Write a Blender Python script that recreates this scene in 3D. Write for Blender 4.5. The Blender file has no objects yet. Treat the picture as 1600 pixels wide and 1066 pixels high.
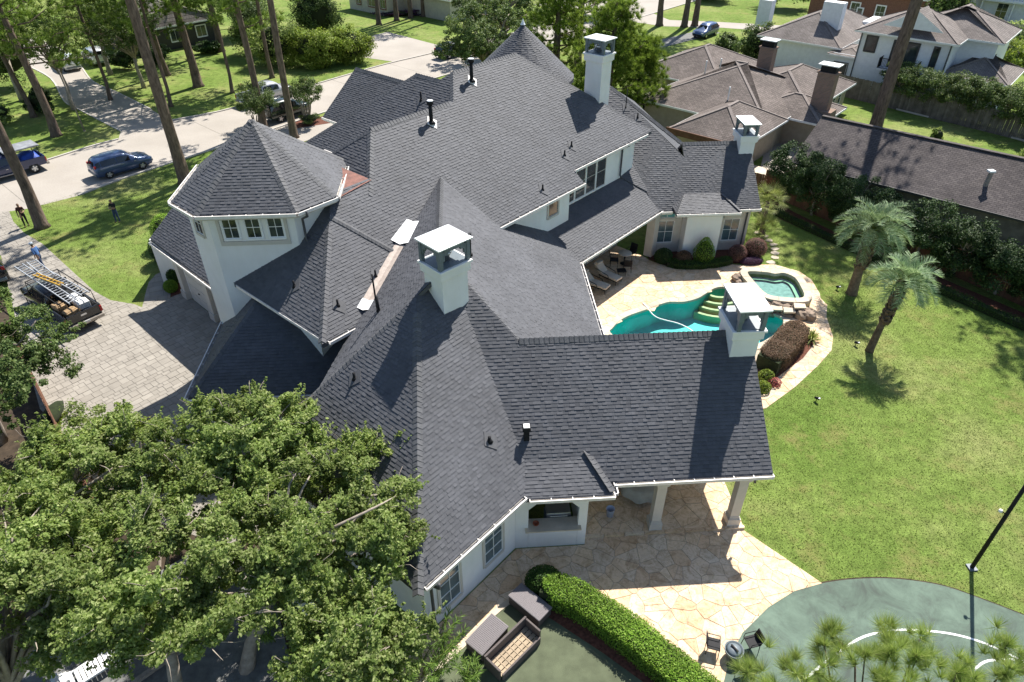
import bpy, math, random
import numpy as np
from mathutils import Vector, Matrix
from mathutils.geometry import tessellate_polygon
random.seed(11); rng = np.random.default_rng(11)
R = math.radians
SC = bpy.context.scene; COL = SC.collection

# ------------------------------------------------------------------ camera, sky, sun, exposure
cd = bpy.data.cameras.new('camera'); cam = bpy.data.objects.new('camera', cd); COL.objects.link(cam)
cam.location = (0, 0, 22); cam.rotation_euler = (R(53.5), 0, R(-4)); cd.lens = 24.0; cd.sensor_width = 36
cd.clip_start = .1; cd.clip_end = 3000; SC.camera = cam
SUN_AZ, SUN_EL = 32., 52.
wd = bpy.data.worlds.new('World'); SC.world = wd; wd.use_nodes = True
wn = wd.node_tree; bg = wn.nodes['Background']
sk = wn.nodes.new('ShaderNodeTexSky'); sk.sky_type = 'NISHITA'; sk.sun_disc = False
sk.sun_elevation = R(SUN_EL); sk.sun_rotation = R(SUN_AZ); sk.air_density = 1.0; sk.dust_density = .6; sk.ozone_density = 1.0
wn.links.new(sk.outputs[0], bg.inputs[0]); bg.inputs[1].default_value = .085
sd = bpy.data.lights.new('sun', 'SUN'); sun = bpy.data.objects.new('sun', sd); COL.objects.link(sun)
sd.energy = 5.0; sd.angle = R(.53); sd.color = (1, .955, .88)
sv = Vector((math.sin(R(SUN_AZ)) * math.cos(R(SUN_EL)), math.cos(R(SUN_AZ)) * math.cos(R(SUN_EL)), math.sin(R(SUN_EL))))
sun.rotation_euler = sv.to_track_quat('Z', 'Y').to_euler(); sun.location = (20, 20, 60)
SC.view_settings.view_transform = 'Standard'; SC.view_settings.look = 'None'
SC.view_settings.exposure = .92; SC.view_settings.gamma = 1
try:
    SC.cycles.max_bounces = 8; SC.cycles.transparent_max_bounces = 6; SC.cycles.caustics_reflective = False; SC.cycles.caustics_refractive = False
except Exception: pass

# ------------------------------------------------------------------ materials
def srgb(h):
    h = h.lstrip('#'); c = [int(h[i:i + 2], 16) / 255 for i in (0, 2, 4)]
    return tuple(x / 12.92 if x <= .04045 else ((x + .055) / 1.055) ** 2.4 for x in c)
class NT:
    def __init__(s, name):
        s.m = bpy.data.materials.new(name); s.m.use_nodes = True; s.t = s.m.node_tree; s.n = s.t.nodes
        s.b = s.n['Principled BSDF']; s.out = s.n['Material Output']
    def add(s, typ, **kw):
        n = s.n.new('ShaderNode' + typ)
        for k, v in kw.items():
            if isinstance(k, str) and hasattr(n, k): setattr(n, k, v)
        return n
    def link(s, a, b): s.t.links.new(a, b)
    def pos(s): return s.add('NewGeometry').outputs['Position']
    def noise(s, scale, detail=4, rough=.55, vec=None, dist=0):
        n = s.add('TexNoise'); n.inputs['Scale'].default_value = scale; n.inputs['Detail'].default_value = detail
        n.inputs['Roughness'].default_value = rough; n.inputs['Distortion'].default_value = dist
        s.link(vec or s.pos(), n.inputs['Vector']); return n.outputs['Fac']
    def ramp(s, fac, stops):
        r = s.add('ValToRGB'); e = r.color_ramp.elements
        while len(e) < len(stops): e.new(.5)
        for i, (p, c) in enumerate(stops):
            e[i].position = p; e[i].color = (*(c if not isinstance(c, (int, float)) else (c, c, c)), 1)
        s.link(fac, r.inputs[0]); return r.outputs[0]
    def mix(s, a, b, fac, mode='MIX'):
        n = s.add('Mix', data_type='RGBA', blend_type=mode)
        for v, i in ((a, 6), (b, 7), (fac, 0)):
            if hasattr(v, 'is_linked'): s.link(v, n.inputs[i])
            else: n.inputs[i].default_value = v if i == 0 else (*v, 1)
        return n.outputs[2]
    def math(s, op, a, b=0.):
        n = s.add('Math', operation=op)
        for v, i in ((a, 0), (b, 1)):
            if hasattr(v, 'is_linked'): s.link(v, n.inputs[i])
            else: n.inputs[i].default_value = v
        return n.outputs[0]
    def rand(s):
        a = s.add('NewGeometry').outputs['Random Per Island']; b = s.add('ObjectInfo').outputs['Random']
        return s.math('FRACT', s.math('ADD', a, b))
    def bump(s, h, strength=.4, dist=.02):
        n = s.add('Bump'); n.inputs['Strength'].default_value = strength; n.inputs['Distance'].default_value = dist
        s.link(h, n.inputs['Height']); s.link(n.outputs[0], s.b.inputs['Normal'])
    def col(s, c):
        if hasattr(c, 'is_linked'): s.link(c, s.b.inputs['Base Color'])
        else: s.b.inputs['Base Color'].default_value = (*c, 1)
    def set(s, rough=.6, metal=0, spec=.5, **kw):
        s.b.inputs['Roughness'].default_value = rough; s.b.inputs['Metallic'].default_value = metal
        s.b.inputs['Specular IOR Level'].default_value = spec
        for k, v in kw.items(): s.b.inputs[k.replace('_', ' ')].default_value = v
        return s.m
def sc(c, f): return tuple(min(1, x * f) for x in c)
def simple(name, c, rough=.6, metal=0, var=.18, scale=3., bump=0, bscale=40, spec=.4, isl=0, **kw):
    t = NT(name); f = t.noise(scale, 5)
    k = t.ramp(f, [(.3, sc(c, 1 - var)), (.7, sc(c, 1 + var))])
    if isl: k = t.mix(k, t.ramp(t.rand(), [(0, 1 - isl), (1, 1.)]), 1., 'MULTIPLY')
    t.col(k)
    if bump: t.bump(t.noise(bscale, 4), bump, .02)
    return t.set(rough, metal, spec, **kw)
def leafmat(name, c1, c2, c3=None, trans=.35, rough=.5, patch=.35):
    t = NT(name); k = t.ramp(t.rand(), [(0, c1), (.6, c2), (1, c3 or c2)])
    k = t.mix(k, t.ramp(t.noise(patch, 3), [(.35, .72), (.65, 1.15)]), 1., 'MULTIPLY')
    t.col(k); t.set(max(rough, .55), 0, .16)
    tr = t.add('BsdfTranslucent'); t.link(t.mix(k, (1.0, 1.0, .35), .35, 'MULTIPLY'), tr.inputs[0])
    mx = t.add('MixShader'); mx.inputs[0].default_value = trans
    t.link(t.b.outputs[0], mx.inputs[1]); t.link(tr.outputs[0], mx.inputs[2]); t.link(mx.outputs[0], t.out.inputs[0])
    return t.m
M = {}
def mk_materials():
    # asphalt shingles: per-tab shade from the island, granule noise
    t = NT('asphalt_shingle'); base = (.094, .096, .106)
    k = t.ramp(t.rand(), [(0, sc(base, .86)), (.3, sc(base, .97)), (.8, sc(base, 1.03)), (1, sc(base, 1.1))])
    k = t.mix(k, t.ramp(t.noise(.45, 5, .65), [(.3, .84), (.7, 1.12)]), 1., 'MULTIPLY'); k = t.mix(k, t.ramp(t.noise(2.2, 6, .75), [(.32, .88), (.62, 1.04)]), 1., 'MULTIPLY')
    k = t.mix(k, t.ramp(t.noise(70, 2), [(.25, .75), (.75, 1.22)]), 1., 'MULTIPLY')
    t.col(k); t.bump(t.noise(160, 2), .25, .01); M['shingle'] = t.set(.66, 0, .24)
    t = NT('brown_shingle')
    p = t.add('Mapping'); t.link(t.pos(), p.inputs[0]); p.inputs['Rotation'].default_value = (0, 0, R(45))
    br = t.add('TexBrick'); br.inputs['Scale'].default_value = 1.; br.inputs['Brick Width'].default_value = .33; br.inputs['Row Height'].default_value = .15
    br.inputs['Mortar Size'].default_value = .012; br.inputs['Color1'].default_value = (.21, .165, .14, 1); br.inputs['Color2'].default_value = (.145, .115, .1, 1); br.inputs['Mortar'].default_value = (.07, .06, .055, 1)
    t.link(p.outputs[0], br.inputs[0])
    k = t.mix(br.outputs[0], t.ramp(t.noise(.5, 5), [(.3, .75), (.7, 1.15)]), 1., 'MULTIPLY')
    k = t.mix(k, t.ramp(t.noise(30, 2), [(.3, .8), (.7, 1.2)]), 1., 'MULTIPLY'); t.col(k); t.bump(br.outputs[1], .5, .02); M['brownroof'] = t.set(.95, 0, .2)
    M['darkbrown'] = simple('weathered_dark_shingle', (.085, .072, .068), .95, var=.3, scale=2.5, bump=.6, bscale=14, isl=.35)
    M['cap'] = simple('ridge_cap_shingle', (.112, .113, .12), .65, var=.12, scale=6, isl=.25, spec=.3, bump=.3, bscale=120)
    t = NT('white_stucco'); k = t.ramp(t.noise(.8, 6), [(.3, (.78, .77, .745)), (.7, (.86, .85, .83))]); mp = t.add('Mapping'); t.link(t.pos(), mp.inputs[0]); mp.inputs['Scale'].default_value = (1.2, 1.2, .3); k = t.mix(k, t.ramp(t.noise(1.6, 6, .7, mp.outputs[0]), [(.30, (.86, .85, .82)), (.6, (1, 1, 1))]), .4, 'MULTIPLY'); t.col(k); t.bump(t.noise(60, 3), .3, .012); M['stucco'] = t.set(.9, 0, .2)
    M['greige'] = simple('beige_trim_paint', (.56, .52, .46), .7, var=.06)
    M['white'] = simple('white_paint', (.80, .80, .79), .5, var=.05)
    M['siding'] = simple('white_siding_paint', (.74, .76, .79), .6, var=.06)
    M['gutter'] = simple('ivory_gutter_metal', (.74, .70, .66), .45, var=.12, scale=5)
    M['gutterin'] = simple('grey_gutter_trough', (.30, .30, .31), .6, var=.25, scale=4)
    M['downpipe'] = simple('dark_bronze_metal', (.07, .07, .075), .45, var=.1)
    M['slate'] = simple('grey_painted_steel', (.13, .16, .18), .45, var=.15, spec=.5)
    M['zinc'] = simple('pale_steel_sheet', (.78, .80, .80), .35, var=.05, metal=.15)
    M['copper'] = simple('copper_sheet', (.17, .07, .05), .55, metal=.15, var=.35, scale=4)
    M['tan'] = simple('tan_flashing', (.42, .35, .30), .6, var=.18, scale=6)
    M['black'] = simple('black_metal', (.013, .013, .015), .65, var=.2, spec=.2)
    M['rubber'] = simple('tyre_rubber', (.018, .018, .018), .85, var=.2)
    M['chrome'] = simple('bright_alloy', (.62, .63, .65), .3, metal=.85, var=.05)
    t = NT('window_glass'); t.col(t.ramp(t.noise(.7, 3), [(.35, (.012, .017, .02)), (.65, (.05, .065, .07))])); M['glass'] = t.set(.06, 0, .8)
    t = NT('curtained_glass'); t.col(t.ramp(t.noise(2, 3), [(.35, (.05, .085, .1)), (.65, (.11, .16, .18))])); M['glasscurtain'] = t.set(.1, 0, .8)
    # ground
    t = NT('lawn_grass'); a = t.ramp(t.noise(.16, 5, .6), [(.3, (.115, .183, .034)), (.5, (.168, .233, .054)), (.7, (.25, .272, .098))])
    b = t.ramp(t.noise(1.9, 6, .7), [(.3, .62), (.5, .95), (.72, 1.3)]); k = t.mix(a, b, 1., 'MULTIPLY')
    k = t.mix(k, t.ramp(t.noise(14, 3, .7), [(.3, .55), (.7, 1.35)]), 1., 'MULTIPLY')
    k = t.mix(k, (.26, .22, .09), t.ramp(t.noise(.45, 6, .75), [(.52, 0.), (.72, .7)]))
    t.col(k); t.bump(t.noise(22, 4, .8), 1., .05); M['grass'] = t.set(1., 0, .1)
    M['blade'] = leafmat('grass_blade', (.135, .20, .042), (.20, .262, .068), (.29, .31, .12), .4, .6, .22)
    t = NT('street_concrete'); k = t.ramp(t.noise(.25, 6, .6), [(.3, (.32, .288, .252)), (.7, (.385, .35, .308))]); k = t.mix(k, t.ramp(t.noise(9, 4), [(.3, .9), (.7, 1.06)]), 1., 'MULTIPLY')
    t.col(k); t.bump(t.noise(60, 3), .2, .01); M['street'] = t.set(.9, 0, .25)
    M['curb'] = simple('curb_concrete', (.46, .43, .39), .9, var=.15, scale=2)
    M['asphalt'] = simple('grey_gravel_ground', (.16, .16, .155), .95, var=.3, scale=3, bump=.5)
    t = NT('stamped_concrete'); k = t.ramp(t.rand(), [(0, (.262, .238, .205)), (.5, (.285, .26, .225)), (1, (.31, .283, .245))]); k = t.mix(k, t.ramp(t.noise(1.2, 6, .65), [(.3, .84), (.7, 1.1)]), 1., 'MULTIPLY')
    t.col(k); t.bump(t.noise(35, 4), .4, .01); M['paver'] = t.set(.88, 0, .3)
    M['joint'] = simple('paver_joint', (.195, .178, .155), .95, var=.2)
    t = NT('flagstone'); k = t.ramp(t.rand(), [(0, (.60, .44, .29)), (.22, (.68, .53, .37)), (.42, (.64, .53, .41)), (.6, (.71, .56, .39)), (.8, (.63, .465, .31)), (1, (.69, .59, .46))])
    w = t.noise(1.6, 7, .72, dist=1.5); k = t.mix(k, t.ramp(w, [(.26, (.55, .45, .37)), (.42, (.84, .76, .66)), (.55, (1.05, 1, .95)), (.66, (1.1, 1.04, .92)), (.78, (.62, .63, .66))]), 1., 'MULTIPLY')
    k = t.mix(k, t.ramp(t.noise(5, 6, .75, dist=2.5), [(.36, (.50, .38, .29)), (.47, (1, 1, 1))]), .6, 'MULTIPLY')
    t.col(k); t.bump(t.noise(9, 6, .7), .5, .02); M['flag'] = t.set(.75, 0, .35)
    M['mortar'] = simple('flagstone_mortar', (.45, .37, .285), .95, var=.25, scale=4)
    M['coping'] = simple('pale_stone_coping', (.55, .47, .36), .8, var=.18, scale=1.5, isl=.2, bump=.3)
    t = NT('court_paint'); a = t.noise(.9, 7, .75, dist=1.2); k = t.ramp(a, [(.34, (.078, .102, .082)), (.5, (.108, .155, .118)), (.64, (.13, .185, .14))])
    k = t.mix(k, t.ramp(t.noise(.35, 6, .7), [(.42, .62), (.58, 1.)]), .7, 'MULTIPLY'); t.col(k); M['court'] = t.set(.8, 0, .3)
    M['turf'] = simple('putting_turf', (.095, .11, .065), 1., var=.25, scale=1.5, bump=.5, bscale=60)
    M['mulch'] = simple('red_mulch', (.12, .045, .028), 1., var=.5, scale=9, bump=1, bscale=30)
    M['soil'] = simple('dark_soil', (.05, .035, .022), 1., var=.4, scale=3, bump=.6)
    M['pooltile'] = simple('pool_plaster', (.05, .52, .49), .6, var=.2, scale=.7)
    M['poolstep'] = simple('pool_step_stone', (.50, .42, .20), .6, var=.15)
    t = NT('pool_water'); t.set(.03, 0, .5, IOR=1.33, Transmission_Weight=1.); t.col((.80, .97, .97))
    t.bump(t.noise(3.2, 3, .5, dist=.6), .12, .05); M['water'] = t.m
    M['rock'] = simple('brown_boulder', (.24, .18, .135), .9, var=.45, scale=2.5, bump=1, bscale=7)
    # wood, bark
    t = NT('pine_bark'); p = t.add('Mapping'); t.link(t.pos(), p.inputs[0]); p.inputs['Scale'].default_value = (1, 1, .25)
    f = t.noise(7, 6, .7, p.outputs[0]); t.col(t.ramp(f, [(.3, (.06, .045, .037)), (.55, (.16, .12, .095)), (.75, (.24, .185, .15))])); t.bump(f, 1., .06); M['bark'] = t.set(1., 0, .1)
    M['greybark'] = simple('grey_bark', (.30, .255, .21), .95, var=.3, scale=5, bump=.6, bscale=18)
    M['palmbark'] = simple('palm_boot_bark', (.17, .125, .085), 1., var=.4, scale=6, bump=1, bscale=10, isl=.4)
    M['fence'] = simple('cedar_board', (.155, .075, .045), .9, var=.3, scale=2, isl=.35, bump=.3, bscale=25)
    M['greyfence'] = simple('weathered_board', (.17, .15, .13), .95, var=.3, scale=2, isl=.35, bump=.3, bscale=25)
    t = NT('brick'); p = t.add('Mapping'); t.link(t.pos(), p.inputs[0]); p.inputs['Rotation'].default_value = (R(90), 0, R(45))
    br = t.add('TexBrick'); br.inputs['Scale'].default_value = 1; br.inputs['Brick Width'].default_value = .3; br.inputs['Row Height'].default_value = .1; br.inputs['Mortar Size'].default_value = .012
    br.inputs['Color1'].default_value = (.30, .19, .14, 1); br.inputs['Color2'].default_value = (.22, .15, .115, 1); br.inputs['Mortar'].default_value = (.21, .19, .165, 1); t.link(p.outputs[0], br.inputs[0]); t.col(br.outputs[0]); M['brick'] = t.set(.95, 0, .2)
    # leaves
    M['elm'] = leafmat('elm_leaf', (.17, .25, .065), (.30, .39, .115), (.50, .55, .25), .55, patch=.6)
    M['oak'] = leafmat('oak_leaf', (.065, .115, .032), (.125, .185, .055), (.23, .28, .11), .35)
    M['holly'] = leafmat('holly_leaf', (.022, .048, .014), (.042, .082, .023), (.10, .15, .045), .2, .5)
    M['hedge'] = leafmat('hedge_leaf', (.11, .215, .022), (.21, .36, .04), (.35, .50, .09), .4, .5, .8)
    M['dkhedge'] = leafmat('boxwood_leaf', (.025, .06, .012), (.05, .105, .018), (.085, .15, .03), .25, .45)
    M['bright'] = leafmat('young_leaf', (.14, .21, .03), (.24, .32, .05), (.36, .41, .10), .42)
    M['redhedge'] = leafmat('burgundy_leaf', (.11, .065, .042), (.18, .11, .07), (.26, .17, .10), .22)
    M['purple'] = leafmat('purple_leaf', (.06, .025, .06), (.11, .055, .11), (.17, .10, .17), .2)
    M['pinkleaf'] = leafmat('loropetalum_leaf', (.10, .05, .045), (.2, .10, .09), (.30, .17, .14), .2)
    M['pine'] = leafmat('pine_needle', (.06, .115, .018), (.13, .21, .032), (.25, .33, .07), .38)
    M['brightpine'] = leafmat('bright_pine_needle', (.09, .15, .02), (.19, .28, .04), (.34, .42, .09), .42)
    M['nearpine'] = leafmat('young_pine_needle', (.18, .26, .06), (.32, .42, .11), (.50, .54, .22), .45)
    M['palm'] = leafmat('pindo_frond', (.15, .235, .11), (.27, .37, .20), (.46, .55, .37), .32, .5)
    M['fanpalm'] = leafmat('fan_palm_frond', (.14, .18, .04), (.26, .30, .08), (.38, .40, .15), .35)
    M['bamboo'] = leafmat('bamboo_leaf', (.09, .17, .03), (.17, .28, .055), (.27, .38, .10), .4)
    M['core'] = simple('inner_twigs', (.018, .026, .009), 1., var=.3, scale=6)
    M['flower'] = leafmat('pink_flower', (.35, .06, .07), (.5, .16, .14), (.6, .3, .28), .3)
mk_materials()

# ------------------------------------------------------------------ mesh helpers
def link(o, parent=None):
    COL.objects.link(o)
    if parent is not None: o.parent = parent
    return o
def tag(o, label=None, cat=None, group=None, kind=None):
    for k, v in (('label', label), ('category', cat), ('group', group), ('kind', kind)):
        if v: o[k] = v
    return o
def thing(name, label, cat, loc=(0, 0, 0), rz=0, group=None):
    o = bpy.data.objects.new(name, None); link(o); o.location = loc; o.rotation_euler = (0, 0, rz); o.empty_display_size = .2
    return tag(o, label, cat, group)
def raw(name, v, f, mat, parent=None, smooth=False):
    me = bpy.data.meshes.new(name); me.from_pydata([tuple(p) for p in v], [], f); me.update()
    me.materials.append(M[mat] if isinstance(mat, str) else mat)
    if smooth: me.polygons.foreach_set('use_smooth', [True] * len(me.polygons))
    return link(bpy.data.objects.new(name, me), parent)
def quads(name, V, mat, parent=None, n=4):
    """V: (N,n,3) array of separate polygons -> one mesh, fast"""
    V = np.asarray(V, np.float32); N = len(V); me = bpy.data.meshes.new(name)
    me.vertices.add(N * n); me.vertices.foreach_set('co', V.reshape(-1))
    me.loops.add(N * n); me.loops.foreach_set('vertex_index', np.arange(N * n, dtype=np.int32))
    me.polygons.add(N); me.polygons.foreach_set('loop_start', np.arange(0, N * n, n, dtype=np.int32))
    try: me.polygons.foreach_set('loop_total', np.full(N, n, np.int32))
    except Exception: pass
    me.update(calc_edges=True); me.materials.append(M[mat] if isinstance(mat, str) else mat)
    return link(bpy.data.objects.new(name, me), parent)
class MB:
    def __init__(s): s.v = []; s.f = []
    def poly(s, pts):
        n = len(s.v); s.v += [tuple(p) for p in pts]; s.f.append(tuple(range(n, n + len(pts)))); return s
    def hexa(s, b, t):
        """b,t: 4 bottom + 4 top points"""
        n = len(s.v); s.v += [tuple(p) for p in b] + [tuple(p) for p in t]
        s.f += [(n + 3, n + 2, n + 1, n), (n + 4, n + 5, n + 6, n + 7)] + [(n + i, n + (i + 1) % 4, n + 4 + (i + 1) % 4, n + 4 + i) for i in range(4)]; return s
    def box(s, c, d, rz=0, top=1.):
        x, y, z = (q / 2 for q in d); ca, sa = math.cos(rz), math.sin(rz)
        def p(a, b, e, k=1.): return (c[0] + (a * ca - b * sa) * k, c[1] + (a * sa + b * ca) * k, c[2] + e)
        return s.hexa([p(-x, -y, -z), p(x, -y, -z), p(x, y, -z), p(-x, y, -z)], [p(-x, -y, z, top), p(x, -y, z, top), p(x, y, z, top), p(-x, y, z, top)])
    def beam(s, a, b, w, h, up=(0, 0, 1)):
        a, b = Vector(a), Vector(b); d = (b - a).normalized(); u = Vector(up)
        if abs(d.dot(u)) > .98: u = Vector((0, 1, 0))
        l = d.cross(u).normalized() * (w / 2); q = l.cross(d).normalized() * (h / 2)
        return s.hexa([a - l - q, a + l - q, a + l + q, a - l + q], [b - l - q, b + l - q, b + l + q, b - l + q])
    def tube(s, pts, r, n=8, cap=True):
        pts = [Vector(p) for p in pts]; rs = r if isinstance(r, (list, tuple)) else [r] * len(pts); st = len(s.v)
        ref = Vector((0, 0, 1))
        for i, p in enumerate(pts):
            d = (pts[min(i + 1, len(pts) - 1)] - pts[max(i - 1, 0)])
            d = d.normalized() if d.length > 1e-9 else Vector((0, 0, 1))
            if abs(d.dot(ref)) > .95: ref = Vector((1, 0, 0)) if abs(d.x) < .9 else Vector((0, 1, 0))
            u = d.cross(ref).normalized(); w = u.cross(d)
            for k in range(n):
                a = 2 * math.pi * k / n; s.v.append(tuple(p + (u * math.cos(a) + w * math.sin(a)) * rs[i]))
        for i in range(len(pts) - 1):
            for k in range(n):
                a = st + i * n + k; b = st + i * n + (k + 1) % n; s.f.append((a, b, b + n, a + n))
        if cap: s.f += [tuple(st + k for k in range(n))[::-1], tuple(st + (len(pts) - 1) * n + k for k in range(n))]
        return s
    def lathe(s, prof, c=(0, 0, 0), n=16, cap=True):
        st = len(s.v)
        for r, z in prof:
            for k in range(n): a = 2 * math.pi * k / n; s.v.append((c[0] + r * math.cos(a), c[1] + r * math.sin(a), c[2] + z))
        for i in range(len(prof) - 1):
            for k in range(n): a = st + i * n + k; b = st + i * n + (k + 1) % n; s.f.append((a, b, b + n, a + n))
        if cap: s.f += [tuple(st + k for k in range(n))[::-1], tuple(st + (len(prof) - 1) * n + k for k in range(n))]
        return s
    def prism(s, xy, z0, z1, inset=0.):
        n = len(s.v); m = len(xy); cx = sum(p[0] for p in xy) / m; cy = sum(p[1] for p in xy) / m
        if sum(xy[i][0] * xy[(i + 1) % m][1] - xy[(i + 1) % m][0] * xy[i][1] for i in range(m)) < 0: xy = xy[::-1]
        zz = z1 if callable(z1) else (lambda x, y: z1)
        s.v += [(x, y, z0) for x, y in xy] + [(x + (cx - x) * inset, y + (cy - y) * inset, zz(x, y)) for x, y in xy]
        s.f += [tuple(range(n + m, n + 2 * m))] + [(n + i, n + (i + 1) % m, n + m + (i + 1) % m, n + m + i) for i in range(m)]
        return s
    def build(s, name, mat, parent=None, smooth=False, bevel=0):
        o = raw(name, s.v, s.f, mat, parent, smooth)
        if bevel:
            b = o.modifiers.new('bevel', 'BEVEL'); b.width = bevel; b.segments = 2; b.limit_method = 'ANGLE'
        return o
def sheet(name, xy, z, mat, holes=(), kind='structure', parent=None):
    loops = [[Vector((x, y, 0)) for x, y in xy]] + [[Vector((x, y, 0)) for x, y in h] for h in holes]
    tri = tessellate_polygon(loops); pts = [p for l in loops for p in l]
    f = []
    for a, b, c in tri:
        n = (pts[b] - pts[a]).cross(pts[c] - pts[a]); f.append((a, b, c) if n.z > 0 else (a, c, b))
    o = raw(name, [(p.x, p.y, z) for p in pts], f, mat, parent)
    if parent is None: tag(o, kind=kind)
    return o
def clip_half(poly, a, b, c):
    """keep a*x+b*y+c >= 0"""
    out = []; n = len(poly)
    for i in range(n):
        p, q = poly[i], poly[(i + 1) % n]; dp = a * p[0] + b * p[1] + c; dq = a * q[0] + b * q[1] + c
        if dp >= 0: out.append(p)
        if dp * dq < 0: t = dp / (dp - dq); out.append((p[0] + (q[0] - p[0]) * t, p[1] + (q[1] - p[1]) * t))
    return out
def area(p): return .5 * sum(p[i][0] * p[(i + 1) % len(p)][1] - p[(i + 1) % len(p)][0] * p[i][1] for i in range(len(p)))
def ccw(p): return list(p) if area(p) > 0 else list(p)[::-1]
def clip_convex(sub, conv):
    conv = ccw(conv)
    for i in range(len(conv)):
        (x0, y0), (x1, y1) = conv[i], conv[(i + 1) % len(conv)]; a, b = -(y1 - y0), x1 - x0
        sub = clip_half(sub, a, b, -(a * x0 + b * y0))
        if len(sub) < 3: return []
    return sub
def inside(p, poly):
    x, y = p; r = False; n = len(poly); j = n - 1
    for i in range(n):
        xi, yi = poly[i]; xj, yj = poly[j]
        if (yi > y) != (yj > y) and x < (xj - xi) * (y - yi) / (yj - yi) + xi: r = not r
        j = i
    return r
def smooth_loop(pts, n=4):
    out = []; m = len(pts)
    for i in range(m):
        p0, p1, p2, p3 = (np.array(pts[(i + k) % m], float) for k in (-1, 0, 1, 2))
        for j in range(n):
            t = j / n; out.append(tuple(.5 * (2 * p1 + (p2 - p0) * t + (2 * p0 - 5 * p1 + 4 * p2 - p3) * t * t + (3 * p1 - p0 - 3 * p2 + p3) * t ** 3)))
    return out
def smooth_line(pts, n=5):
    out = []; m = len(pts)
    for i in range(m - 1):
        p0, p1, p2, p3 = (np.array(pts[min(max(i + k, 0), m - 1)], float) for k in (-1, 0, 1, 2))
        for j in range(n):
            t = j / n; out.append(tuple(.5 * (2 * p1 + (p2 - p0) * t + (2 * p0 - 5 * p1 + 4 * p2 - p3) * t * t + (3 * p1 - p0 - 3 * p2 + p3) * t ** 3)))
    return out + [tuple(map(float, pts[-1]))]
def offset_loop(pts, d):
    """positive d grows a ccw loop"""
    pts = ccw(pts); out = []; m = len(pts)
    for i in range(m):
        p0, p1, p2 = (np.array(pts[(i + k) % m], float) for k in (-1, 0, 1)); t = p2 - p0; t /= np.hypot(*t) + 1e-9
        out.append((p1[0] + t[1] * d, p1[1] - t[0] * d))
    return out
def copy_tree(o, parent=None):
    c = o.copy(); link(c, parent)
    for ch in list(o.children): copy_tree(ch, c)
    return c
# ------------------------------------------------------------------ the big house: planes in metres, x/y along its wings
K38 = math.tan(R(38))
class Pl:
    def __init__(s, f, pt, k=K38):
        a = R(f); s.f = (math.cos(a), math.sin(a)); s.e = (-math.sin(a), math.cos(a)); s.pt = pt; s.k = k
        s.a = -k * s.f[0]; s.b = -k * s.f[1]; s.c = pt[2] - s.a * pt[0] - s.b * pt[1]; s.cp = 1 / math.sqrt(1 + k * k); s.sp = k * s.cp
    def z(s, x, y): return s.a * x + s.b * y + s.c
    def p(s, x, y, h=0.): return (x + s.f[0] * s.sp * h, y + s.f[1] * s.sp * h, s.z(x, y) + s.cp * h)
    def ab(s, x, y): return (s.e[0] * x + s.e[1] * y, -(s.f[0] * x + s.f[1] * y) / s.cp)
    def xy(s, a, b): return (s.e[0] * a - s.f[0] * b * s.cp, s.e[1] * a - s.f[1] * b * s.cp)
    def p3(s, a, b, h): x, y = s.xy(a, b); return s.p(x, y, h)
def below(poly, p, q, m=0.): return clip_half(poly, q.a - p.a, q.b - p.b, q.c - p.c + m)
def zmin(poly, p, z): return clip_half(poly, p.a, p.b, p.c - z)
def zmax(poly, p, z): return clip_half(poly, -p.a, -p.b, z - p.c)
EX = .14; TABW = (.12, .17, .22, .29)
class Shingles:
    def __init__(s): s.v = []; s.f = []; s.near = []
    def emit(s, pl, pab, r):
        hi = .021 if r else .011; hi *= random.uniform(.85, 1.2)
        bs = [q[1] for q in pab]; b0 = min(bs); n = len(s.v)
        jb = math.floor(b0 / EX + 1e-6) * EX
        for a, b in pab: t = (b - jb) / EX; s.v.append(pl.p3(a, b, hi * (1 - t) + .001 * t))
        s.f.append(tuple(range(n, n + len(pab))))
        m = len(pab)
        for i in range(m):
            if abs(pab[i][1] - jb) < 1e-5 and abs(pab[(i + 1) % m][1] - jb) < 1e-5:
                k = len(s.v); s.v += [pl.p3(*pab[i], -.006), pl.p3(*pab[(i + 1) % m], -.006)]; s.f.append((k, k + 1, n + (i + 1) % m, n + i))
    def face(s, pl, poly, near=None, cull=()):
        pab = ccw([pl.ab(*q) for q in poly]); bs = [q[1] for q in pab]
        for j in range(math.floor(min(bs) / EX), math.floor(max(bs) / EX) + 1):
            b0, b1 = j * EX, (j + 1) * EX
            strip = clip_half(clip_half(pab, 0, 1, -b0), 0, -1, b1)
            if len(strip) < 3: continue
            a0 = min(q[0] for q in strip); a1 = max(q[0] for q in strip); a = a0 - random.random() * .4; r = random.random() < .5
            while a < a1:
                w = random.choice(TABW); r = (not r) if random.random() < .85 else r
                rect = [(a, b0), (a + w, b0), (a + w, b1), (a, b1)]
                x, y = pl.xy(a + w / 2, b0 + EX / 2); z = pl.z(x, y)
                hid = any(c.z(x, y) > z + .12 and inside((x, y), g) for c, g in cull)
                if not hid:
                    q = clip_convex(rect, pab)
                    if len(q) >= 3 and abs(area(q)) > 2e-4:
                        if near is not None and len(q) == 4 and abs(area(q) - w * EX) < 1e-5: s.near.append(((Vector((x, y, z)) - cam.location).length, pl, a, b0, TABW.index(w), r, near))
                        else: s.emit(pl, q, r)
                a += w
SH = Shingles()
house = thing('house', 'large white stucco house with steep dark grey shingled roofs and an eight-sided tower', 'house')
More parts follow.
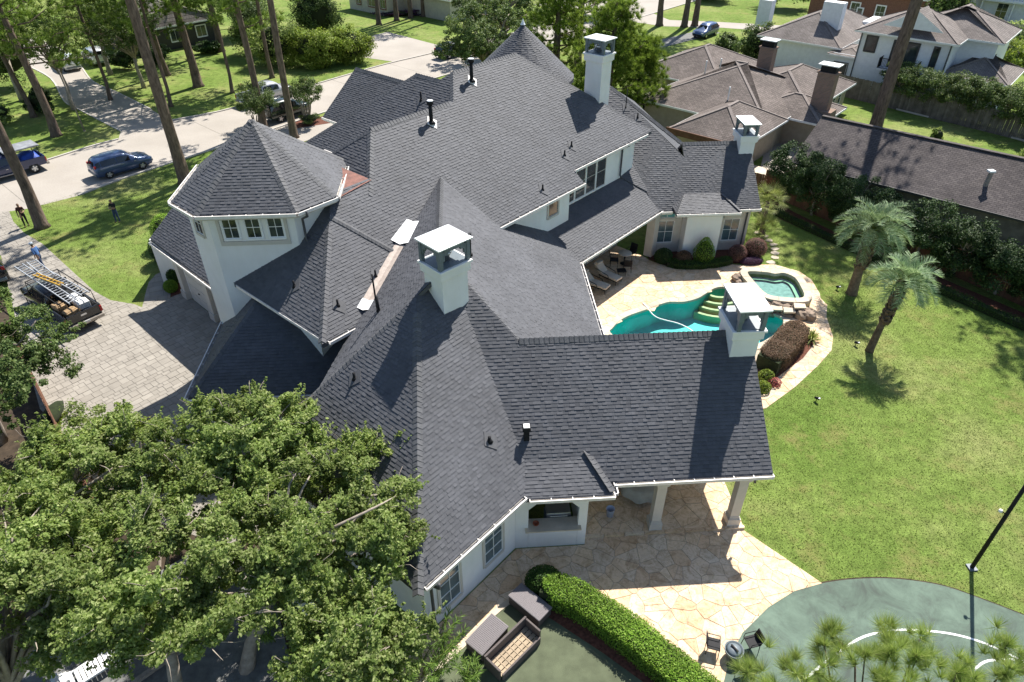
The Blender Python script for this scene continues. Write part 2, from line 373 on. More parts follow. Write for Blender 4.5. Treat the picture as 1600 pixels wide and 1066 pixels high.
def slab(polys, pl, th=.2, name='roof_slope'):
    mb = MB()
    for poly in polys:
        poly = ccw(poly); n = len(mb.v); m = len(poly)
        mb.v += [pl.p(x, y, -.014) for x, y in poly] + [(pl.p(x, y, -.014)[0], pl.p(x, y, -.014)[1], pl.z(x, y) - th) for x, y in poly]
        mb.f += [tuple(range(n, n + m)), tuple(range(n + 2 * m - 1, n + m - 1, -1))] + [(n + m + i, n + m + (i + 1) % m, n + (i + 1) % m, n + i) for i in range(m)]
    return mb.build(name, 'shingle', house)
def roof(pl, polys, near=False, shingles=True, cull=()):
    polys = [p for p in polys if len(p) >= 3 and abs(area(p)) > .01]
    o = slab(polys, pl)
    if shingles:
        for p in polys: SH.face(pl, p, o if near else None, cull)
    return o
def rect(x0, x1, y0, y1): return [(x0, y0), (x1, y0), (x1, y1), (x0, y1)]
def st(s, t): return ((s - t) / math.sqrt(2), (s + t) / math.sqrt(2))          # along / behind the diagonal eaves
def strect(s0, s1, t0, t1): return [st(s0, t0), st(s1, t0), st(s1, t1), st(s0, t1)]
PA = Pl(-90, (0, 16.52, 3.2)); PAb = Pl(90, (0, 20.85, 6.583)); PI = Pl(0, (5.98, 0, 3.2)); PG = Pl(180, (-1.25, 0, 8.849))
PBr = Pl(-45, (-.17, 14.39, 3.2)); PBl = Pl(-135, (-2.04, 16.54, 5.42)); PM = Pl(-45, (-1.21, 31.14, 8.81))
PN = Pl(-135, (-4.36, 31.88, 10.96)); PNb = Pl(135, (-4.36, 31.88, 10.96)); PN2 = Pl(-135, (-.49, 37.6, 11.98)); PM2b = Pl(135, (-.49, 37.6, 11.98)); PMR = Pl(45, (3.1, 41.14, 11.96))
POE = Pl(135, (-2.53, 38.86, 11.55)); POB = Pl(45, (-2.53, 38.86, 11.55)); PFL = Pl(-135, (-5.88, 23.85, 7.36))
PD = Pl(-90, (0, 22.03, 3.4)); PDL = Pl(180, (-11.82, 0, 3.4), 1.0); PL = Pl(-45, (8.83, 35.18, 3.2), math.tan(R(32)))
PS = Pl(-90, (0, 38.25, 3.2)); PSb = Pl(90, (0, 42.0, 6.13)); PI2 = Pl(0, (9.7, 0, 8.78)); PGR = Pl(-135, (-15.3, 32.8, 3.4)); PQ = Pl(-135, (-8.73, 45.45, 7.0))
PY1 = Pl(-90, (0, 16.02, 3.14), math.tan(R(27))); PY1r = Pl(0, (4.75, 0, 3.14), math.tan(R(42)))
PY2 = Pl(-90, (0, 37.45, 3.38), .31); PY2l = Pl(180, (12.75, 0, 3.38), .62); PY2r = Pl(0, (16.75, 0, 3.38), .62)
BIG = rect(-60, 60, -10, 90)
# front right wing (porch)
A1 = rect(1.73, 10.75, 16.52, 20.85); A2 = below(below(below(rect(-1.25, 1.73, 16.52, 23.76), PA, PI), PA, PG), PBr, PA, .12)
bay1 = below(below(rect(1.2, 4.75, 16.02, 18.2), PY1, PY1r), PA, PY1, .06)
roof(PA, [A1, A2], near=True, cull=[(PY1, bay1)])
roof(PAb, [[(1.73, 20.85), (10.75, 20.85), (10.75, 25.18), (5.98, 25.18)]], shingles=False)
# connecting wing, pool slope and left slope
fI = below(below(rect(-1.25, 5.98, 20, 34.2), PI, PA), PAb, PI, .1); fI = below(fI, PL, PI, .15)
roof(PI, [fI])
fG = below(below(rect(-8.5, -1.25, 17, 32), PG, PBl), PM, PG, .15)
roof(PG, [fG], near=True)
# front hip
fBr = below(below(below(zmin(BIG, PBr, 3.2), PBr, PBl), PBr, PG), PBr, PI, .2); fBr = below(fBr, PA, PBr, .12)
fBl = below(below(zmin(BIG, PBl, 3.2), PBl, PBr), PBl, PG)
roof(PBr, [fBr], near=True, cull=[(PY1, bay1)]); roof(PBl, [fBl], near=True)
roof(PY1, [bay1], near=True)
b1r = below(below(rect(3.0, 4.75, 16.02, 18.2), PY1r, PY1), PA, PY1r, .05); roof(PY1r, [b1r], near=True)
# main roof
m1 = below(below(strect(8, 21.1, 19.47, 23.9), PM, PFL), PG, PM, .12)
m2 = below(strect(14, 21.1, 23.9, 25.65), PM, PN)
m3 = below(strect(21.1, 29.2, 20.17, 25.65), PI, PM, .12)
m4 = below(strect(24.2, 29.2, 25.65, 26.91), PM, PN2); m5 = below(strect(29.2, 38, 20.9, 26.91), PM, PMR)
roof(PM, [m1, m2, m3, m4, m5], near=True)
fN = below(below(zmin(BIG, PN, 7.2), PN, PM), PN, PNb); fN = clip_half(fN, 0, 1, -28.3); roof(PN, [fN])
roof(PNb, [strect(19.46, 25, 25.65, 28.5)], shingles=False)
o1 = below(below(below(zmin(BIG, PN2, 7.0), PN2, PM), PN2, POE), PN2, POB); o1b = zmin(below(below(rect(-1.6, .5, 34, 38), PN2, PM), PN2, PM2b), PN2, 11.2)
roof(PN2, [o1, o1b], cull=())
roof(PM2b, [strect(26.2, 31.3, 26.91, 32)], shingles=False)
fMR = zmin(below(below(BIG, PMR, PM), PMR, PM2b), PMR, 7.3); roof(PMR, [fMR], shingles=False)
fFL = zmin(below(clip_half(BIG, 0, -1, 28.5), PFL, PM), PFL, 6.25); fFL = clip_half(fFL, 1, 0, 10.6); roof(PFL, [fFL], near=True)
# lower wings
fD = below(rect(-11.82, -8.2, 22.03, 26.6), PD, PDL); roof(PD, [fD, rect(-8.2, -5.0, 22.03, 24.9)])
fDL = below(rect(-11.82, -8.6, 22.03, 29.5), PDL, PD); roof(PDL, [fDL])
fL = below(strect(26.4, 35.9, 18.63, 21.6), PI, PL, .1); fL = below(fL, PS, PL, .1); roof(PL, [fL])
S1 = rect(13.9, 18.35, 38.25, 42.0); S2 = below(below(rect(8.5, 13.9, 38.25, 46), PS, PI2), PL, PS, .1); S2 = below(S2, PM, PS, 3.2)
S2 = clip_half(S2, 1, .45, -28.9)
bay2 = below(below(rect(12.75, 16.75, 37.45, 39.6), PY2, PY2l), PY2, PY2r); bay2 = below(bay2, PS, PY2, .03)
roof(PS, [S1, S2], cull=[(PY2, bay2)])
roof(PSb, [[(13.9, 42), (18.35, 42), (18.35, 45.7), (13.9, 45.7)]], shingles=False); roof(PI2, [[(13.9, 42), (17, 45), (12, 48), (9.7, 45.4)]], shingles=False)
roof(PY2, [bay2])
for q in (PY2l, PY2r):
    e = below(below(rect(12.75, 16.75, 37.45, 39.6), q, PY2), PS, q, .03); roof(q, [e])
roof(PGR, [[(-18.1, 36.0), (-12.2, 29.7), (-9.2, 32.6), (-15.0, 38.8)]])
fQ = [(-9.34, 46.06), (-3.5, 40.22), (-1.25, 42.45), (-7.1, 48.3)]; roof(PQ, [fQ])
PQb = Pl(45, (-7.1, 48.3, PQ.z(-7.1, 48.3))); roof(PQb, [[(-7.1, 48.3), (-1.25, 42.45), (1.2, 44.9), (-4.7, 50.75)]], shingles=False)
# shaded cricket beside the right wing
cr = MB(); c0, c1, c2 = (10.35, 41.25, PS.z(10.35, 41.25) + .05), (11.45, 39.3, PL.z(11.45, 39.3) + .1), (9.5, 39.65, PL.z(9.5, 39.65) + .06)
nn = (Vector(c1) - Vector(c0)).cross(Vector(c2) - Vector(c0)); nn = nn if nn.z > 0 else -nn
fang = math.degrees(math.atan2(nn.y, nn.x)); PC = Pl(fang, c0, math.hypot(nn.x, nn.y) / nn.z); roof(PC, [[c0[:2], c1[:2], c2[:2]]])
# tower
TC = (-8.97, 29.35); TV = [(-2, -3.4), (2, -3.4), (3.4, -2), (3.4, 2), (2, 3.4), (-2, 3.4), (-3.4, 2), (-3.4, -2)]
for i in range(8):
    p, q = TV[i], TV[(i + 1) % 8]; m = ((p[0] + q[0]) / 2, (p[1] + q[1]) / 2); d = math.hypot(*m)
    pl = Pl(math.degrees(math.atan2(m[1], m[0])), (TC[0] + m[0], TC[1] + m[1], 9.7), 2.67 / d)
    roof(pl, [[TC, (TC[0] + p[0], TC[1] + p[1]), (TC[0] + q[0], TC[1] + q[1])]], shingles=i not in (4, 5), near=i in (0, 1))
    TV[i] = (*TV[i], pl)
# round turret behind the ridge
CC = (3.75, 44.25); NC = 22
for i in range(NC):
    a0, a1 = 2 * math.pi * i / NC, 2 * math.pi * (i + 1) / NC; am = (a0 + a1) / 2
    if math.sin(am) > .75: continue
    rr = 3.25 * math.cos(math.pi / NC); pl = Pl(math.degrees(am), (CC[0] + rr * math.cos(am), CC[1] + rr * math.sin(am), 9.9), 3.0 / rr)
    roof(pl, [[CC, (CC[0] + 3.25 * math.cos(a0), CC[1] + 3.25 * math.sin(a0)), (CC[0] + 3.25 * math.cos(a1), CC[1] + 3.25 * math.sin(a1))]])
MB().lathe([(2.9, 0), (2.9, 3.2)], (*CC, 6.8), 24).build('turret_wall', 'stucco', house, True)
MB().lathe([(.16, 0), (.1, .1), (.02, .3), (.0, .34)], (*CC, 12.86), 10).build('finial', 'zinc', house)
# shingles: the 300 nearest as pieces, the rest joined
SH.near.sort(key=lambda q: q[0]); tabm = {}
for d, pl, a, b0, wi, r, par in SH.near[:300]:
    if (wi, r) not in tabm:
        w = TABW[wi]; h = .021 if r else .011; me = bpy.data.meshes.new('shingle')
        me.from_pydata([(0, 0, h), (w, 0, h), (w, EX, .001), (0, EX, .001), (0, 0, -.006), (w, 0, -.006)], [], [(0, 1, 2, 3), (4, 5, 1, 0), (4, 0, 3), (5, 2, 1)]); me.materials.append(M['shingle']); tabm[(wi, r)] = me
    o = bpy.data.objects.new('shingle', tabm[(wi, r)]); link(o, par); ori = Vector(pl.p3(a, b0, 0))
    e = Vector((*pl.e, 0)); u = Vector((-pl.f[0] * pl.cp, -pl.f[1] * pl.cp, pl.sp)); n = Vector((pl.f[0] * pl.sp, pl.f[1] * pl.sp, pl.cp))
    o.matrix_local = Matrix(((e.x, u.x, n.x, ori.x), (e.y, u.y, n.y, ori.y), (e.z, u.z, n.z, ori.z), (0, 0, 0, 1)))
for d, pl, a, b0, wi, r, par in SH.near[300:]: w = TABW[wi]; SH.emit(pl, [(a, b0), (a + w, b0), (a + w, b0 + EX), (a, b0 + EX)], r)
tag(raw('shingles', SH.v, SH.f, 'shingle', house), kind='stuff')
# ridge and hip caps
def capline(p0, p1, n0, n1, w=.15, h=.03, step=.19, name='ridge_cap', mat='cap'):
    """n0,n1: planes on either side"""
    p0, p1 = Vector(p0), Vector(p1); L = (p1 - p0).length; d = (p1 - p0) / L; hd = Vector((d.x, d.y, 0)).normalized(); lat = Vector((hd.y, -hd.x, 0)); mb = MB(); n = max(1, int(L / step))
    if n0 is None: k0 = k1 = -.35
    else:
        pm = (p0 + p1) / 2; k0 = (n0.z(pm.x + lat.x, pm.y + lat.y) - n0.z(pm.x, pm.y)); k1 = (n1.z(pm.x - lat.x, pm.y - lat.y) - n1.z(pm.x, pm.y))
    for i in range(n):
        a = p0 + d * (L * i / n); b = p0 + d * (L * (i + 1.15) / n); up = Vector((0, 0, 1))
        hb = h + .008; ww = w * random.uniform(.95, 1.06)
        def row(q, hh): return [q + lat * ww + up * (k0 * ww + hh * .7), q + up * (hh * 1.3), q - lat * ww + up * (k1 * ww + hh * .7)]
        ra, rb = row(a, hb), row(b, h * .6); lo = [ra[0] - up * (hb + .01), ra[1] - up * .03, ra[2] - up * (hb + .01)]
        k = len(mb.v); mb.v += [tuple(q) for q in ra + rb + lo + [rb[0] - up * (h + .01), rb[2] - up * (h + .01)]]
        mb.f += [(k, k + 3, k + 4, k + 1), (k + 1, k + 4, k + 5, k + 2), (k, k + 1, k + 7, k + 6), (k + 1, k + 2, k + 8, k + 7), (k + 6, k + 9, k + 3, k), (k + 2, k + 5, k + 10, k + 8)]
    return mb.build(name, mat, house)
def hipz(pl, x, y): return (x, y, pl.z(x, y))
capline((1.73, 20.85, 6.583), (10.75, 20.85, 6.583), PA, PAb, .17, .05)                       # porch wing ridge
capline(hipz(PI, 1.73, 20.85), hipz(PI, -1.25, 23.8), PI, PA)
capline((-1.25, 23.5, 8.85), (-1.25, 31.1, 8.85), PI, PG)
def meet_xy(p, q, x=None, y=None):
    if x is not None: yy = ((q.a - p.a) * x + q.c - p.c) / (p.b - q.b); return (x, yy, p.z(x, yy))
    xx = ((q.b - p.b) * y + q.c - p.c) / (p.a - q.a); return (xx, y, p.z(xx, y))
hb0 = meet_xy(PBr, PBl, y=12.45); hb1 = meet_xy(PBr, PBl, y=21.0); capline(hb0, hb1, PBr, PBl, .17)
capline(meet_xy(PBl, PG, x=-8.3), meet_xy(PBl, PG, x=-2.9), PBl, PG)
capline((-4.4, 31.9, 11.0), (-.67, 35.66, 11.0), PM, PNb, .16, .045); capline((-.49, 37.6, 11.97), (3.1, 41.2, 11.97), PM, PM2b, .16, .045)
capline(meet_xy(PM, PN, y=28.6), (-4.38, 31.88, 10.97), PM, PN, .17); capline((-.53, 35.75, 10.95), (-.49, 37.6, 11.97), PM, PN2, .17)
capline((3.1, 41.17, 11.97), meet_xy(PM, PMR, x=11.05), PM, PMR, .13, .02)
capline((-10.5, 38.86, POE.z(-10.5, 38.86)), (-2.53, 38.86, 11.55), PN2, POE, .14); capline((-2.53, 38.86, 11.55), (-1.2, 37.55, 11.55), PN2, POB, .15, .06)
capline((-9.5, 31.88, PN.z(-9.5, 31.88)), (-4.38, 31.88, 10.97), PN, PNb, .12)
capline(meet_xy(PM, PFL, y=21.75), meet_xy(PM, PFL, y=26.3), PM, PFL, .15)
capline((-5.85, 26.85, PM.z(-5.85, 26.85) + .02), (-3.2, 26.5, PM.z(-3.2, 26.5) + .02), PM, PM, .1, .05)
capline(meet_xy(PD, PDL, x=-11.75), meet_xy(PD, PDL, x=-9.2), PD, PDL, .14)
capline((13.9, 42, 6.13), (18.35, 42, 6.13), PS, PSb, .17, .045); capline((9.75, 45.35, 8.74), (13.9, 42.0, 6.15), PS, PI2, .16, .05)
capline(c0, c1, PS, PC, .1, .03); capline((-7.1, 48.3, PQ.z(-7.1, 48.3)), (-1.5, 42.7, PQ.z(-1.5, 42.7)), PQ, PQb, .16, .06)
capline(meet_xy(PY1, PY1r, x=4.72), meet_xy(PY1, PY1r, y=17.45), PY1, PY1r, .13)
for q in (PY2l, PY2r): capline(meet_xy(PY2, q, y=37.5), meet_xy(PY2, q, y=39.0), PY2, q, .1)
for i in range(8):
    if i in (4, 5): continue
    x, y, pl = TV[i]; capline((TC[0] + x, TC[1] + y, 9.7), (*TC, 12.37), TV[i][2], TV[i - 1][2], .16)
capline((-9.34, 46.06, PQ.z(-9.34, 46.06)), (-7.1, 48.3, PQ.z(-7.1, 48.3)), PQ, PQ, .05, .03)
# copper saddle and tan valley lining
raw('copper_saddle', [hipz(PM, -5.6, 27.75), hipz(PM, -5.2, 28.25), hipz(PM, -4.27, 29.35), (-5.7, 30.3, 9.75)], [(0, 1, 2, 3)], 'copper', house).location.z = .06
def valley_strip(name, mat, x0, x1, w0, w1, lift, n=8):
    mb = MB(); rows = []
    for i in range(n + 1):
        k = i / n; v = meet_xy(PM, PG, x=x0 + (x1 - x0) * k); w = w0 + (w1 - w0) * k; d = Vector((meet_xy(PM, PG, x=x1)[0] - meet_xy(PM, PG, x=x0)[0], meet_xy(PM, PG, x=x1)[1] - meet_xy(PM, PG, x=x0)[1], 0)).normalized(); l = Vector((-d.y, d.x, 0)); row = []
        for o_ in (-1, -.6, 0, .6, 1):
            x, y = v[0] + l.x * w * o_, v[1] + l.y * w * o_; row.append((x, y, max(PM.z(x, y), PG.z(x, y)) + lift * (1 - .75 * abs(o_) ** 3) + (.5 * lift if o_ == 0 else 0)))
        rows.append(row)
    for i in range(n):
        for j in range(4): mb.poly([rows[i][j], rows[i][j + 1], rows[i + 1][j + 1], rows[i + 1][j]])
    return mb.build(name, mat, house, True)
valley_strip('valley_lining', 'tan', -4.25, -3.05, .24, .22, .09); valley_strip('white_membrane', 'white', -3.05, -2.5, .42, .3, .12, 4); valley_strip('white_membrane', 'white', -4.45, -4.25, .26, .26, .09, 2)
# gutters
def gutter(p0, p1, out, straps=.72):
    p0, p1 = Vector(p0), Vector(p1); o = Vector((*out, 0)); L = (p1 - p0).length; d = (p1 - p0) / L; up = Vector((0, 0, 1)); mb = MB()
    mb.beam(p0 + o * .15 - up * .03, p1 + o * .15 - up * .03, .022, .13); mb.beam(p0 + o * .145 + up * .035, p1 + o * .145 + up * .035, .045, .016)
    n = max(1, int(L / straps))
    for i in range(n + 1):
        q = p0 + d * (L * i / n); mb.beam(q + o * .0 + up * .018, q + o * .14 + up * .018, .03, .015)
    g = mb.build('gutter', 'gutter', house)
    MB().beam(p0 + o * .07 - up * .085, p1 + o * .07 - up * .085, .15, .015).build('trough', 'gutterin', g)
    MB().beam(p0 + o * .005 - up * .11, p1 + o * .005 - up * .11, .03, .2).build('fascia', 'greige', g)
r2 = math.sqrt(.5); fr = (r2, -r2); fl = (-r2, -r2)
gutter((4.85, 16.52, 3.17), (10.75, 16.52, 3.17), (0, -1)); gutter((1.75, 16.02, 3.11), (4.8, 16.02, 3.11), (0, -1)); gutter((4.78, 16.04, 3.11), (4.78, 16.55, 3.11), (1, 0))
gutter((-1.85, 12.7, 3.17), (1.55, 16.1, 3.17), fr); gutter((-1.95, 12.7, 3.17), (-7.2, 17.95, 3.17), fl)
gutter((5.98, 25.2, 3.17), (5.98, 32.3, 3.17), (1, 0)); gutter((*st(27.05, 18.63), 3.17), (*st(35.7, 18.63), 3.17), fr)
gutter((*st(22.2, 20.17), 6.67), (*st(29.2, 20.17), 6.67), fr); gutter((*st(29.2, 20.9), 7.23), (*st(36.65, 20.9), 7.23), fr)
gutter((*st(11.45, 19.47), 6.12), (*st(13.35, 19.47), 6.12), fr); gutter((-5.75, 21.9, 6.2), (-10.15, 26.3, 6.2), fl)
gutter((-11.82, 22.03, 3.37), (-5.5, 22.03, 3.37), (0, -1)); gutter((-11.82, 22.03, 3.37), (-11.82, 28.2, 3.37), (-1, 0))
gutter((16.9, 38.25, 3.17), (18.35, 38.25, 3.17), (0, -1)); gutter((12.75, 37.45, 3.35), (16.75, 37.45, 3.35), (0, -1)); gutter((12.0, 38.25, 3.17), (12.7, 38.25, 3.17), (0, -1))
gutter((-18.1, 36.0, 3.37), (-12.2, 29.7, 3.37), fl); gutter((-9.34, 46.06, 6.97), (-6.6, 43.32, 6.97), fl)
for i in range(8):
    if i in (4, 5): continue
    x0, y0, pl = TV[i]; x1, y1, _ = TV[(i + 1) % 8]; gutter((TC[0] + x0, TC[1] + y0, 9.67), (TC[0] + x1, TC[1] + y1, 9.67), pl.f, .6)
# walls: p0->p1 with the inside on the left
def wall(p0, p1, zb, zt, zt1=None, th=.25, mat='stucco', name='wall'):
    p0, p1 = np.array(p0, float), np.array(p1, float); d = (p1 - p0) / np.hypot(*(p1 - p0)); n = np.array((-d[1], d[0])) * th; p0 = p0 + d * .004; p1 = p1 - d * .004; zt1 = zt if zt1 is None else zt1
    return MB().hexa([(*p0, zb), (*p1, zb), (*(p1 + n), zb), (*(p0 + n), zb)], [(*p0, zt), (*p1, zt1), (*(p1 + n), zt1), (*(p0 + n), zt)]).build(name, mat, house)
def window(p, al, z0, w, h, cols=2, rows=2, glass='glass', trim='greige', sash='white', tw=.1, parent=None, proud=.05):
    """p: lower left corner on the wall, al: unit direction to the right as seen from outside"""
    al = np.array(al, float); al /= np.hypot(*al); out = np.array((al[1], -al[0])); p = np.array(p, float)
    def P(a, z, o): q = p + al * a + out * o; return (q[0], q[1], z0 + z)
    def bx(mb, a0, a1, za, zb, o0, o1): mb.hexa([P(a0, za, o0), P(a1, za, o0), P(a1, za, o1), P(a0, za, o1)][::-1], [P(a0, zb, o0), P(a1, zb, o0), P(a1, zb, o1), P(a0, zb, o1)][::-1])
    mb = MB(); t = tw; o = proud
    bx(mb, -t, 0, -t, h + t, -.02, o); bx(mb, w, w + t, -t, h + t, -.02, o); bx(mb, 0, w, h, h + t, -.02, o); bx(mb, -t * .3, w + t * .3, -t * 1.2, 0, -.02, o + .03)
    win = mb.build('window', trim, parent or house); mb = MB(); s = .035
    bx(mb, 0, s, 0, h, 0, o * .7); bx(mb, w - s, w, 0, h, 0, o * .7); bx(mb, s, w - s, 0, s, 0, o * .7); bx(mb, s, w - s, h - s, h, 0, o * .7)
    for i in range(1, cols): bx(mb, w * i / cols - .012, w * i / cols + .012, s, h - s, 0, o * .6)
    for i in range(1, rows): bx(mb, s, w - s, h * i / rows - .014, h * i / rows + .014, 0, o * .65)
    mb.build('sash', sash, win)
    for i in range(cols):
        for j in range(rows):
            g = MB(); bx(g, w * i / cols + .012, w * (i + 1) / cols - .012, h * j / rows + .014, h * (j + 1) / rows - .014, 0.0, .012); g.build('pane', glass, win)
    return win
# front hip walls with two windows, kitchen bay with its opening
wB0, wB1 = (-1.95, 13.05), (1.26, 16.3); wall(wB0, wB1, 0, 3.3); al = (r2, r2)
window((.06, 15.1), al, .75, .95, 1.75, 2, 3, 'glasscurtain'); window((-1.5, 13.5), al, .6, .95, 1.95, 2, 3, 'glasscurtain')
wall((-7.0, 18.1), wB0, 0, 3.3)
ky = 16.3
wall((1.26, ky), (1.75, ky), 0, 3.0); wall((3.62, ky), (3.95, ky), 0, 3.0); wall((1.75, ky), (3.62, ky), 0, 1.12); wall((1.75, ky), (3.62, ky), 2.5, 3.0)
for x, s in ((1.75, 1), (3.62, -1)): MB().hexa([(x, ky, 2.2), (x + .01 * s, ky, 2.2), (x + .01 * s, ky + .25, 2.2), (x, ky + .25, 2.2)], [(x, ky, 2.5), (x + .3 * s, ky, 2.5), (x + .3 * s, ky + .25, 2.5), (x, ky + .25, 2.5)]).build('arch_corner', 'stucco', house)
MB().box((2.68, ky + .1, 1.15), (2.1, .62, .06)).build('counter', 'coping', house)
wall((3.95, ky), (3.95, 18.6), 0, 3.0); wall((0.5, 18.9), (10.4, 20.9), 0, 4.2); wall((10.4, 20.3), (10.4, 20.9), 0, 5.2)
for x in (6.79, 9.9):                                                # porch columns
    mb = MB(); mb.box((x, 16.9, 1.5), (.36, .36, 2.6)); c = mb.build('column', 'greige', house)
    mb = MB(); mb.box((x, 16.9, .3), (.5, .5, .36)); mb.box((x, 16.9, .5), (.44, .44, .06)); mb.box((x, 16.9, .56), (.4, .4, .07)); mb.build('plinth', 'greige', c)
    mb = MB(); mb.box((x, 16.9, 2.62), (.42, .42, .08)); mb.box((x, 16.9, 2.72), (.5, .5, .12)); mb.box((x, 16.9, 2.83), (.56, .56, .1)); mb.build('capital', 'greige', c)
MB().beam((4.0, 16.9, 2.98), (10.5, 16.9, 2.98), .4, .22).build('porch_beam', 'greige', house)
MB().hexa([(4.0, 16.6, 3.1), (10.5, 16.6, 3.1), (10.5, 20.8, 3.1), (4.0, 20.8, 3.1)], [(4.0, 16.6, 3.16), (10.5, 16.6, 3.16), (10.5, 20.8, 3.16), (4.0, 20.8, 3.16)]).build('porch_ceiling', 'greige', house)
raw('gable_end', [(10.45, 16.8, 3.1), (10.45, 24.9, 3.1), (10.45, 20.85, 6.35)], [(0, 1, 2)], 'stucco', house)
# upper walls under the main roof
wa, wb = st(22.6, 20.68), st(28.65, 20.68); wall(wa, wb, 3.8, 6.72); wall(wb, st(28.65, 21.3), 4.2, 6.9); wall(st(28.65, 21.32), st(36.1, 21.32), 3.2, 7.35)
wall(st(36.1, 21.32), st(36.1, 26), 3.2, 7.3)
for k in range(4): window(st(29.0 + k * 1.03, 21.32), al, 5.05, .93, 1.95, 1, 2, 'glass', 'white', 'greige', .06)
window(st(26.75, 20.68), al, 5.35, .85, .8, 1, 1, 'glass', 'greige', 'greige', .1)
# tower walls
TWV = [(-1.75, -3.0), (1.75, -3.0), (3.0, -1.75), (3.0, 1.75), (1.75, 3.0), (-1.75, 3.0), (-3.0, 1.75), (-3.0, -1.75)]
for i in range(8):
    p, q = TWV[i], TWV[(i + 1) % 8]; wall((TC[0] + p[0], TC[1] + p[1]), (TC[0] + q[0], TC[1] + q[1]), 2.6, 9.72)
for k in range(3): window((TC[0] - 1.22 + k * .92, TC[1] - 3.0), (1, 0), 8.42, .62, .98, 2, 2, 'glass', 'white', 'white', .06)
mb = MB()
for (a0, a1, z0, z1) in ((-1.45, 1.43, 9.52, 9.66), (-1.45, 1.43, 8.1, 8.28), (-1.45, -1.32, 8.28, 9.52), (1.3, 1.43, 8.28, 9.52)): mb.box((TC[0] + (a0 + a1) / 2, TC[1] - 3.02, (z0 + z1) / 2), (a1 - a0, .08, z1 - z0))
mb.build('window_surround', 'greige', house)
window((TC[0] - 2.66, TC[1] - 2.09), (1, -1), 8.35, .6, 1.05, 2, 2, 'glass', 'greige', 'white', .1)
# wall of the raised bay under the tower
wall((-10.3, 27.2), (-6.35, 23.25), 3.2, 6.35); wall((-6.35, 23.25), (-4.0, 25.6), 3.6, 6.3)
# garage walls and doors
wall((-11.4, 22.45), (-5, 22.45), 0, 3.4); wall((-11.4, 28.5), (-11.4, 22.45), 0, 3.4)
g0, g1 = (-17.3, 36.1), (-11.7, 30.1); wall(g0, g1, 0, 3.5); gd = np.array(g1) - np.array(g0); gl = np.hypot(*gd); gd /= gl; go = np.array((gd[1], -gd[0]))
for a in (1.5, 4.6):
    p = np.array(g0) + gd * a + go * .02; q = p + gd * 2.5; mb = MB()
    for j in range(4): mb.hexa([(*p, .05 + j * .6), (*q, .05 + j * .6), (*(q + go * .05), .05 + j * .6), (*(p + go * .05), .05 + j * .6)][::-1], [(*p, .62 + j * .6), (*q, .62 + j * .6), (*(q + go * .05), .62 + j * .6), (*(p + go * .05), .62 + j * .6)][::-1])
    gdoor = mb.build('garage_door', 'greige', house); mid = (p + q) / 2 + go * .09; MB().box((mid[0], mid[1], 1.0), (.12, .05, .05), math.atan2(gd[1], gd[0])).build('handle', 'black', gdoor)
for a in (.9, 4.3, 7.4):
    c = np.array(g0) + gd * a + go * .12; mb = MB(); rz = math.atan2(gd[1], gd[0]); mb.box((c[0], c[1], 1.6), (.5, .3, 3.2), rz); mb.box((c[0], c[1], .25), (.62, .42, .5), rz); mb.box((c[0], c[1], 2.6), (.58, .38, .1), rz); mb.build('pilaster', 'greige', house)
# pool porch and right wing walls
wall(st(27.3, 21.3), st(35.2, 21.3), 0, 4.0, mat='greige')
for a in (29.0, 31.6, 33.2): window(st(a, 21.28), al, .25, 1.3, 2.3, 2, 3, 'glasscurtain', 'greige', 'greige', .12)
for s_ in (35.45,): p = st(s_, 18.95); MB().box((p[0], p[1], 1.5), (.55, .55, 3.0), R(45)).build('porch_pier', 'greige', house)
wall((5.6, 33.2), (5.6, 25.0), 0, 3.2)
MB().box((5.55, 29, 1.6), (.25, 8.0, 3.2)).build('wall', 'stucco', house)
wall((11.5, 38.75), (13.6, 38.75), 0, 3.5, mat='greige'); wall((13.6, 38.75), (13.6, 37.85), 0, 3.4); wall((13.6, 37.85), (15.85, 37.85), 0, 3.4); wall((15.85, 37.85), (15.85, 38.75), 0, 3.4); wall((15.85, 38.75), (18.0, 38.75), 0, 3.5, mat='greige')
wall((18.0, 38.75), (18.0, 45), 0, 3.4); raw('gable_end', [(18.02, 38.5, 3.2), (18.02, 45.5, 3.2), (18.02, 42, 5.9)], [(0, 1, 2)], 'stucco', house)
for x in (12.05, 16.35): window((x, 38.75), (1, 0), .75, 1.05, 1.55, 2, 2, 'glasscurtain', 'greige', 'white', .14); window((x, 38.75), (1, 0), 2.5, 1.05, .38, 2, 1, 'glasscurtain', 'greige', 'white', .1)
MB().box((-14.2, 40.5, 1.5), (9, 7, 3)).build('wall', 'stucco', house); q = [(-8.8, 46.2), (-6.3, 43.7), (-1.9, 48.1), (-4.4, 50.6)]; MB().prism(q, 0, 6.9).build('wall', 'stucco', house)
def downpipe(x, y, z0, z1, out):
    mb = MB(); mb.tube([(x + out[0] * .5, y + out[1] * .5, z1 + .12), (x + out[0] * .5, y + out[1] * .5, z1 - .1), (x + out[0] * .08, y + out[1] * .08, z1 - .35), (x + out[0] * .08, y + out[1] * .08, z0 + .15), (x + out[0] * .25, y + out[1] * .25, z0)], .055, 8); mb.build('downpipe', 'downpipe', house, True)
p = st(34.6, 21.3); downpipe(p[0], p[1], PL.z(*p) + .1, 7.2, fr); downpipe(-6.95, 26.45, 8.1, 9.55, fr); downpipe(17.75, 38.75, 0, 3.1, (0, -1)); downpipe(11.7, 38.75, 0, 3.1, (0, -1)); downpipe(-1.75, 13.1, 0, 3.1, fr); downpipe(10.35, 16.9, 2.4, 3.05, (0, -.3))
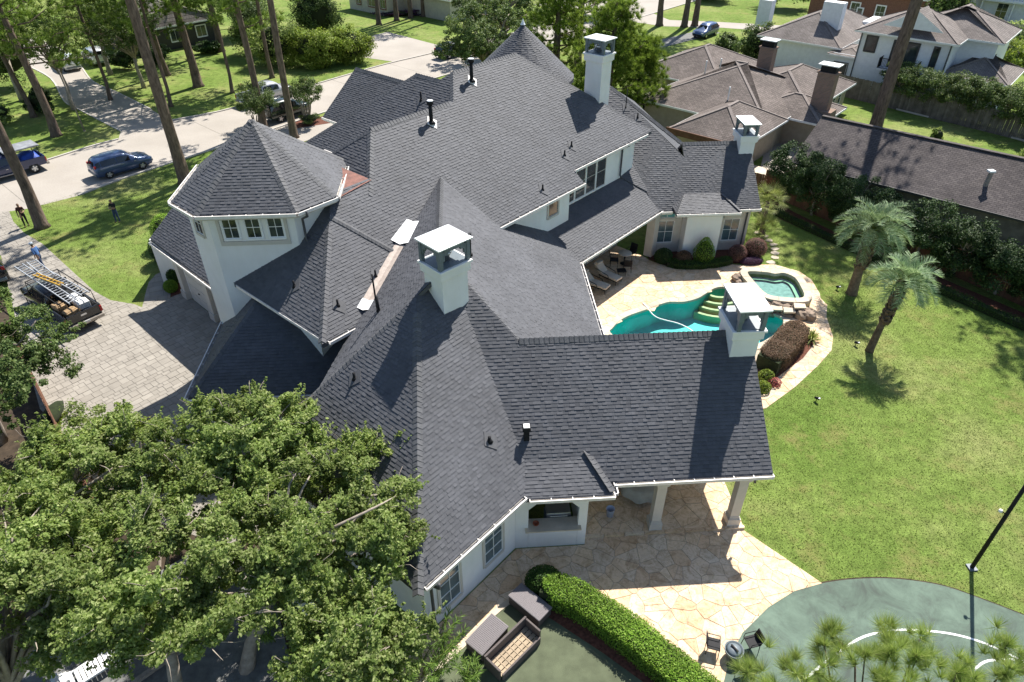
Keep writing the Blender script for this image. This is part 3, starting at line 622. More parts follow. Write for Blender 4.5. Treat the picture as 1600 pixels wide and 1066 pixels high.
# chimneys
def chimney(cx, cy, zb, zc, zs, sx, sy, rz, slabx, slaby):
    sh = MB().box((cx, cy, (zb + zc - .3) / 2), (sx, sy, zc - .3 - zb), rz).build('chimney', 'stucco', house)
    mb = MB()
    for z, e, h in ((zc - .42, .05, .06), (zc - .22, .10, .34), (zc - .02, .16, .1)): mb.box((cx, cy, z), (sx + e * 2, sy + e * 2, h), rz)
    mb.build('crown', 'stucco', sh, bevel=.015)
    mb = MB(); ca, sa = math.cos(rz), math.sin(rz); hx, hy = slabx / 2 - .16, slaby / 2 - .16; mb.box((cx, cy, zc + .045), (sx + .1, sy + .1, .04), rz)
    def W2(a, b): return (cx + a * ca - b * sa, cy + a * sa + b * ca)
    H = zs - zc - .06
    for a in (-1, 1):
        for b in (-1, 1): x, y = W2(a * hx, b * hy); mb.box((x, y, zc + .05 + H / 2), (.15, .15, H), rz)
    for a in (-1, 1):
        for t in (-1, 1):                                            # arched spandrels
            for (c0_, c1_, lo) in ((1., .72, .42), (.72, .45, .24), (.45, 0, .15)):
                x, y = W2(a * hx, t * hy * (c0_ + c1_) / 2); mb.box((x, y, zs - .03 - lo * H / 1.2), (.1, hy * (c0_ - c1_) + .01, lo * H * 1.1), rz)
                x, y = W2(t * hx * (c0_ + c1_) / 2, a * hy); mb.box((x, y, zs - .03 - lo * H / 1.2), (hx * (c0_ - c1_) + .01, .1, lo * H * 1.1), rz)
    mb.build('cap_frame', 'slate', sh)
    mb = MB(); mb.box((cx, cy, zs + .02), (slabx, slaby, .06), rz); mb.build('cap_top', 'zinc', sh, bevel=.01)
    mb = MB(); mb.lathe([(.2, 0), (.2, .25), (.27, .27), (.27, .36), (.2, .38), (.2, .5)], (cx, cy, zc + .05), 14); mb.build('flue', 'chrome', sh, True)
chimney(10.25, 20.75, 4.5, 7.2, 8.15, 1.02, 1.45, 0, 1.22, 1.95); chimney(-.93, 22.15, 6.0, 9.4, 10.3, 1.22, 1.06, R(40), 1.6, 1.4)
chimney(8.05, 41.7, 7.5, 11.8, 12.6, 1.0, 1.15, R(45), 1.25, 1.5); chimney(17.95, 41.9, 4.0, 6.75, 7.5, .95, 1.25, 0, 1.1, 1.75)
# vents and pipes
def pipe(pl, x, y, h, r, name='vent_pipe', hood=True, mat='black'):
    z = pl.z(x, y); mb = MB(); mb.tube([(x, y, z - .1), (x, y, z + h)], r, 10); mb.lathe([(r * 2.2, 0), (r * 1.2, .12)], (x, y, z - .02), 10)
    if hood: mb.lathe([(r * 1.5, 0), (r * 1.7, .05), (r * 1.7, .16), (r * 1.2, .18)], (x, y, z + h - .04), 12)
    o = mb.build(name, mat, house, True); MB().hexa([pl.p(x - .2, y - .2, .01), pl.p(x + .25, y - .2, .01), pl.p(x + .25, y + .25, .01), pl.p(x - .2, y + .25, .01)], [pl.p(x - .2, y - .2, .035), pl.p(x + .25, y - .2, .035), pl.p(x + .25, y + .25, .035), pl.p(x - .2, y + .25, .035)]).build('flashing', 'gutter' if hood else 'cap', o)
    if hood: MB().lathe([(r * 1.6, 0), (r * 1.5, .02)], (x, y, z + h + .14), 12).build('hood_top', 'zinc', o)
pipe(PM, -1.64, 33.86, .95, .1); pipe(PM, .47, 37.63, 1.0, .1)
for x, y in ((5.91, 36.85), (5.42, 36.02), (3.93, 33.21), (-5.38, 23.34), (-4.01, 25.14)): pipe(PM, x, y, .3, .045, hood=False)
pipe(PN2, -2.25, 36.99, .5, .05, hood=False); pipe(PBl, -4.44, 19.77, .3, .05, hood=False); pipe(PBr, .42, 17.5, .22, .06, hood=False); pipe(PFL, -7.3, 24.6, .3, .045, hood=False)
pipe(PS, 11.2, 43.5, .3, .045, hood=False); pipe(PS, 10.5, 44.1, 1.2, .03, hood=False)
x, y = 1.78, 17.9; z = PA.z(x, y); mb = MB(); mb.box((x, y, z + .2), (.2, .2, .6)); mb.box((x, y, z + .52), (.3, .3, .14), 0, .9); o = mb.build('exhaust_vent', 'black', house); MB().box((x, y, z + .605), (.22, .22, .02)).build('hood_top', 'zinc', o)
mb = MB(); mb.tube([(-3.75, 22.75, 6.7), (-3.78, 22.85, 8.5)], .035, 8); mb.tube([(-3.65, 22.55, 6.8), (-3.7, 22.7, 7.6)], .05, 8); mb.box((-3.68, 22.6, 7.0), (.16, .12, .1)); mb.build('antenna_mast', 'black', house, True)
mb = MB(); mb.tube([(.02, 22.35, 9.35), (.02, 22.35, 10.35)], .035, 8); mb.box((.0, 22.33, 9.5), (.2, .1, .1)); mb.box((.02, 22.35, 10.3), (.12, .12, .14)); mb.build('antenna_mast', 'black', house)
# ------------------------------------------------------------------ ground, roads, paving, pool
pool_c = [(7.48, 30.02), (7.71, 30.48), (8.28, 31.18), (9.06, 31.72), (10.04, 32.17), (10.95, 32.64), (11.6, 32.86), (12.39, 32.8), (13.28, 33.1), (13.94, 33.61), (14.49, 34.05), (15.0, 34.26), (15.6, 34.1), (16.1, 33.3), (16.5, 32.1), (17.0, 31.4), (17.55, 30.7), (17.13, 29.83), (16.5, 29.2), (15, 28.3), (12.5, 27.8), (10, 28.0), (8.2, 28.9)]
POOL = ccw(smooth_loop(pool_c, 3))
SPA = ccw(smooth_loop([(16.86, 34.9), (17.14, 35.2), (18.12, 35.02), (18.56, 34.8), (19.15, 34.85), (19.6, 34.27), (19.55, 33.22), (19.3, 32.15), (18.62, 32.0), (17.4, 32.35), (17.05, 32.95), (16.95, 33.79)], 3))
GY = 0.
sheet('ground', rect(-420, 420, -120, 900), GY, 'grass', holes=[POOL])
def ribbon(name, line, w, h, mat, z0=0., n=4, kind='structure', parent=None, close=False):
    line = smooth_line(line, n) if n > 1 else line; mb = MB(); m = len(line); L = []
    for i in range(m):
        a = np.array(line[max(i - 1, 0)]); b = np.array(line[min(i + 1, m - 1)]); d = (b - a) / (np.hypot(*(b - a)) + 1e-9); nrm = np.array((-d[1], d[0])) * w / 2; p = np.array(line[i]); L.append((p - nrm, p + nrm))
    for i in range(m - 1):
        (a0, a1), (b0, b1) = L[i], L[i + 1]
        mb.hexa([(*a0, z0), (*b0, z0), (*b1, z0), (*a1, z0)], [(*a0, z0 + h), (*b0, z0 + h), (*b1, z0 + h), (*a1, z0 + h)])
    o = mb.build(name, mat, parent)
    if parent is None: tag(o, kind=kind)
    return o
near_edge = [(-70, 9), (-52, 30), (-40, 43), (-36, 47.2)]; near_edge2 = [(-32.3, 48.4), (-29.5, 50.5), (-27.2, 53.7), (-24.6, 56.6), (-21.6, 59.9), (-15, 67.5), (-8, 75), (6, 89), (30, 113), (60, 143)]
far_edge = [(-78, 14), (-56, 37), (-44, 49), (-37.7, 55.2), (-35.2, 58.0), (-33.1, 60.7), (-31.2, 62.6)]; far_edge2 = [(-28.2, 67.4), (-25.6, 68.9), (-22.9, 71.1), (-15.8, 79), (-9.2, 86.2), (-2.5, 92.1), (8, 102), (22, 116), (48, 142)]
sheet('street', near_edge + near_edge2 + far_edge2[::-1] + far_edge[::-1], .006, 'street')
ssl = [(-31.2, 62.6), (-31.8, 64.8), (-38.4, 71.5), (-41.1, 74.4), (-46.3, 82.9), (-52, 89), (-62, 96)]; ssr = [(-28.2, 67.4), (-31.2, 71.0), (-36.7, 76.9), (-40.8, 81.0), (-44, 86), (-48, 93), (-58, 104)]
sheet('side_street', ssl + ssr[::-1], .011, 'street')
for nm, l in (('curb', near_edge2[1:]), ('curb', far_edge), ('curb', far_edge2), ('curb', near_edge)): ribbon(nm, l, .17, .1, 'curb', .0)
for l in (ssl[1:6], ssr[1:6]): ribbon('curb', l, .15, .06, 'curb', 0.)
for i in range(11):                                                  # expansion joints across the street
    a = np.array((-33 + i * 6.0, 49.5 + i * 6.2)); b = a + np.array((-6.3, 6.6)); ribbon('street_joint', [tuple(a), tuple(b)], .05, .003, 'joint', .007, 1)
sheet('far_driveway', [(-11.9, 101.4), (-10.2, 103.2), (-2.2, 94.3), (-2.8, 91.8), (-8.0, 87.2), (-12.3, 89.8), (-13.5, 95)], .013, 'street')
sheet('far_road', [(22, 133), (28, 119), (31, 108), (37, 106.5), (47, 103), (60, 100), (60, 96), (46, 99), (37, 102.5), (29, 104), (22, 110), (12, 121)], .012, 'street')
sheet('side_yard_paving', [(22.8, 49.2), (24.0, 48.2), (27.5, 52.5), (31.5, 58), (29.5, 60.5), (25.5, 55)], .012, 'street')
sheet('side_terrace', [(20.2, 48.8), (22.2, 46.6), (25.6, 50.2), (23.4, 52.2)], .3, 'coping')
sheet('parking_apron', [(-14.5, 60.8), (-11, 64.5), (-14.5, 68.2), (-18.5, 64.5)], .012, 'street')
# --- paving pieces
CAMV = cam.location
def pieces(name, polys, z0, z1, mat, parent, inset=.02, limit=300, stuffname=None):
    """polys: convex xy pieces; the nearest stay objects, the rest are joined"""
    polys = [ccw(p) for p in polys if len(p) >= 3 and abs(area(p)) > .012]
    def key(p): c = np.mean(np.array(p), 0); return math.hypot(c[0], c[1] + 0) - 1.5 * math.sqrt(abs(area(p)))
    polys.sort(key=key)
    def shape(mb, p, dz): mb.prism(p, z0, z1 + dz, inset)
    for p in polys[:limit]:
        c = np.mean(np.array(p), 0); mb = MB(); shape(mb, [(x - c[0], y - c[1]) for x, y in p], random.uniform(-.004, .006)); o = mb.build(name, mat, parent); o.location = (c[0], c[1], 0)
    if len(polys) > limit:
        mb = MB()
        for p in polys[limit:]: shape(mb, p, random.uniform(-.004, .006))
        tag(mb.build(stuffname or name + 's', mat, parent), kind='stuff')
def shrink(p, g):
    p = ccw(p); out = p
    for i in range(len(p)):
        (x0, y0), (x1, y1) = p[i], p[(i + 1) % len(p)]; a, b = -(y1 - y0), x1 - x0; l = math.hypot(a, b)
        if l < 1e-6: continue
        out = clip_half(out, a / l, b / l, -(a * x0 + b * y0) / l - g)
        if len(out) < 3: return []
    return out
def voronoi(region, spacing, jit=1.25, gap=.006, skip=None):
    xs = [p[0] for p in region]; ys = [p[1] for p in region]; S = {}
    nx, ny = int((max(xs) - min(xs)) / spacing) + 3, int((max(ys) - min(ys)) / spacing) + 3
    for i in range(-1, nx):
        for j in range(-1, ny):
            if random.random() < .16: continue
            S[(i, j)] = (min(xs) + (i + .5 + random.uniform(-jit, jit) / 2) * spacing, min(ys) + (j + .5 * (i % 2) + .5 + random.uniform(-jit, jit) / 2) * spacing)
    out = []
    for (i, j), c in S.items():
        if skip and skip(c): continue
        cell = [(c[0] - 2 * spacing, c[1] - 2 * spacing), (c[0] + 2 * spacing, c[1] - 2 * spacing), (c[0] + 2 * spacing, c[1] + 2 * spacing), (c[0] - 2 * spacing, c[1] + 2 * spacing)]
        for di in (-3, -2, -1, 0, 1, 2, 3):
            for dj in (-3, -2, -1, 0, 1, 2, 3):
                q = S.get((i + di, j + dj))
                if q and q != c: mx, my = (c[0] + q[0]) / 2, (c[1] + q[1]) / 2; a, b = c[0] - q[0], c[1] - q[1]; cell = clip_half(cell, a, b, -(a * mx + b * my))
        cell = shrink(cell, gap) if len(cell) >= 3 else []
        if len(cell) < 3: continue
        q = clip_convex(list(region), cell)
        if len(q) >= 3 and abs(area(q)) > .01: out.append(q)
    return out
# front patio
court_arc = [(18.87, 12.25), (17.72, 13.0), (16.64, 13.6), (15.15, 13.97), (13.74, 14.07), (12.36, 13.98), (11.18, 13.72), (10.02, 13.16), (8.78, 12.28), (8.05, 11.42), (7.5, 10.5), (7.1, 9.3)]
patio = [(-1.95, 13.0), (1.3, 16.25), (3.95, 16.25), (3.95, 16.62), (10.2, 16.62), (12.36, 13.98)] + court_arc[6:] + [(6.9, 9.9), (4.2, 12.4), (2.6, 13.9), (1.6, 14.55), (.67, 13.89), (-.71, 12.6), (-2.04, 11.4), (-3.6, 10), (-5.5, 10.0), (-5, 11)]
po = sheet('front_patio', patio, .008, 'mortar'); pieces('flagstone', voronoi(patio, .5), .0, .024, 'flag', po, .02)
porch = rect(3.95, 10.3, 16.62, 20.9); po2 = MB().prism(porch, 0, .11).build('porch_floor', 'mortar'); tag(po2, kind='structure')
pieces('flagstone', voronoi(porch, .54), .1, .128, 'flag', po2, .02, 150)
for i in range(8): MB().box((4.35 + i * .8, 16.6, .075), (.77, .12, .13)).build('edge_stone', 'flag', po2)
# turf, border, mulch, court
turf = [(1.5, 14.4), (.67, 13.89), (-.71, 12.6), (-2.04, 11.4), (-3.6, 10), (-3.6, 6), (10, 6), (6.9, 9.9), (4.2, 12.4), (2.6, 13.9)]
sheet('putting_turf', turf, .012, 'turf'); ribbon('turf_border', [(.9, 14.05), (.24, 13.55), (-.71, 12.6), (-2.04, 11.4), (-3.6, 9.9), (-4.2, 9.2)], .2, .03, 'coping', .008, 3)
sheet('hedge_bed', [(1.5, 14.0), (2.2, 13.35), (3.9, 11.9), (5.7, 10.2), (7.2, 8.2), (8.5, 8.2), (6.9, 10.2), (4.4, 12.5), (2.7, 13.95), (1.7, 14.5)], .02, 'mulch')
ca = smooth_line(court_arc, 5); co = sheet('sports_court', ca + [(7.5, 5), (14, 1), (22, 4), (21, 9.5)], .018, 'court')
sheet('court_edge', [(p[0] * 1.0 + .0, p[1] + .06) for p in ca] + [(7.4, 5), (14, .9), (22, 4), (21.1, 9.55)], .01, 'soil')
ribbon('painted_line', [(9.5, 9.9), (10.17, 10.5), (11.18, 11.09), (12.61, 11.78), (13.62, 11.99), (14.54, 12.0), (15.79, 11.79), (16.7, 11.43), (17.46, 10.88), (18.3, 10.1)], .075, .003, 'white', .019)
ribbon('painted_line', [(15.2, 9.5), (15.54, 10.13), (16.02, 10.54), (16.6, 10.76), (17.48, 10.74)], .075, .003, 'white', .019)
# driveway
drive = [(-33.4, 48.1), (-32.2, 46.3), (-30.5, 44.4), (-28.6, 42.8), (-25.7, 39.7), (-22.6, 36.4), (-21.2, 35.3), (-19.7, 34.8), (-19.1, 34.4), (-17.9, 35.3), (-17.3, 36.0), (-11.75, 30.0), (-11.45, 28.3), (-11.45, 22.4), (-7, 22.4), (-7.4, 18), (-10, 17.2), (-15, 19.5), (-19.2, 24.2), (-20.8, 25.8), (-26, 34), (-30.5, 41.3), (-36.3, 47.6)]
dv = sheet('driveway', drive, .009, 'joint')
def ashlar(region, rh, ang, gap):
    ca_, sa_ = math.cos(ang), math.sin(ang); loc = [(x * ca_ + y * sa_, -x * sa_ + y * ca_) for x, y in region]; out = []
    x0, x1, y0, y1 = min(p[0] for p in loc), max(p[0] for p in loc), min(p[1] for p in loc), max(p[1] for p in loc); y = y0
    while y < y1:
        h = random.choice((rh * .75, rh, rh * 1.3)); x = x0 - random.random()
        while x < x1:
            w = random.choice((.8, 1.1, 1.5)) * rh
            q = clip_convex(loc, rect(x + gap, x + w - gap, y + gap, y + h - gap))
            if len(q) >= 3: out.append([(a * ca_ - b * sa_, a * sa_ + b * ca_) for a, b in q])
            x += w
        y += h
    return out
pieces('paver', ashlar(drive, .36, R(45), .008), .0, .021, 'paver', dv, .012)
wk = sheet('garden_walk', [(-19.1, 34.4), (-19.5, 36.2), (-19.7, 37.2), (-19.6, 38.1), (-18.6, 39.5), (-17.6, 40), (-17.9, 38.2), (-18.3, 37.0), (-17.8, 35.3)], .012, 'joint')
pieces('paver', ashlar([(-19.1, 34.4), (-19.5, 36.2), (-19.7, 37.2), (-19.6, 38.1), (-18.6, 39.5), (-17.6, 40), (-17.9, 38.2), (-18.3, 37.0), (-17.8, 35.3)], .5, R(20), .01), 0, .024, 'paver', wk, .012)
# pool terrace
deck = [(16.44, 36.9), (17.37, 36.7), (19.33, 36.68), (20.59, 35.7), (20.91, 34.67), (20.76, 33.14), (20.57, 32.59), (20.65, 31.87), (20.07, 30.7), (19.58, 28.78), (18.95, 27.61), (17.69, 26.41), (15.78, 24.8), (13.8, 23.4), (10.6, 23.0), (6.0, 25.5), (5.75, 33.0), (*st(28.0, 21.25),), (*st(35.1, 21.25),), (11.3, 38.2), (11.5, 37.75), (12.86, 36.5), (14.6, 36.35)]
dk = sheet('pool_terrace', deck, .010, 'mortar', holes=[offset_loop(POOL, .02)])
bed = [(13.9, 24.5), (14.7, 27.1), (16.6, 29.0), (18.3, 28.95), (18.42, 28.4), (17.2, 27.1), (14.68, 25.2)]
poolo = offset_loop(POOL, .42); spao = offset_loop(SPA, .5)
pieces('flagstone', [p for p in voronoi(deck, .58, skip=lambda c: inside(c, offset_loop(POOL, .2)) or inside(c, SPA) or inside(c, bed))], .0, .026, 'flag', dk, .02)
sheet('planting_bed', bed, .036, 'mulch'); sheet('planting_bed', [(11.5, 38.75), (11.5, 37.8), (12.86, 36.55), (14.6, 36.4), (16.6, 36.95), (18.6, 36.85), (18.9, 38.3), (18.0, 38.75)], .037, 'mulch')
sheet('planting_bed', [(21.6, 45.6), (22.2, 42.9), (24.2, 39.3), (27.2, 34), (30.4, 28.6), (33, 25), (34.5, 26), (31.6, 30.2), (28.6, 35), (25.4, 40.3), (23.6, 44), (22.9, 46.2)], .014, 'mulch')
sheet('planting_bed', [(-18.3, 37.1), (-17.8, 35.4), (-16.6, 36.4), (-17.4, 38.4)], .03, 'mulch'); sheet('planting_bed', [(-16.8, 66.1), (-15.6, 64.4), (-12.4, 65.8), (-12.8, 68.2)], .02, 'mulch')
sheet('side_garden', [(-30, 5), (-3.6, 5), (-3.6, 10), (-5.5, 10.0), (-8.2, 17.5), (-10, 17.2), (-15, 19.5), (-19.2, 24.2), (-26, 33.5), (-31, 41), (-40, 30)], .007, 'soil')
gp = sheet('side_yard_gravel', [(-16, 6), (-5.6, 6), (-5.6, 10.2), (-8.4, 16.9), (-11, 17), (-16, 13)], .012, 'asphalt')
pool = thing('swimming_pool', 'freeform swimming pool with teal water and a pale stone rim beside the terrace', 'pool', (0, 0, 0))
mb = MB(); n = len(POOL)
for i in range(n):
    a, b = POOL[i], POOL[(i + 1) % n]; mb.poly([(*a, .02), (*b, .02), (*b, -1.5), (*a, -1.5)])
mb.build('basin_wall', 'pooltile', pool); sheet('basin_floor', offset_loop(POOL, .05), -1.3, 'pooltile', parent=pool)
t = NT('pool_surface'); tr = t.add('BsdfTransparent'); tr.inputs[0].default_value = (.80, .985, .97, 1); gl = t.add('BsdfGlossy'); gl.inputs['Roughness'].default_value = .04; fr_ = t.add('Fresnel'); fr_.inputs[0].default_value = 1.33
bp = t.add('Bump'); bp.inputs['Strength'].default_value = .25; bp.inputs['Distance'].default_value = .05; t.link(t.noise(2.6, 3, .5, dist=.8), bp.inputs['Height']); t.link(bp.outputs[0], gl.inputs['Normal']); t.link(bp.outputs[0], fr_.inputs['Normal'])
ms = t.add('MixShader'); t.link(fr_.outputs[0], ms.inputs[0]); t.link(tr.outputs[0], ms.inputs[1]); t.link(gl.outputs[0], ms.inputs[2]); t.link(ms.outputs[0], t.out.inputs[0]); M['surface'] = t.m
sheet('water', offset_loop(POOL, .03), -.14, 'surface', parent=pool)
def rim(loop, w, z0, z1, name, mat, parent, seg=.5, off=.0):
    inn = offset_loop(loop, -.04 + off); out = offset_loop(loop, w + off); n = len(inn); i = 0
    while i < n:
        j = i + 1; L = 0
        while j < n + 1:
            L += math.hypot(inn[j % n][0] - inn[j - 1][0], inn[j % n][1] - inn[j - 1][1])
            if L > seg or j >= n: break
            j += 1
        idx = [k % n for k in range(i, j + 1)]; poly = [inn[k] for k in idx] + [out[k] for k in idx[::-1]]
        c = np.mean(np.array(poly), 0); poly = [(c[0] + (x - c[0]) * .985, c[1] + (y - c[1]) * .985) for x, y in poly]
        MB().prism(poly, z0, z1 + random.uniform(0, .008)).build(name, mat, parent, bevel=.008); i = j
rim(POOL, .36, -.1, .045, 'coping_stone', 'coping', pool)
for i in range(4):                                                   # entry steps at the shallow end
    r = 1.0 + i * .45; c = (15.0, 34.3); pts = [(c[0] + r * math.cos(R(a)), c[1] + r * math.sin(R(a)) * .9) for a in range(190, 330, 10)]
    q = [p for p in pts if inside(p, POOL)]
    if len(q) > 2:
        rr = r - .2; q2 = [(c[0] + rr * math.cos(R(a)), c[1] + rr * .9 * math.sin(R(a))) for a in range(190, 330, 10) if inside((c[0] + r * math.cos(R(a)), c[1] + r * math.sin(R(a)) * .9), POOL)]
        MB().prism(q + q2[::-1], -1.3, -.22 - i * .2).build('step', 'poolstep', pool)
hose = smooth_line([(9.95, 32.75, .06), (10.1, 32.3, .05), (10.5, 31.5, -.12), (11.7, 30.7, -.12), (12.3, 29.6, -.12), (11.9, 28.7, -.12), (11.2, 28.2, -.12)], 6)
tag(MB().tube(hose, .035, 8).build('pool_hose', 'white', None, True), 'long white hose floating in a curve across the pool', 'hose')
hose2 = smooth_line([(10.1, 31.3, -1.2), (10.6, 30.2, -1.2), (11.6, 29.2, -1.2), (12.6, 28.6, -1.2)], 6); MB().tube(hose2, .03, 8).build('cleaner_line', 'slate', pool, True)
MB().lathe([(.12, 0), (.1, .03)], (8.9, 30.6, -1.28), 12).build('drain_cover', 'white', pool)
spa = thing('spa', 'raised spa with pale blue water and curved tan benches beside the pool', 'spa')
mb = MB(); n = len(SPA); so = offset_loop(SPA, .4)
for i in range(n):
    mb.poly([(*SPA[i], .42), (*SPA[(i + 1) % n], .42), (*SPA[(i + 1) % n], -.7), (*SPA[i], -.7)]); mb.poly([(*so[(i + 1) % n], .42), (*so[i], .42), (*so[i], 0), (*so[(i + 1) % n], 0)])
mb.build('basin_wall', 'poolstep', spa); M['spatile'] = simple('spa_plaster', (.04, .42, .55), .6, var=.15); M['spablue'] = simple('spa_tile_band', (.06, .20, .33), .4, var=.2, scale=4)
sheet('basin_floor', SPA, -.35, 'spatile', parent=spa); b1 = offset_loop(SPA, -.28); b2 = offset_loop(SPA, -.62); b3 = offset_loop(SPA, -.05)
for nm, o_, i_, z, m_ in (('tile_band', b3, offset_loop(SPA, -.2), .06, 'spablue'), ('bench', offset_loop(SPA, -.2), offset_loop(SPA, -.38), .12, 'poolstep'), ('footwell_band', offset_loop(SPA, -.38), offset_loop(SPA, -.5), -.05, 'spablue')):
    sheet(nm, o_, z, m_, holes=[i_], parent=spa)
M['spasurface'] = M['surface'].copy(); [n for n in M['spasurface'].node_tree.nodes if n.type == 'BSDF_TRANSPARENT'][0].inputs[0].default_value = (.6, .92, .98, 1)
sheet('water', offset_loop(SPA, -.02), .3, 'spasurface', parent=spa); rim(SPA, .42, .3, .5, 'coping_stone', 'coping', spa)
rocks = thing('waterfall_rocks', 'dark boulders of the waterfall between spa and pool', 'rocks', (0, 0, 0))
def rock(x, y, z, r, par, mat='rock', sq=.7, name='boulder'):
    mb = MB(); n, m = 9, 6; jit = {}
    for i in range(m + 1):
        for k in range(n):
            th = math.pi * i / m; a = 2 * math.pi * k / n; rr = r * random.uniform(.8, 1.15) if 0 < i < m else r * .9
            mb.v.append((x + rr * math.sin(th) * math.cos(a), y + rr * math.sin(th) * math.sin(a), z + rr * sq * math.cos(th)))
    for i in range(m):
        for k in range(n): a = i * n + k; b = i * n + (k + 1) % n; mb.f.append((a, a + n, b + n, b))
    return mb.build(name, mat, par)
for (x, y, z, r) in ((17.0, 32.0, .1, .42), (17.5, 31.75, .2, .4), (18.0, 31.5, .15, .42), (18.5, 31.3, .2, .4), (18.9, 31.2, .1, .45), (16.7, 32.5, .15, .35), (17.2, 31.5, -.1, .4), (17.9, 31.1, 0, .42), (18.6, 30.8, .15, .5), (19.0, 30.6, .2, .42), (16.3, 34.9, .2, .35), (16.7, 35.2, .2, .3), (16.35, 34.5, .1, .3)): rock(x, y, z, r, rocks)
for x, y, z in ((17.3, 31.35, .25), (17.9, 31.0, .3), (18.5, 31.1, .5)): MB().prism([(x - .35, y - .2), (x + .3, y - .28), (x + .4, y + .15), (x - .2, y + .3)], z, z + .1).build('ledge_stone', 'coping', rocks)
ORD = ('first', 'second', 'third', 'fourth', 'fifth', 'sixth', 'seventh', 'eighth')
for i, (x, y) in enumerate([(19.24, 36.95), (19.7, 37.53), (19.93, 38.11), (20.15, 38.65), (20.23, 39.24), (20.2, 39.85), (20.1, 40.45), (19.9, 41.0)]):
    mb = MB(); mb.prism([(x + random.uniform(.22, .36) * math.cos(R(a)), y + random.uniform(.18, .28) * math.sin(R(a))) for a in range(0, 360, 60)], 0, .04)
    tag(mb.build('stepping_stone', 'coping'), ORD[i] + ' flat pale stepping stone from the pool terrace beside the right wing', 'stepping stone', 'stepping stones in the side lawn')
mb = MB(); pts = [(-17, 8.2), (-6, 8.6)]
# ------------------------------------------------------------------ neighbouring houses, fences
def roofmat(name, c1, c2, rot, row=.16):
    t = NT(name); p = t.add('Mapping'); t.link(t.pos(), p.inputs[0]); p.inputs['Rotation'].default_value = (0, 0, R(rot))
    br = t.add('TexBrick'); br.inputs['Scale'].default_value = 1.; br.inputs['Brick Width'].default_value = .36; br.inputs['Row Height'].default_value = row; br.inputs['Mortar Size'].default_value = .014
    br.inputs['Color1'].default_value = (*c1, 1); br.inputs['Color2'].default_value = (*c2, 1); br.inputs['Mortar'].default_value = (*sc(c2, .5), 1); t.link(p.outputs[0], br.inputs[0])
    k = t.mix(br.outputs[0], t.ramp(t.noise(.45, 6, .65), [(.3, .72), (.7, 1.18)]), 1., 'MULTIPLY'); k = t.mix(k, t.ramp(t.noise(18, 3, .7), [(.3, .7), (.7, 1.3)]), 1., 'MULTIPLY')
    t.col(k); t.bump(br.outputs[1], .5, .02); M[name] = t.set(.95, 0, .2)
for nm, c1, c2 in (('brown', (.205, .172, .155), (.145, .122, .11)), ('grey', (.235, .205, .19), (.18, .158, .146)), ('barn', (.115, .1, .096), (.078, .068, .068))):
    roofmat(nm + '_roof', c1, c2, -45); roofmat(nm + '_roof_cross', c1, c2, 45)
M['browncap'] = simple('brown_ridge_cap', (.20, .17, .155), .95, var=.2, scale=5); M['darktrim'] = simple('dark_window_frame', (.04, .04, .042), .5, var=.1); M['brickwall'] = simple('red_brick', (.20, .10, .07), .95, var=.3, scale=8, bump=.4, bscale=12)
M['tanwall'] = simple('tan_wall_paint', (.36, .31, .25), .9, var=.1); M['cream'] = simple('cream_wall_paint', (.48, .45, .38), .9, var=.1)
def hipblock(par, u0, u1, v0, v1, ze, pitch, wall='tanwall', rf='brown', oh=.55, zb=0., fascia='white', along=None, name='roof_slope', hip=1.):
    k = math.tan(R(pitch)); U0, U1, V0, V1 = u0 - oh, u1 + oh, v0 - oh, v1 + oh; ul = (U1 - U0) >= (V1 - V0) if along is None else along == 'u'
    hw = ((V1 - V0) if ul else (U1 - U0)) / 2; zr = ze + hw * k; e = hw * hip
    A, B, C, D = [(*st(u, v), ze) for u, v in ((U0, V0), (U1, V0), (U1, V1), (U0, V1))]
    if ul: r0, r1 = (*st(U0 + e, (V0 + V1) / 2), zr), (*st(U1 - e, (V0 + V1) / 2), zr); F = [((A, B, r1, r0), 0), ((B, C, r1), 1), ((C, D, r0, r1), 0), ((D, A, r0), 1)]; H = [(A, r0), (D, r0), (B, r1), (C, r1), (r0, r1)]
    else: r0, r1 = (*st((U0 + U1) / 2, V0 + e), zr), (*st((U0 + U1) / 2, V1 - e), zr); F = [((A, B, r0), 0), ((B, C, r1, r0), 1), ((C, D, r1), 0), ((D, A, r0, r1), 1)]; H = [(A, r0), (B, r0), (C, r1), (D, r1), (r0, r1)]
    main = None
    for pts, cross in F:
        n = len(pts); o = raw(name, [*pts, *[(x, y, z - .12) for x, y, z in pts]], [tuple(range(n)), tuple(range(2 * n - 1, n - 1, -1))] + [(n + i, n + (i + 1) % n, (i + 1) % n, i) for i in range(n)], rf + ('_roof_cross' if cross else '_roof'), par); main = main or o
    for a, b in H:
        a, b = Vector(a), Vector(b)
        if (b - a).length > .2: MB().beam(a + Vector((0, 0, .0)), b + Vector((0, 0, .0)), .26, .05).build('ridge_cap', 'browncap' if rf != 'barn' else 'barn_roof', par)
    L = [A, B, C, D]; mb = MB()
    for i in range(4): mb.beam(Vector(L[i]) - Vector((0, 0, .1)), Vector(L[(i + 1) % 4]) - Vector((0, 0, .1)), .08, .17)
    mb.build('fascia', fascia, par)
    if wall: MB().prism([st(u, v) for u, v in ((u0, v0), (u1, v0), (u1, v1), (u0, v1))], zb, ze + .1).build('wall', wall, par)
    return main
AL = (r2, -r2); AR = (r2, r2)       # to the right along the left-facing and the right-facing fronts
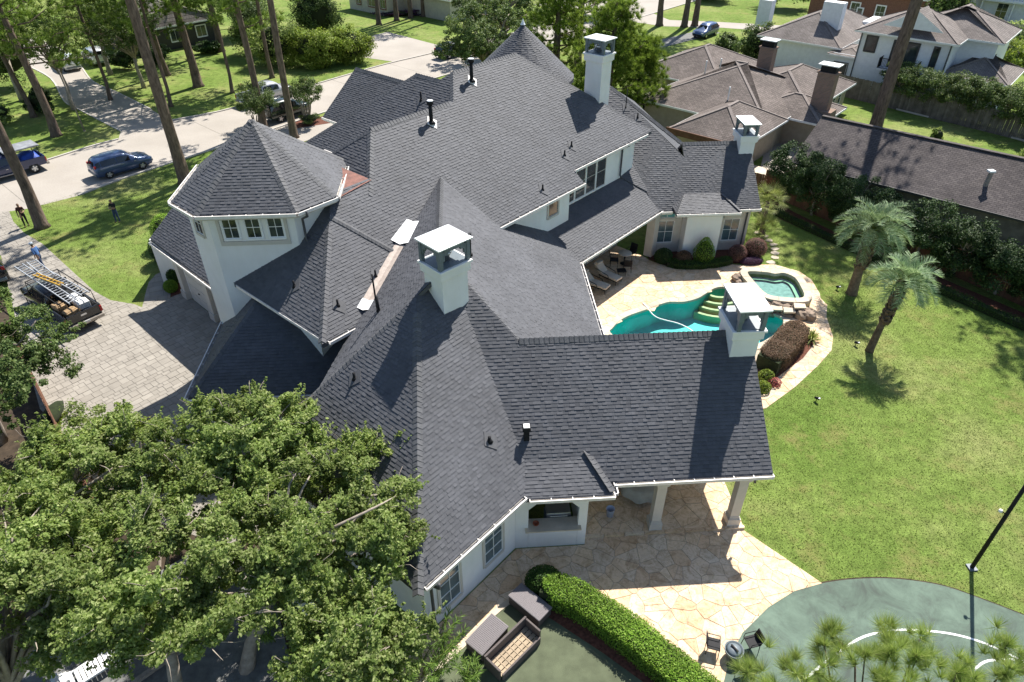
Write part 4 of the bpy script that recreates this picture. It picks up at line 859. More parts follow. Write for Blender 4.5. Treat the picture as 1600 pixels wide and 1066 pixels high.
# brown-roofed neighbour
nb = thing('house', 'low tan house with sprawling brown hipped roofs and brick chimneys', 'house')
hipblock(nb, 51.3, 58.6, 20.8, 26.3, 2.6, 27, along='u'); hipblock(nb, 56.3, 69, 21.0, 32.6, 2.6, 23, along='v'); hipblock(nb, 63, 73.4, 20.2, 27.5, 2.6, 24, along='u'); hipblock(nb, 64, 74, 29, 38, 2.6, 24, along='u'); hipblock(nb, 60.5, 65.5, 18.3, 24, 2.5, 22, along='v')
for (u, v, zb, zt, w, d) in ((66.2, 26.0, 3, 6.3, 1.35, .9), (62.6, 19.0, 0, 6.0, 1.5, .95)):
    x, y = st(u, v); c = MB().box((x, y, (zb + zt) / 2), (w, d, zt - zb), R(-45)).build('chimney', 'brick', nb)
    if zb == 0: MB().box((*st(u - .1, v - .25), 1.5), (2.5, 1.7, 3.0), R(-45), .8).build('chimney_base', 'brick', c)
    MB().box((x, y, zt + .3), (w * .85, d * .8, .55), R(-45)).build('spark_screen', 'black', c); MB().box((x, y, zt + .62), (w * 1.15, d * 1.25, .08), R(-45)).build('cap_top', 'zinc', c); MB().box((x, y, zt - .02), (w * 1.12, d * 1.15, .1), R(-45)).build('crown', 'brick', c)
for u in (66.8, 68.3, 69.8, 71.3): window(st(u, 20.2), AR, 1.0, .7, 1.2, 1, 2, 'glass', 'greige', 'white', .06, nb)
for u, v in ((63.2, 30.5), (64.8, 29.8), (62.0, 28.0), (57.9, 25.4)): x, y = st(u, v); MB().tube([(x, y, 3.5), (x, y, 4.9 if v > 29 else 4.6)], .07, 8).build('vent_pipe', 'zinc', nb)
MB().beam((*st(50.5, 20.0), 2.45), (*st(50.5, 27.0), 2.45), .1, .5).build('soffit_board', 'fence', nb)
# white two-storey neighbour with its low wings
wh = thing('house', 'white two-storey house with grey-brown hipped roof and black-railed balcony', 'house')
hipblock(wh, 80.6, 88, 13.7, 22.3, 6.0, 25, 'siding', 'grey', along='v'); hipblock(wh, 84, 91, 10.5, 19, 6.0, 25, 'siding', 'grey', along='u'); hipblock(wh, 81.4, 88, 8.5, 13.8, 3.0, 24, 'siding', 'grey', along='v'); hipblock(wh, 83, 97, 25, 33.5, 3.5, 26, 'siding', 'grey', along='u'); hipblock(wh, 82, 87, 22, 25.2, 3.0, 15, 'siding', 'grey', .3)
g = MB(); a, b, c = (*st(80.2, 20.4), 6.75), (*st(80.2, 14.8), 6.75), (*st(80.2, 17.6), 8.4); d = (*st(83.6, 17.6), 8.4); g.poly([a, b, c]); g.build('gable_front', 'siding', wh)
g = MB(); g.poly([b, d, c]); g.poly([c, d, a]); g.build('gable_roof', 'grey_roof', wh)
window(st(80.58, 21.6), AL, 4.1, 1.0, 1.4, 1, 1, 'glass', 'darktrim', 'darktrim', .1, wh); window(st(80.58, 18.9), AL, 3.0, 2.3, 2.4, 2, 1, 'glass', 'darktrim', 'darktrim', .12, wh); window(st(80.58, 15.2), AL, 3.0, .5, 2.4, 1, 1, 'glass', 'darktrim', 'darktrim', .06, wh)
window(st(81.38, 12.0), AL, 1.0, 1.3, 1.2, 1, 1, 'glasscurtain', 'white', 'white', .08, wh); window(st(81.98, 24.6), AL, 1.0, 1.4, 1.2, 2, 1, 'glass', 'darktrim', 'white', .08, wh)
bal = MB().prism([st(u, v) for u, v in ((79.4, 15.9), (80.6, 15.9), (80.6, 19.6), (79.4, 19.6))], 2.75, 2.9).build('balcony', 'siding', wh); mb = MB()
for v in np.arange(15.95, 19.6, .13): x, y = st(79.45, v); mb.box((x, y, 3.4), (.025, .025, .95))
for u in np.arange(79.45, 80.6, .13):
    for v in (15.95, 19.55): x, y = st(u, v); mb.box((x, y, 3.4), (.025, .025, .95))
for p, q in ((st(79.45, 15.95), st(79.45, 19.55)), (st(79.45, 15.95), st(80.6, 15.95)), (st(79.45, 19.55), st(80.6, 19.55))): mb.beam((*p, 3.9), (*q, 3.9), .05, .05); mb.beam((*p, 2.97), (*q, 2.97), .04, .04)
mb.build('railing', 'black', bal)
for v in (22.2, 13.8): x, y = st(80.5, v); MB().tube([(x, y, 0), (x, y, 5.9)], .06, 6).build('downpipe', 'downpipe', wh)
x, y = st(86.5, 27.5); MB().box((x, y, 3.6), (2.2, 1.2, 7.2), R(-45)).build('chimney', 'siding', wh); MB().box((*st(89, 36.3), 4.6), (1.6, 1.2, 3.0), R(-45)).build('chimney', 'siding', wh)
MB().prism([st(u, v) for u, v in ((93, 26), (97, 26), (97, 19), (93, 19))], 0, 4.4).build('parapet_wall', 'siding', wh)
bm_ = thing('shed', 'long low outbuilding with a dark weathered shingle roof behind the hollies', 'shed')
ang = R(-44); bo = (27.6, 50.9)                                      # ridge start; ridge runs along ang
def BL(a, b, z): return (bo[0] + a * math.cos(ang) - b * math.sin(ang), bo[1] + a * math.sin(ang) + b * math.cos(ang), z)
for sgn, nm in ((-1, 'front'), (1, 'rear')):
    P4 = [BL(0, 0, 4.6), BL(0, 5.1 * sgn, 2.5), BL(26, 5.1 * sgn, 2.5), BL(26, 0, 4.6)]; raw('roof_slope', P4 + [(x, y, z - .12) for x, y, z in P4], [(0, 1, 2, 3), (7, 6, 5, 4), (0, 4, 5, 1), (1, 5, 6, 2), (2, 6, 7, 3)], 'barn_roof_cross', bm_)
MB().beam(BL(0, 0, 4.64), BL(26, 0, 4.64), .32, .07).build('ridge_cap', 'darkbrown', bm_)
MB().prism([BL(.4, -4.6, 0)[:2], BL(26, -4.6, 0)[:2], BL(26, 4.6, 0)[:2], BL(.4, 4.6, 0)[:2]], 0, 2.6).build('wall', 'greyfence', bm_)
raw('gable_end', [BL(.4, -4.6, 2.5), BL(.4, 4.6, 2.5), BL(.4, 0, 4.4)], [(0, 1, 2)], 'siding', bm_); MB().beam(BL(0, -5.12, 2.45), BL(26, -5.12, 2.45), .06, .14).build('fascia', 'darktrim', bm_)
x, y, z = BL(12.2, -3.0, 3.2); o = MB().tube([(x, y, 2.9), (x + .05, y, 4.3)], [.16, .14], 8).build('broken_flue', 'greybark', bm_); MB().box((x, y, 4.35), (.4, .35, .12)).build('flue_cap', 'zinc', o)
# background houses
gh = thing('house', 'grey garage house with a pale gabled roof behind the shaded pines', 'house'); hipblock(gh, 36.5, 48, 93.5, 103, 2.9, 20, 'darktrim', 'grey', .7, along='v', hip=.15)
for v in (95.0, 98.5): x, y = st(36.45, v); mb = MB(); mb.hexa([(*st(36.4, v - 1.4), 0), (*st(36.4, v + 1.4), 0), (*st(36.5, v + 1.4), 0), (*st(36.5, v - 1.4), 0)], [(*st(36.4, v - 1.4), 2.3), (*st(36.4, v + 1.4), 2.3), (*st(36.5, v + 1.4), 2.3), (*st(36.5, v - 1.4), 2.3)]); mb.build('garage_door', 'darktrim', gh)
for u in (38, 41.5, 45): window(st(u, 93.45), AR, .9, 1.3, 1.3, 2, 1, 'glass', 'white', 'white', .1, gh)
chh = thing('house', 'cream house front at the top edge behind the flower bed', 'house'); hipblock(chh, 72.5, 83, 88, 97, 3.0, 24, 'cream', 'brown', .5)
for v, w in ((95, .9), (92.2, 1.6), (89.4, 1.2)): window(st(72.45, v), AL, 1.0, w, 1.2, 2, 1, 'glass', 'brickwall', 'white', .14, chh)
hipblock(chh, 76, 86, 78, 88.5, 3.0, 24, 'cream', 'brown', .5)
rb = thing('house', 'red brick house with a white panelled door at the top right', 'house'); hipblock(rb, 114, 127, 22, 40, 4.2, 24, 'brickwall', 'grey', .6)
for v in (37.5, 34, 30.5, 26): window(st(113.95, v), AL, 1.0, 1.2, 1.7, 2, 2, 'glass', 'white', 'white', .12, rb)
x, y = st(113.9, 32.6); dr = MB().box((x, y, 1.1), (1.0, .1, 2.2), R(-45)).build('door', 'white', rb); MB().box((x - .05, y - .05, 1.6), (.6, .08, .9), R(-45)).build('door_glass', 'glass', dr)
gw = thing('house', 'pale grey house with a railed upper porch in the top right corner', 'house'); hipblock(gw, 128, 140, 6, 24, 6, 22, 'siding', 'grey', .6); mb = MB()
for v in np.arange(8, 20, .35): x, y = st(127.2, v); mb.box((x, y, 3.6), (.07, .07, .9))
mb.beam((*st(127.2, 8), 4.1), (*st(127.2, 20), 4.1), .1, .1); mb.beam((*st(127.2, 8), 3.1), (*st(127.2, 20), 3.1), .1, .12); mb.build('railing', 'white', gw)
MB().prism([st(u, v) for u, v in ((127, 7), (128, 7), (128, 20.5), (127, 20.5))], 2.85, 3.05).build('porch_deck', 'siding', gw)
for v in (8, 12, 16, 20): x, y = st(127.3, v); MB().box((x, y, 1.4), (.22, .22, 2.9)).build('post', 'white', gw)
for v in (10, 14, 18): window(st(127.95, v), AL, .6, 1.4, 2.0, 2, 2, 'glass', 'white', 'white', .1, gw)
# fences: every board that shows is a board
def fence(name, label, p0, p1, h, mat, bw=.15, cat='fence', rail=True, limit=300, ragged=0.):
    p0, p1 = np.array(p0, float), np.array(p1, float); L = np.hypot(*(p1 - p0)); d = (p1 - p0) / L; rz = math.atan2(d[1], d[0]); n = int(L / bw); t = thing(name, label, cat, (p0[0], p0[1], 0), rz)
    me = bpy.data.meshes.new('board'); b = MB().box((0, 0, h / 2), (bw * .95, .025, h)); me.from_pydata(b.v, [], b.f); me.materials.append(M[mat])
    for i in range(min(n, limit)): o = bpy.data.objects.new('board', me); link(o, t); o.location = ((i + .5) * bw, random.uniform(-.004, .004), random.uniform(-.04, .02) - ragged * random.random()); o.rotation_euler = (0, random.uniform(-.006, .006), 0)
    if rail: MB().box((L / 2, .05, h * .75), (L, .05, .1)).build('rail', mat, t); MB().box((L / 2, .05, h * .2), (L, .05, .1)).build('rail', mat, t)
    return t
fence('fence', 'reddish cedar board fence behind the row of dark hollies', (22.6, 47.6), (33.6, 28.0), 1.8, 'fence', .16)
fence('fence', 'short reddish cedar fence beside the pale side terrace', (19.3, 49.4), (22.4, 46.7), 1.7, 'fence', .16)
fence('fence', 'grey weathered board fence behind the leafy shrubs of the white house', st(78.6, 27.0), st(75.0, 3.0), 2.1, 'greyfence', .16)
fence('fence', 'brown wooden fence along the driveway under the left tree', (-24.0, 30.5), (-14.5, 18.0), 1.8, 'fence', .16)
fence('gate_screen', 'tilted grey wooden screen showing through the tree beside the house', (-7.1, 14.8), (-5.5, 13.2), 2.0, 'white', .18, 'screen')
mb = MB(); E_ = [(41.6, 68.2), (44.2, 64.4), (47.4, 60.4), (50.2, 56.2)]
ribbon('stone_edging', E_, .3, .15, 'curb', 0)
# ------------------------------------------------------------------ vegetation
def unit(a): return a / (np.linalg.norm(a, axis=-1, keepdims=True) + 1e-9)
def leaf_quads(P, size, aspect=.55, up=.5, var=.35, dirs=None):
    n = len(P); N = unit(rng.normal(size=(n, 3)) + np.array((0, 0, up * 2)) + (0 if dirs is None else dirs)); A = unit(np.cross(N, rng.normal(size=(n, 3)))); B = np.cross(N, A)
    s = (size * (1 + var * rng.uniform(-1, 1, n)))[:, None] / 2; f = N * s * .18
    return np.stack([P + A * s, P + B * s * aspect + f, P - A * s, P - B * s * aspect + f], 1)
def ball(n, shell=.5): d = unit(rng.normal(size=(n, 3))); return d * (shell + (1 - shell) * rng.random((n, 1))) 
def clump_pts(C, per, cr, flat=.75):
    C = np.asarray(C); k = len(C); r = cr * rng.uniform(.65, 1.25, k)
    P = np.repeat(C, per, 0); d = ball(k * per, .35); d[:, 2] *= flat; return P + d * np.repeat(r, per)[:, None]
def limb(mb, a, b, r0, r1, sag=.15, n=6):
    a, b = np.array(a, float), np.array(b, float); L = np.linalg.norm(b - a); m1 = a + (b - a) * .35 + rng.normal(size=3) * L * .06 + np.array((0, 0, sag * L)); m2 = a + (b - a) * .7 + rng.normal(size=3) * L * .06 + np.array((0, 0, sag * L * .7))
    mb.tube([a, m1, m2, b], [r0, r0 * .7 + r1 * .3, r0 * .35 + r1 * .65, r1], n)
def tree(name, label, base, fork, tr, cc, rad, K, per, cr, leaf, mat='elm', bark='greybark', group=None, cat='tree', shell=.55, lowcut=-.75, twigs=0, aspect=.55, stems=1):
    """base xy, fork height, crown centre cc (x,y,z), radii rad"""
    t = thing(name, label, cat, (base[0], base[1], 0), 0, group); o = np.array((base[0], base[1], 0)); cc = np.array(cc, float) - o; rad = np.array(rad, float)
    d = unit(rng.normal(size=(K * 3, 3))); d = d[d[:, 2] > lowcut][:K]; K = len(d); C = cc + d * rad * (rng.uniform(shell, 1, (K, 1)) ** .7); C[: K // 4] = cc + (C[: K // 4] - cc) * .55
    mb = MB(); f = np.array((cc[0] * .35, cc[1] * .35, fork))
    for s in range(stems):
        b0 = np.array((0, 0, -.1)) if stems == 1 else np.array((.18 * math.cos(s * 6.28 / stems), .18 * math.sin(s * 6.28 / stems), -.1)); ff = f if stems == 1 else f + np.array((.5 * math.cos(s * 6.28 / stems), .5 * math.sin(s * 6.28 / stems), rng.uniform(-.2, .2)))
        mb.tube([b0, b0 + (ff - b0) * .3 + rng.normal(size=3) * tr * .3, b0 + (ff - b0) * .65 + rng.normal(size=3) * tr * .4, ff], [tr * 1.35, tr, tr * .9, tr * .75], 8)
    mb.build('trunk', bark, t, True); mb = MB()
    for c in C[rng.permutation(K)[: min(K, 26)]]: limb(mb, f + rng.normal(size=3) * tr * .3, c, tr * .42, tr * .06)
    mb.build('limbs', bark, t, True)
    if cr > .55:
        C2 = np.repeat(C, 7, 0) + ball(len(C) * 7, .5) * cr * np.array((1, 1, .7)); P = clump_pts(C2, max(1, per // 7), cr * .42, .65)
    else: P = clump_pts(C, per, cr)
    if twigs >= 30:                                                  # leafy sprays that break the outline
        ns = twigs * 5; i = rng.integers(0, K, ns); dv_ = unit(unit(C[i] - cc) * .7 + np.array((0, 0, .75)) + rng.normal(size=(ns, 3)) * .45); u = rng.random((ns, 34, 1)); SP = C[i][:, None] + dv_[:, None] * (u * cr * rng.uniform(.9, 1.9, (ns, 1, 1))) + rng.normal(size=(ns, 34, 3)) * .075 * (1.1 - u)
        P = np.concatenate([P, SP.reshape(-1, 3)])
    quads('crown', leaf_quads(P, leaf, aspect, dirs=unit(P - cc) * .8), mat, t)
    if twigs:
        mb = MB()
        for i in rng.integers(0, K, twigs): c = C[i]; e = c + unit(rng.normal(size=3) + np.array((0, 0, .8)) + unit(c - cc)) * cr * rng.uniform(1.0, 1.7); limb(mb, c, e, .022, .006, .02, 4)
        tag(mb.build('twigs', bark, t, True), kind='stuff')
    return t
def needles(C, D, per, ln, w, spread=.9):
    """tufts at C pointing along D -> triangles"""
    P = np.repeat(C, per, 0); d = unit(np.repeat(D, per, 0) + rng.normal(size=(len(P), 3)) * spread * .6); side = unit(np.cross(d, rng.normal(size=d.shape))) * w / 2; L = (ln * rng.uniform(.7, 1.15, len(P)))[:, None]; b = P + d * L * .08
    return np.stack([b - side, b + side, P + d * L], 1)
def pine(label, base, h, tr, z0, rc, tufts, per, ln, w, lean=(0, 0), mat='pine', group='tall pines', name='pine_tree', branches=22, bend=0.):
    t = thing(name, label, 'tree', (base[0], base[1], 0), 0, group); top = np.array((lean[0], lean[1], h)); pts = [np.array((0, 0, -.1)), np.array((0, 0, .25))] + [top * k + np.array((math.sin(k * 5 + base[0]) * bend, math.cos(k * 4) * bend * .5, 0)) for k in (.12, .3, .5, .7, .88)] + [top]
    MB().tube(pts, [tr * 1.75, tr * 1.3, tr, tr * .93, tr * .82, tr * .66, tr * .4, tr * .15], 12).build('trunk', 'bark', t, True); mb = MB(); C = []; D = []; nb_ = max(1, tufts // branches)
    for i in range(branches):
        k = i / branches; z = z0 + (h - z0) * k ** .85; a = i * 2.4 + rng.uniform(-.4, .4); L = rc * (1 - .72 * k) * rng.uniform(.65, 1.1); o = top * (z / h); e = o + np.array((math.cos(a) * L, math.sin(a) * L, L * rng.uniform(.05, .35))); limb(mb, o, e, tr * .22, tr * .05, .04, 5)
        for j in range(nb_):
            q = rng.uniform(.35, 1.02); p = o + (e - o) * q + rng.normal(size=3) * np.array((1, 1, .5)) * rc * .11; C.append(p); D.append(unit(e - o + np.array((0, 0, L * .7)) + rng.normal(size=3) * .5))
    mb.build('branches', 'bark', t, True); quads('crown', needles(np.array(C), np.array(D), per, ln, w), mat, t, 3); return t
def shrub(name, label, c, rad, n, leaf, mat, group=None, cat='shrub', point=0., core=.82, stem=0., lumps=0):
    t = thing(name, label, cat, (c[0], c[1], 0), 0, group); rx, ry, rz = rad; cz = c[2]
    if lumps: L = ball(lumps, .55) * .74; core = min(core, .52); d = clump_pts(np.repeat(L, 5, 0) + ball(lumps * 5, .6) * .26, max(1, n // lumps // 5), .2, .95)
    else: d = ball(n, .86)
    P = d * np.array(rad)
    if point: k = np.clip(P[:, 2:3] / rz, 0, 1); P[:, :2] *= (1 - point * k); P[:, 2:] *= 1 + point * .25
    P[:, 2] = np.maximum(P[:, 2] + cz, .03); dn = unit(d)
    quads('foliage', leaf_quads(P, leaf, .6, .3, dirs=dn * 1.4), mat, t)
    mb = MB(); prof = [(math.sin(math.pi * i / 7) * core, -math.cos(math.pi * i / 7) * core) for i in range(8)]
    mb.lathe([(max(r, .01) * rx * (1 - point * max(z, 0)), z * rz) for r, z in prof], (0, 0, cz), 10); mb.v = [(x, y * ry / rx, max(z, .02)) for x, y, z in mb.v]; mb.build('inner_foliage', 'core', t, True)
    if stem: MB().tube([(0, 0, -.05), (0, 0, cz)], stem, 7).build('trunk', 'greybark', t, True)
    return t
def hedge(name, label, line, w, h, n, leaf, mat, z0=.0, cat='hedge', bump=.1, smooth=4):
    line = np.array(smooth_line(line, smooth)); seg = np.hypot(*np.diff(line, axis=0).T); cum = np.r_[0, np.cumsum(seg)]; o = line[0]; t = thing(name, label, cat, (o[0], o[1], 0))
    u = rng.uniform(0, cum[-1], n); i = np.clip(np.searchsorted(cum, u) - 1, 0, len(seg) - 1); f = ((u - cum[i]) / seg[i])[:, None]; p = line[i] + (line[i + 1] - line[i]) * f; d = unit(line[i + 1] - line[i]); nn = np.stack([-d[:, 1], d[:, 0]], 1)
    k = rng.random(n); wf = np.where(k < .5, rng.uniform(-1, 1, n), np.where(k < .75, -1, 1)); zf = np.where(k < .5, 1., rng.random(n)); rnd = 1 - .12 * np.abs(wf) ** 4 * (zf > .9); wob = bump * (np.sin(u * 2.3) + np.sin(u * 5.1 + 1) * .6)
    e = np.minimum(u, cum[-1] - u); endf = np.clip(e / (w * .5), 0, 1) ** .4
    P = np.c_[p + nn * (wf * w / 2 * endf * (1 + .06 * rng.normal(size=n)))[:, None] - o, z0 + h * zf * rnd + wob * (zf > .9) * .5 + np.abs(rng.normal(size=n)) * .045]; nr = np.c_[nn * wf[:, None] * (k >= .5)[:, None], (k < .5).astype(float)]
    quads('foliage', leaf_quads(P, leaf, .6, .2, dirs=nr * 1.6), mat, t); mb = MB()
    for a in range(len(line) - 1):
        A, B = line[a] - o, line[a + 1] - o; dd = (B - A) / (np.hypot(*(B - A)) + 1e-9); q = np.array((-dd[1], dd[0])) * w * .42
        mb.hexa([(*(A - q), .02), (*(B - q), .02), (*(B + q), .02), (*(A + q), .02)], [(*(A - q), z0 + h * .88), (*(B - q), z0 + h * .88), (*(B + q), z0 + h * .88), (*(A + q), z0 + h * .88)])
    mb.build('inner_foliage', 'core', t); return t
# --- foreground broadleaf trees at the left
tree('elm_tree', 'big leafy elm tree overlapping the front left roof slope', (-7.9, 12.2), 2.6, .2, (-4.9, 14.9, 4.5), (3.3, 3.2, 1.6), 80, 880, .62, .115, twigs=70)
tree('elm_tree', 'leafy elm tree rising against the dark lower garage roof', (-9.0, 16.0), 2.6, .18, (-8.3, 17.6, 5.0), (3.0, 2.2, 1.5), 66, 860, .58, .115, twigs=40)
tree('elm_tree', 'broad pale-limbed elm tree filling the lower left corner', (-9.6, 11.2), 2.2, .22, (-9.4, 12.6, 4.9), (4.0, 2.6, 1.5), 92, 880, .62, .115, twigs=80)
tree('elm_tree', 'elm tree cut off by the bottom left edge of the picture', (-13.5, 10), 2.6, .22, (-13.6, 12.2, 5.0), (3.4, 3.2, 1.7), 84, 860, .62, .115, twigs=40)
tree('elm_tree', 'elm tree hiding the middle of the left picture edge below the driveway', (-15.0, 15.6), 2.6, .18, (-13.6, 17.3, 4.3), (2.8, 2.4, 1.4), 72, 840, .6, .115, twigs=34)
tree('elm_tree', 'low leafy elm tree beside the front corner window', (-4.9, 9.4), 1.9, .16, (-3.7, 10.7, 3.7), (2.0, 1.7, 1.1), 40, 600, .56, .115, twigs=44)
tree('oak_tree', 'dense grey-green oak tree overhanging the driveway at the left edge', (-21.5, 23.6), 3.0, .24, (-18.9, 22.6, 5.4), (2.8, 3.0, 2.2), 76, 600, .62, .115, 'oak', twigs=10)
tree('sapling', 'thin young tree standing in front of the driveway', (-15.6, 20.3), 1.6, .05, (-15.2, 20.6, 3.2), (.9, .7, 1.6), 26, 60, .33, .12, twigs=16)
tree('sapling', 'sparse slender sapling with bare twigs beside the driveway fence', (-13.5, 20.2), 1.6, .04, (-13.2, 20.3, 3.4), (.6, .6, 1.8), 16, 45, .28, .12, 'bright', twigs=16)
shrub('shrub', 'bright ground shrubs along the fence left of the driveway', (-19.6, 24.6, .5), (.8, 2.2, .6), 2600, .1, 'bright', lumps=9); shrub('shrub', 'pale green shrubs under the saplings by the driveway edge', (-17.2, 21.3, .6), (1.0, 1.7, .8), 2600, .1, 'elm', lumps=8)
def bamboo(label, c, n, h, sp, dirx=(0, 0)):
    t = thing('bamboo_clump', label, 'bamboo', (c[0], c[1], 0)); mb = MB(); P = []; Q = []
    for i in range(n):
        a = rng.uniform(0, 6.28); b = np.array((rng.normal() * .22, rng.normal() * .22, 0)); hh = h * rng.uniform(.65, 1.1); e = b + np.array((math.cos(a) * sp + dirx[0], math.sin(a) * sp + dirx[1], hh)); m = b + (e - b) * .5 + np.array((0, 0, hh * .14)); mb.tube([b, m, e], [.014, .011, .004], 5)
        for j in range(60):
            k = rng.uniform(.25, 1.02); p = b * (1 - k) ** 2 + 2 * m * k * (1 - k) + e * k * k; P.append(p); Q.append(unit(rng.normal(size=3) + np.array((math.cos(a), math.sin(a), .1))))
    mb.build('stem', 'bright', t, True); P = np.array(P); D = np.array(Q); S = unit(np.cross(D, np.array((0, 0, 1.)) + rng.normal(size=D.shape) * .4)) * .014; L = rng.uniform(.16, .3, (len(P), 1))
    quads('leaves', np.stack([P, P + D * L * .45 + S, P + D * L, P + D * L * .45 - S], 1), 'bamboo', t)
bamboo('feathery bamboo shoots in front of the corner window', (-1.9, 11.6), 22, 1.9, .8, (.35, .2)); bamboo('low bamboo leaves at the bottom edge beside the wicker sofa', (-.6, 10.9), 14, 1.0, .7); bamboo('bamboo thicket beneath the elm trees at the bottom edge', (-3.0, 10.3), 26, 1.8, 1.0)
bamboo('narrow bamboo canes rising over the driveway edge', (-12.2, 19.4), 9, 3.6, .5); bamboo('bamboo growing beside the house under the elm canopy', (-7.2, 13.6), 16, 2.2, .9)
# --- young pine tops at the bottom right
PT = (8.8, 5.6, 0)
t = thing('pine_tree', 'bright young pine whose needle tufts rise at the bottom right', 'tree', (8.8, 5.6, 0)); C = np.array([(5.4, 7.0, 7.5), (6.5, 7.15, 7.4), (7.5, 7.45, 7.4), (7.9, 7.75, 7.3), (8.2, 7.1, 7.6), (9.1, 7.75, 7.3), (8.75, 7.1, 7.6), (9.7, 7.45, 7.4), (9.35, 7.0, 7.5), (10.4, 6.8, 7.5), (11.5, 7.15, 7.4), (11.7, 6.7, 7.5), (7.0, 6.8, 7.5), (8.4, 6.5, 7.6), (10.0, 6.6, 7.5), (6.0, 6.6, 7.5), (10.9, 6.5, 7.4)]) + np.array((0, .22, .12)) - np.array((8.8, 5.6, 0)); mb = MB(); mb.tube([(0, 0, -.1), (0, .1, 3), (0, .3, 6.4)], [.2, .16, .08], 10); mb.build('trunk', 'bark', t, True); mb = MB()
CC_, DD_ = [], []
for c in C:
    o = np.array((c[0] * .25, .3 + c[1] * .2, 5.4)); limb(mb, o, c, .035, .014, .02, 6)
    for j in range(11): q = rng.uniform(.86, 1.0) if j else 1.; CC_.append(o + (c - o) * q + rng.normal(size=3) * .17 * (j > 0)); DD_.append(unit(unit(c - o) * .8 + np.array((0, 0, .6)) + rng.normal(size=3) * .5))
mb.build('branches', 'bark', t, True); quads('crown', needles(np.array(CC_), np.array(DD_), 140, .38, .009, 1.0), 'nearpine', t, 3)
# --- tall pines (crowns rise above the picture and cast the broken shade)
PN_ = [('leaning bare pine trunk rising behind the person at the driveway lawn', (-29.76, 45.31), 25, .34, 15, 5.5, (-.6, .8)), ('thick pine trunk standing on the front lawn beside the tower', (-22.17, 52.48), 27, .40, 17, 6., (.4, -.6)),
       ('slender pine trunk behind the tower peak', (-18.8, 64.9), 22, .3, 8.6, 4.2, (-.3, 0)), ('slim straight pine trunk beside the crepe myrtle', (-15.45, 61.99), 26, .3, 17, 5, (.5, .3)),
       ('pine on the far left lawn with its crown over the corner', (-37.21, 64.01), 15, .34, 6.2, 5.4, (-.5, 0)), ('buttressed pine on the lawn across the street', (-28.83, 78.7), 19, .42, 7.6, 5.5, (-.3, .4)), ('pine trunk in front of the grey garage house', (-30.52, 94.0), 17, .4, 6, 5.5, (0, 0)),
       ('massive dark pine trunk crossing in front of the white house', (34.9, 55.2), 30, .48, 19, 7.0, (.5, .4)), ('pine standing just outside the right edge of the picture', (39.5, 41.0), 25, .4, 14, 6.5, (0, 0)), ('left one of two slim dark pine trunks on the far right lawn', (31.95, 103.43), 24, .38, 12, 5, (0, 0)), ('right one of two slim dark pine trunks on the far right lawn', (33.6, 103.9), 24, .38, 13, 5, (.2, 0)),
       ('dark pine trunk beside the far curve of the road', (28.6, 104.5), 22, .4, 10, 5, (0, 0)), ('pine trunk on the left lawn near the picture edge', (-41.8, 69.5), 13, .22, 6, 3.5, (-1.0, 0)), ('thin pine beside the grey garage house drive', (-33.6, 83.3), 16, .26, 6.5, 4.5, (-.8, .3)), ('pine with a low crown behind the tower peak across the street', (-21.5, 81.5), 17, .22, 8, 5.2, (.2, 0)), ('pine crown at the top edge over the side street', (-36.5, 74.5), 15, .16, 6.0, 5, (0, 0)), ('low-crowned pine between the side street and the big lawn pine', (-29.5, 71.8), 15, .16, 6.6, 4.8, (.2, 0)), ('low-crowned pine in front of the dark garage', (-24.5, 76.0), 15, .16, 6.2, 5.0, (0, 0))]
for lb, b, h, tr, z0, rc, ln in PN_: pine(lb, b, h, tr, z0, rc, 560, 30, .58, .045, ln, bend=.12, branches=28)
for lb, b, h, tr, z0, rc, tf in (('bushy bright green pine behind the tall rear chimney', (12.6, 60.5), 11.0, .34, 2.6, 4.0, 1300), ('full green pine between the turret and the rear chimney', (8.6, 66.0), 12.5, .4, 3.4, 4.4, 1200), ('green pine leaning over the neighbouring brown roof', (15.8, 62.5), 7.6, .28, 2.2, 3.2, 800), ('pine growing beyond the turret near the street', (13.5, 83), 15, .4, 5, 4.5, 460)): pine(lb, b, h, tr, z0, rc, tf, 44, .46, .04, (.3, .2), 'brightpine', branches=36)
for lb, b in (('dark trunk nearest the cream house driveway', (-11.8, 108.1)), ('second dark trunk in front of the cream house', (-9.4, 110.5)), ('third dark trunk in front of the cream house', (-7.4, 112.2)), ('fourth slim trunk in front of the cream house', (-5.5, 113)), ('rightmost trunk on the cream house lawn', (-2.8, 112))): pine(lb, b, 20, .3, 11, 4, 200, 20, .6, .05, (0, 0))
# --- garden and street trees
tree('live_oak', 'rounded grey-green live oak behind the main ridge', (2.6, 78.5), 2.2, .4, (2.4, 78.0, 4.6), (5.2, 4.2, 3.6), 90, 300, 1.0, .21, 'oak'); tree('live_oak', 'dense oak crown at the top edge left of the pines', (5.5, 90), 3, .4, (5, 89.5, 6), (6, 5, 4), 80, 260, 1.1, .24, 'oak')
tree('crepe_myrtle', 'crepe myrtle with pale bare stems by the curb', (-15.0, 66.2), 1.9, .07, (-14.6, 65.8, 3.1), (1.6, 1.6, 1.1), 52, 150, .45, .13, 'oak', 'greybark', 'crepe myrtles by the street', stems=6); tree('crepe_myrtle', 'crepe myrtle with white blossom just behind the tower roof', (-19.6, 65.6), 1.2, .07, (-19.0, 65.1, 2.7), (2.0, 2.0, 1.4), 60, 150, .48, .13, 'oak', 'greybark', 'crepe myrtles by the street', stems=5)
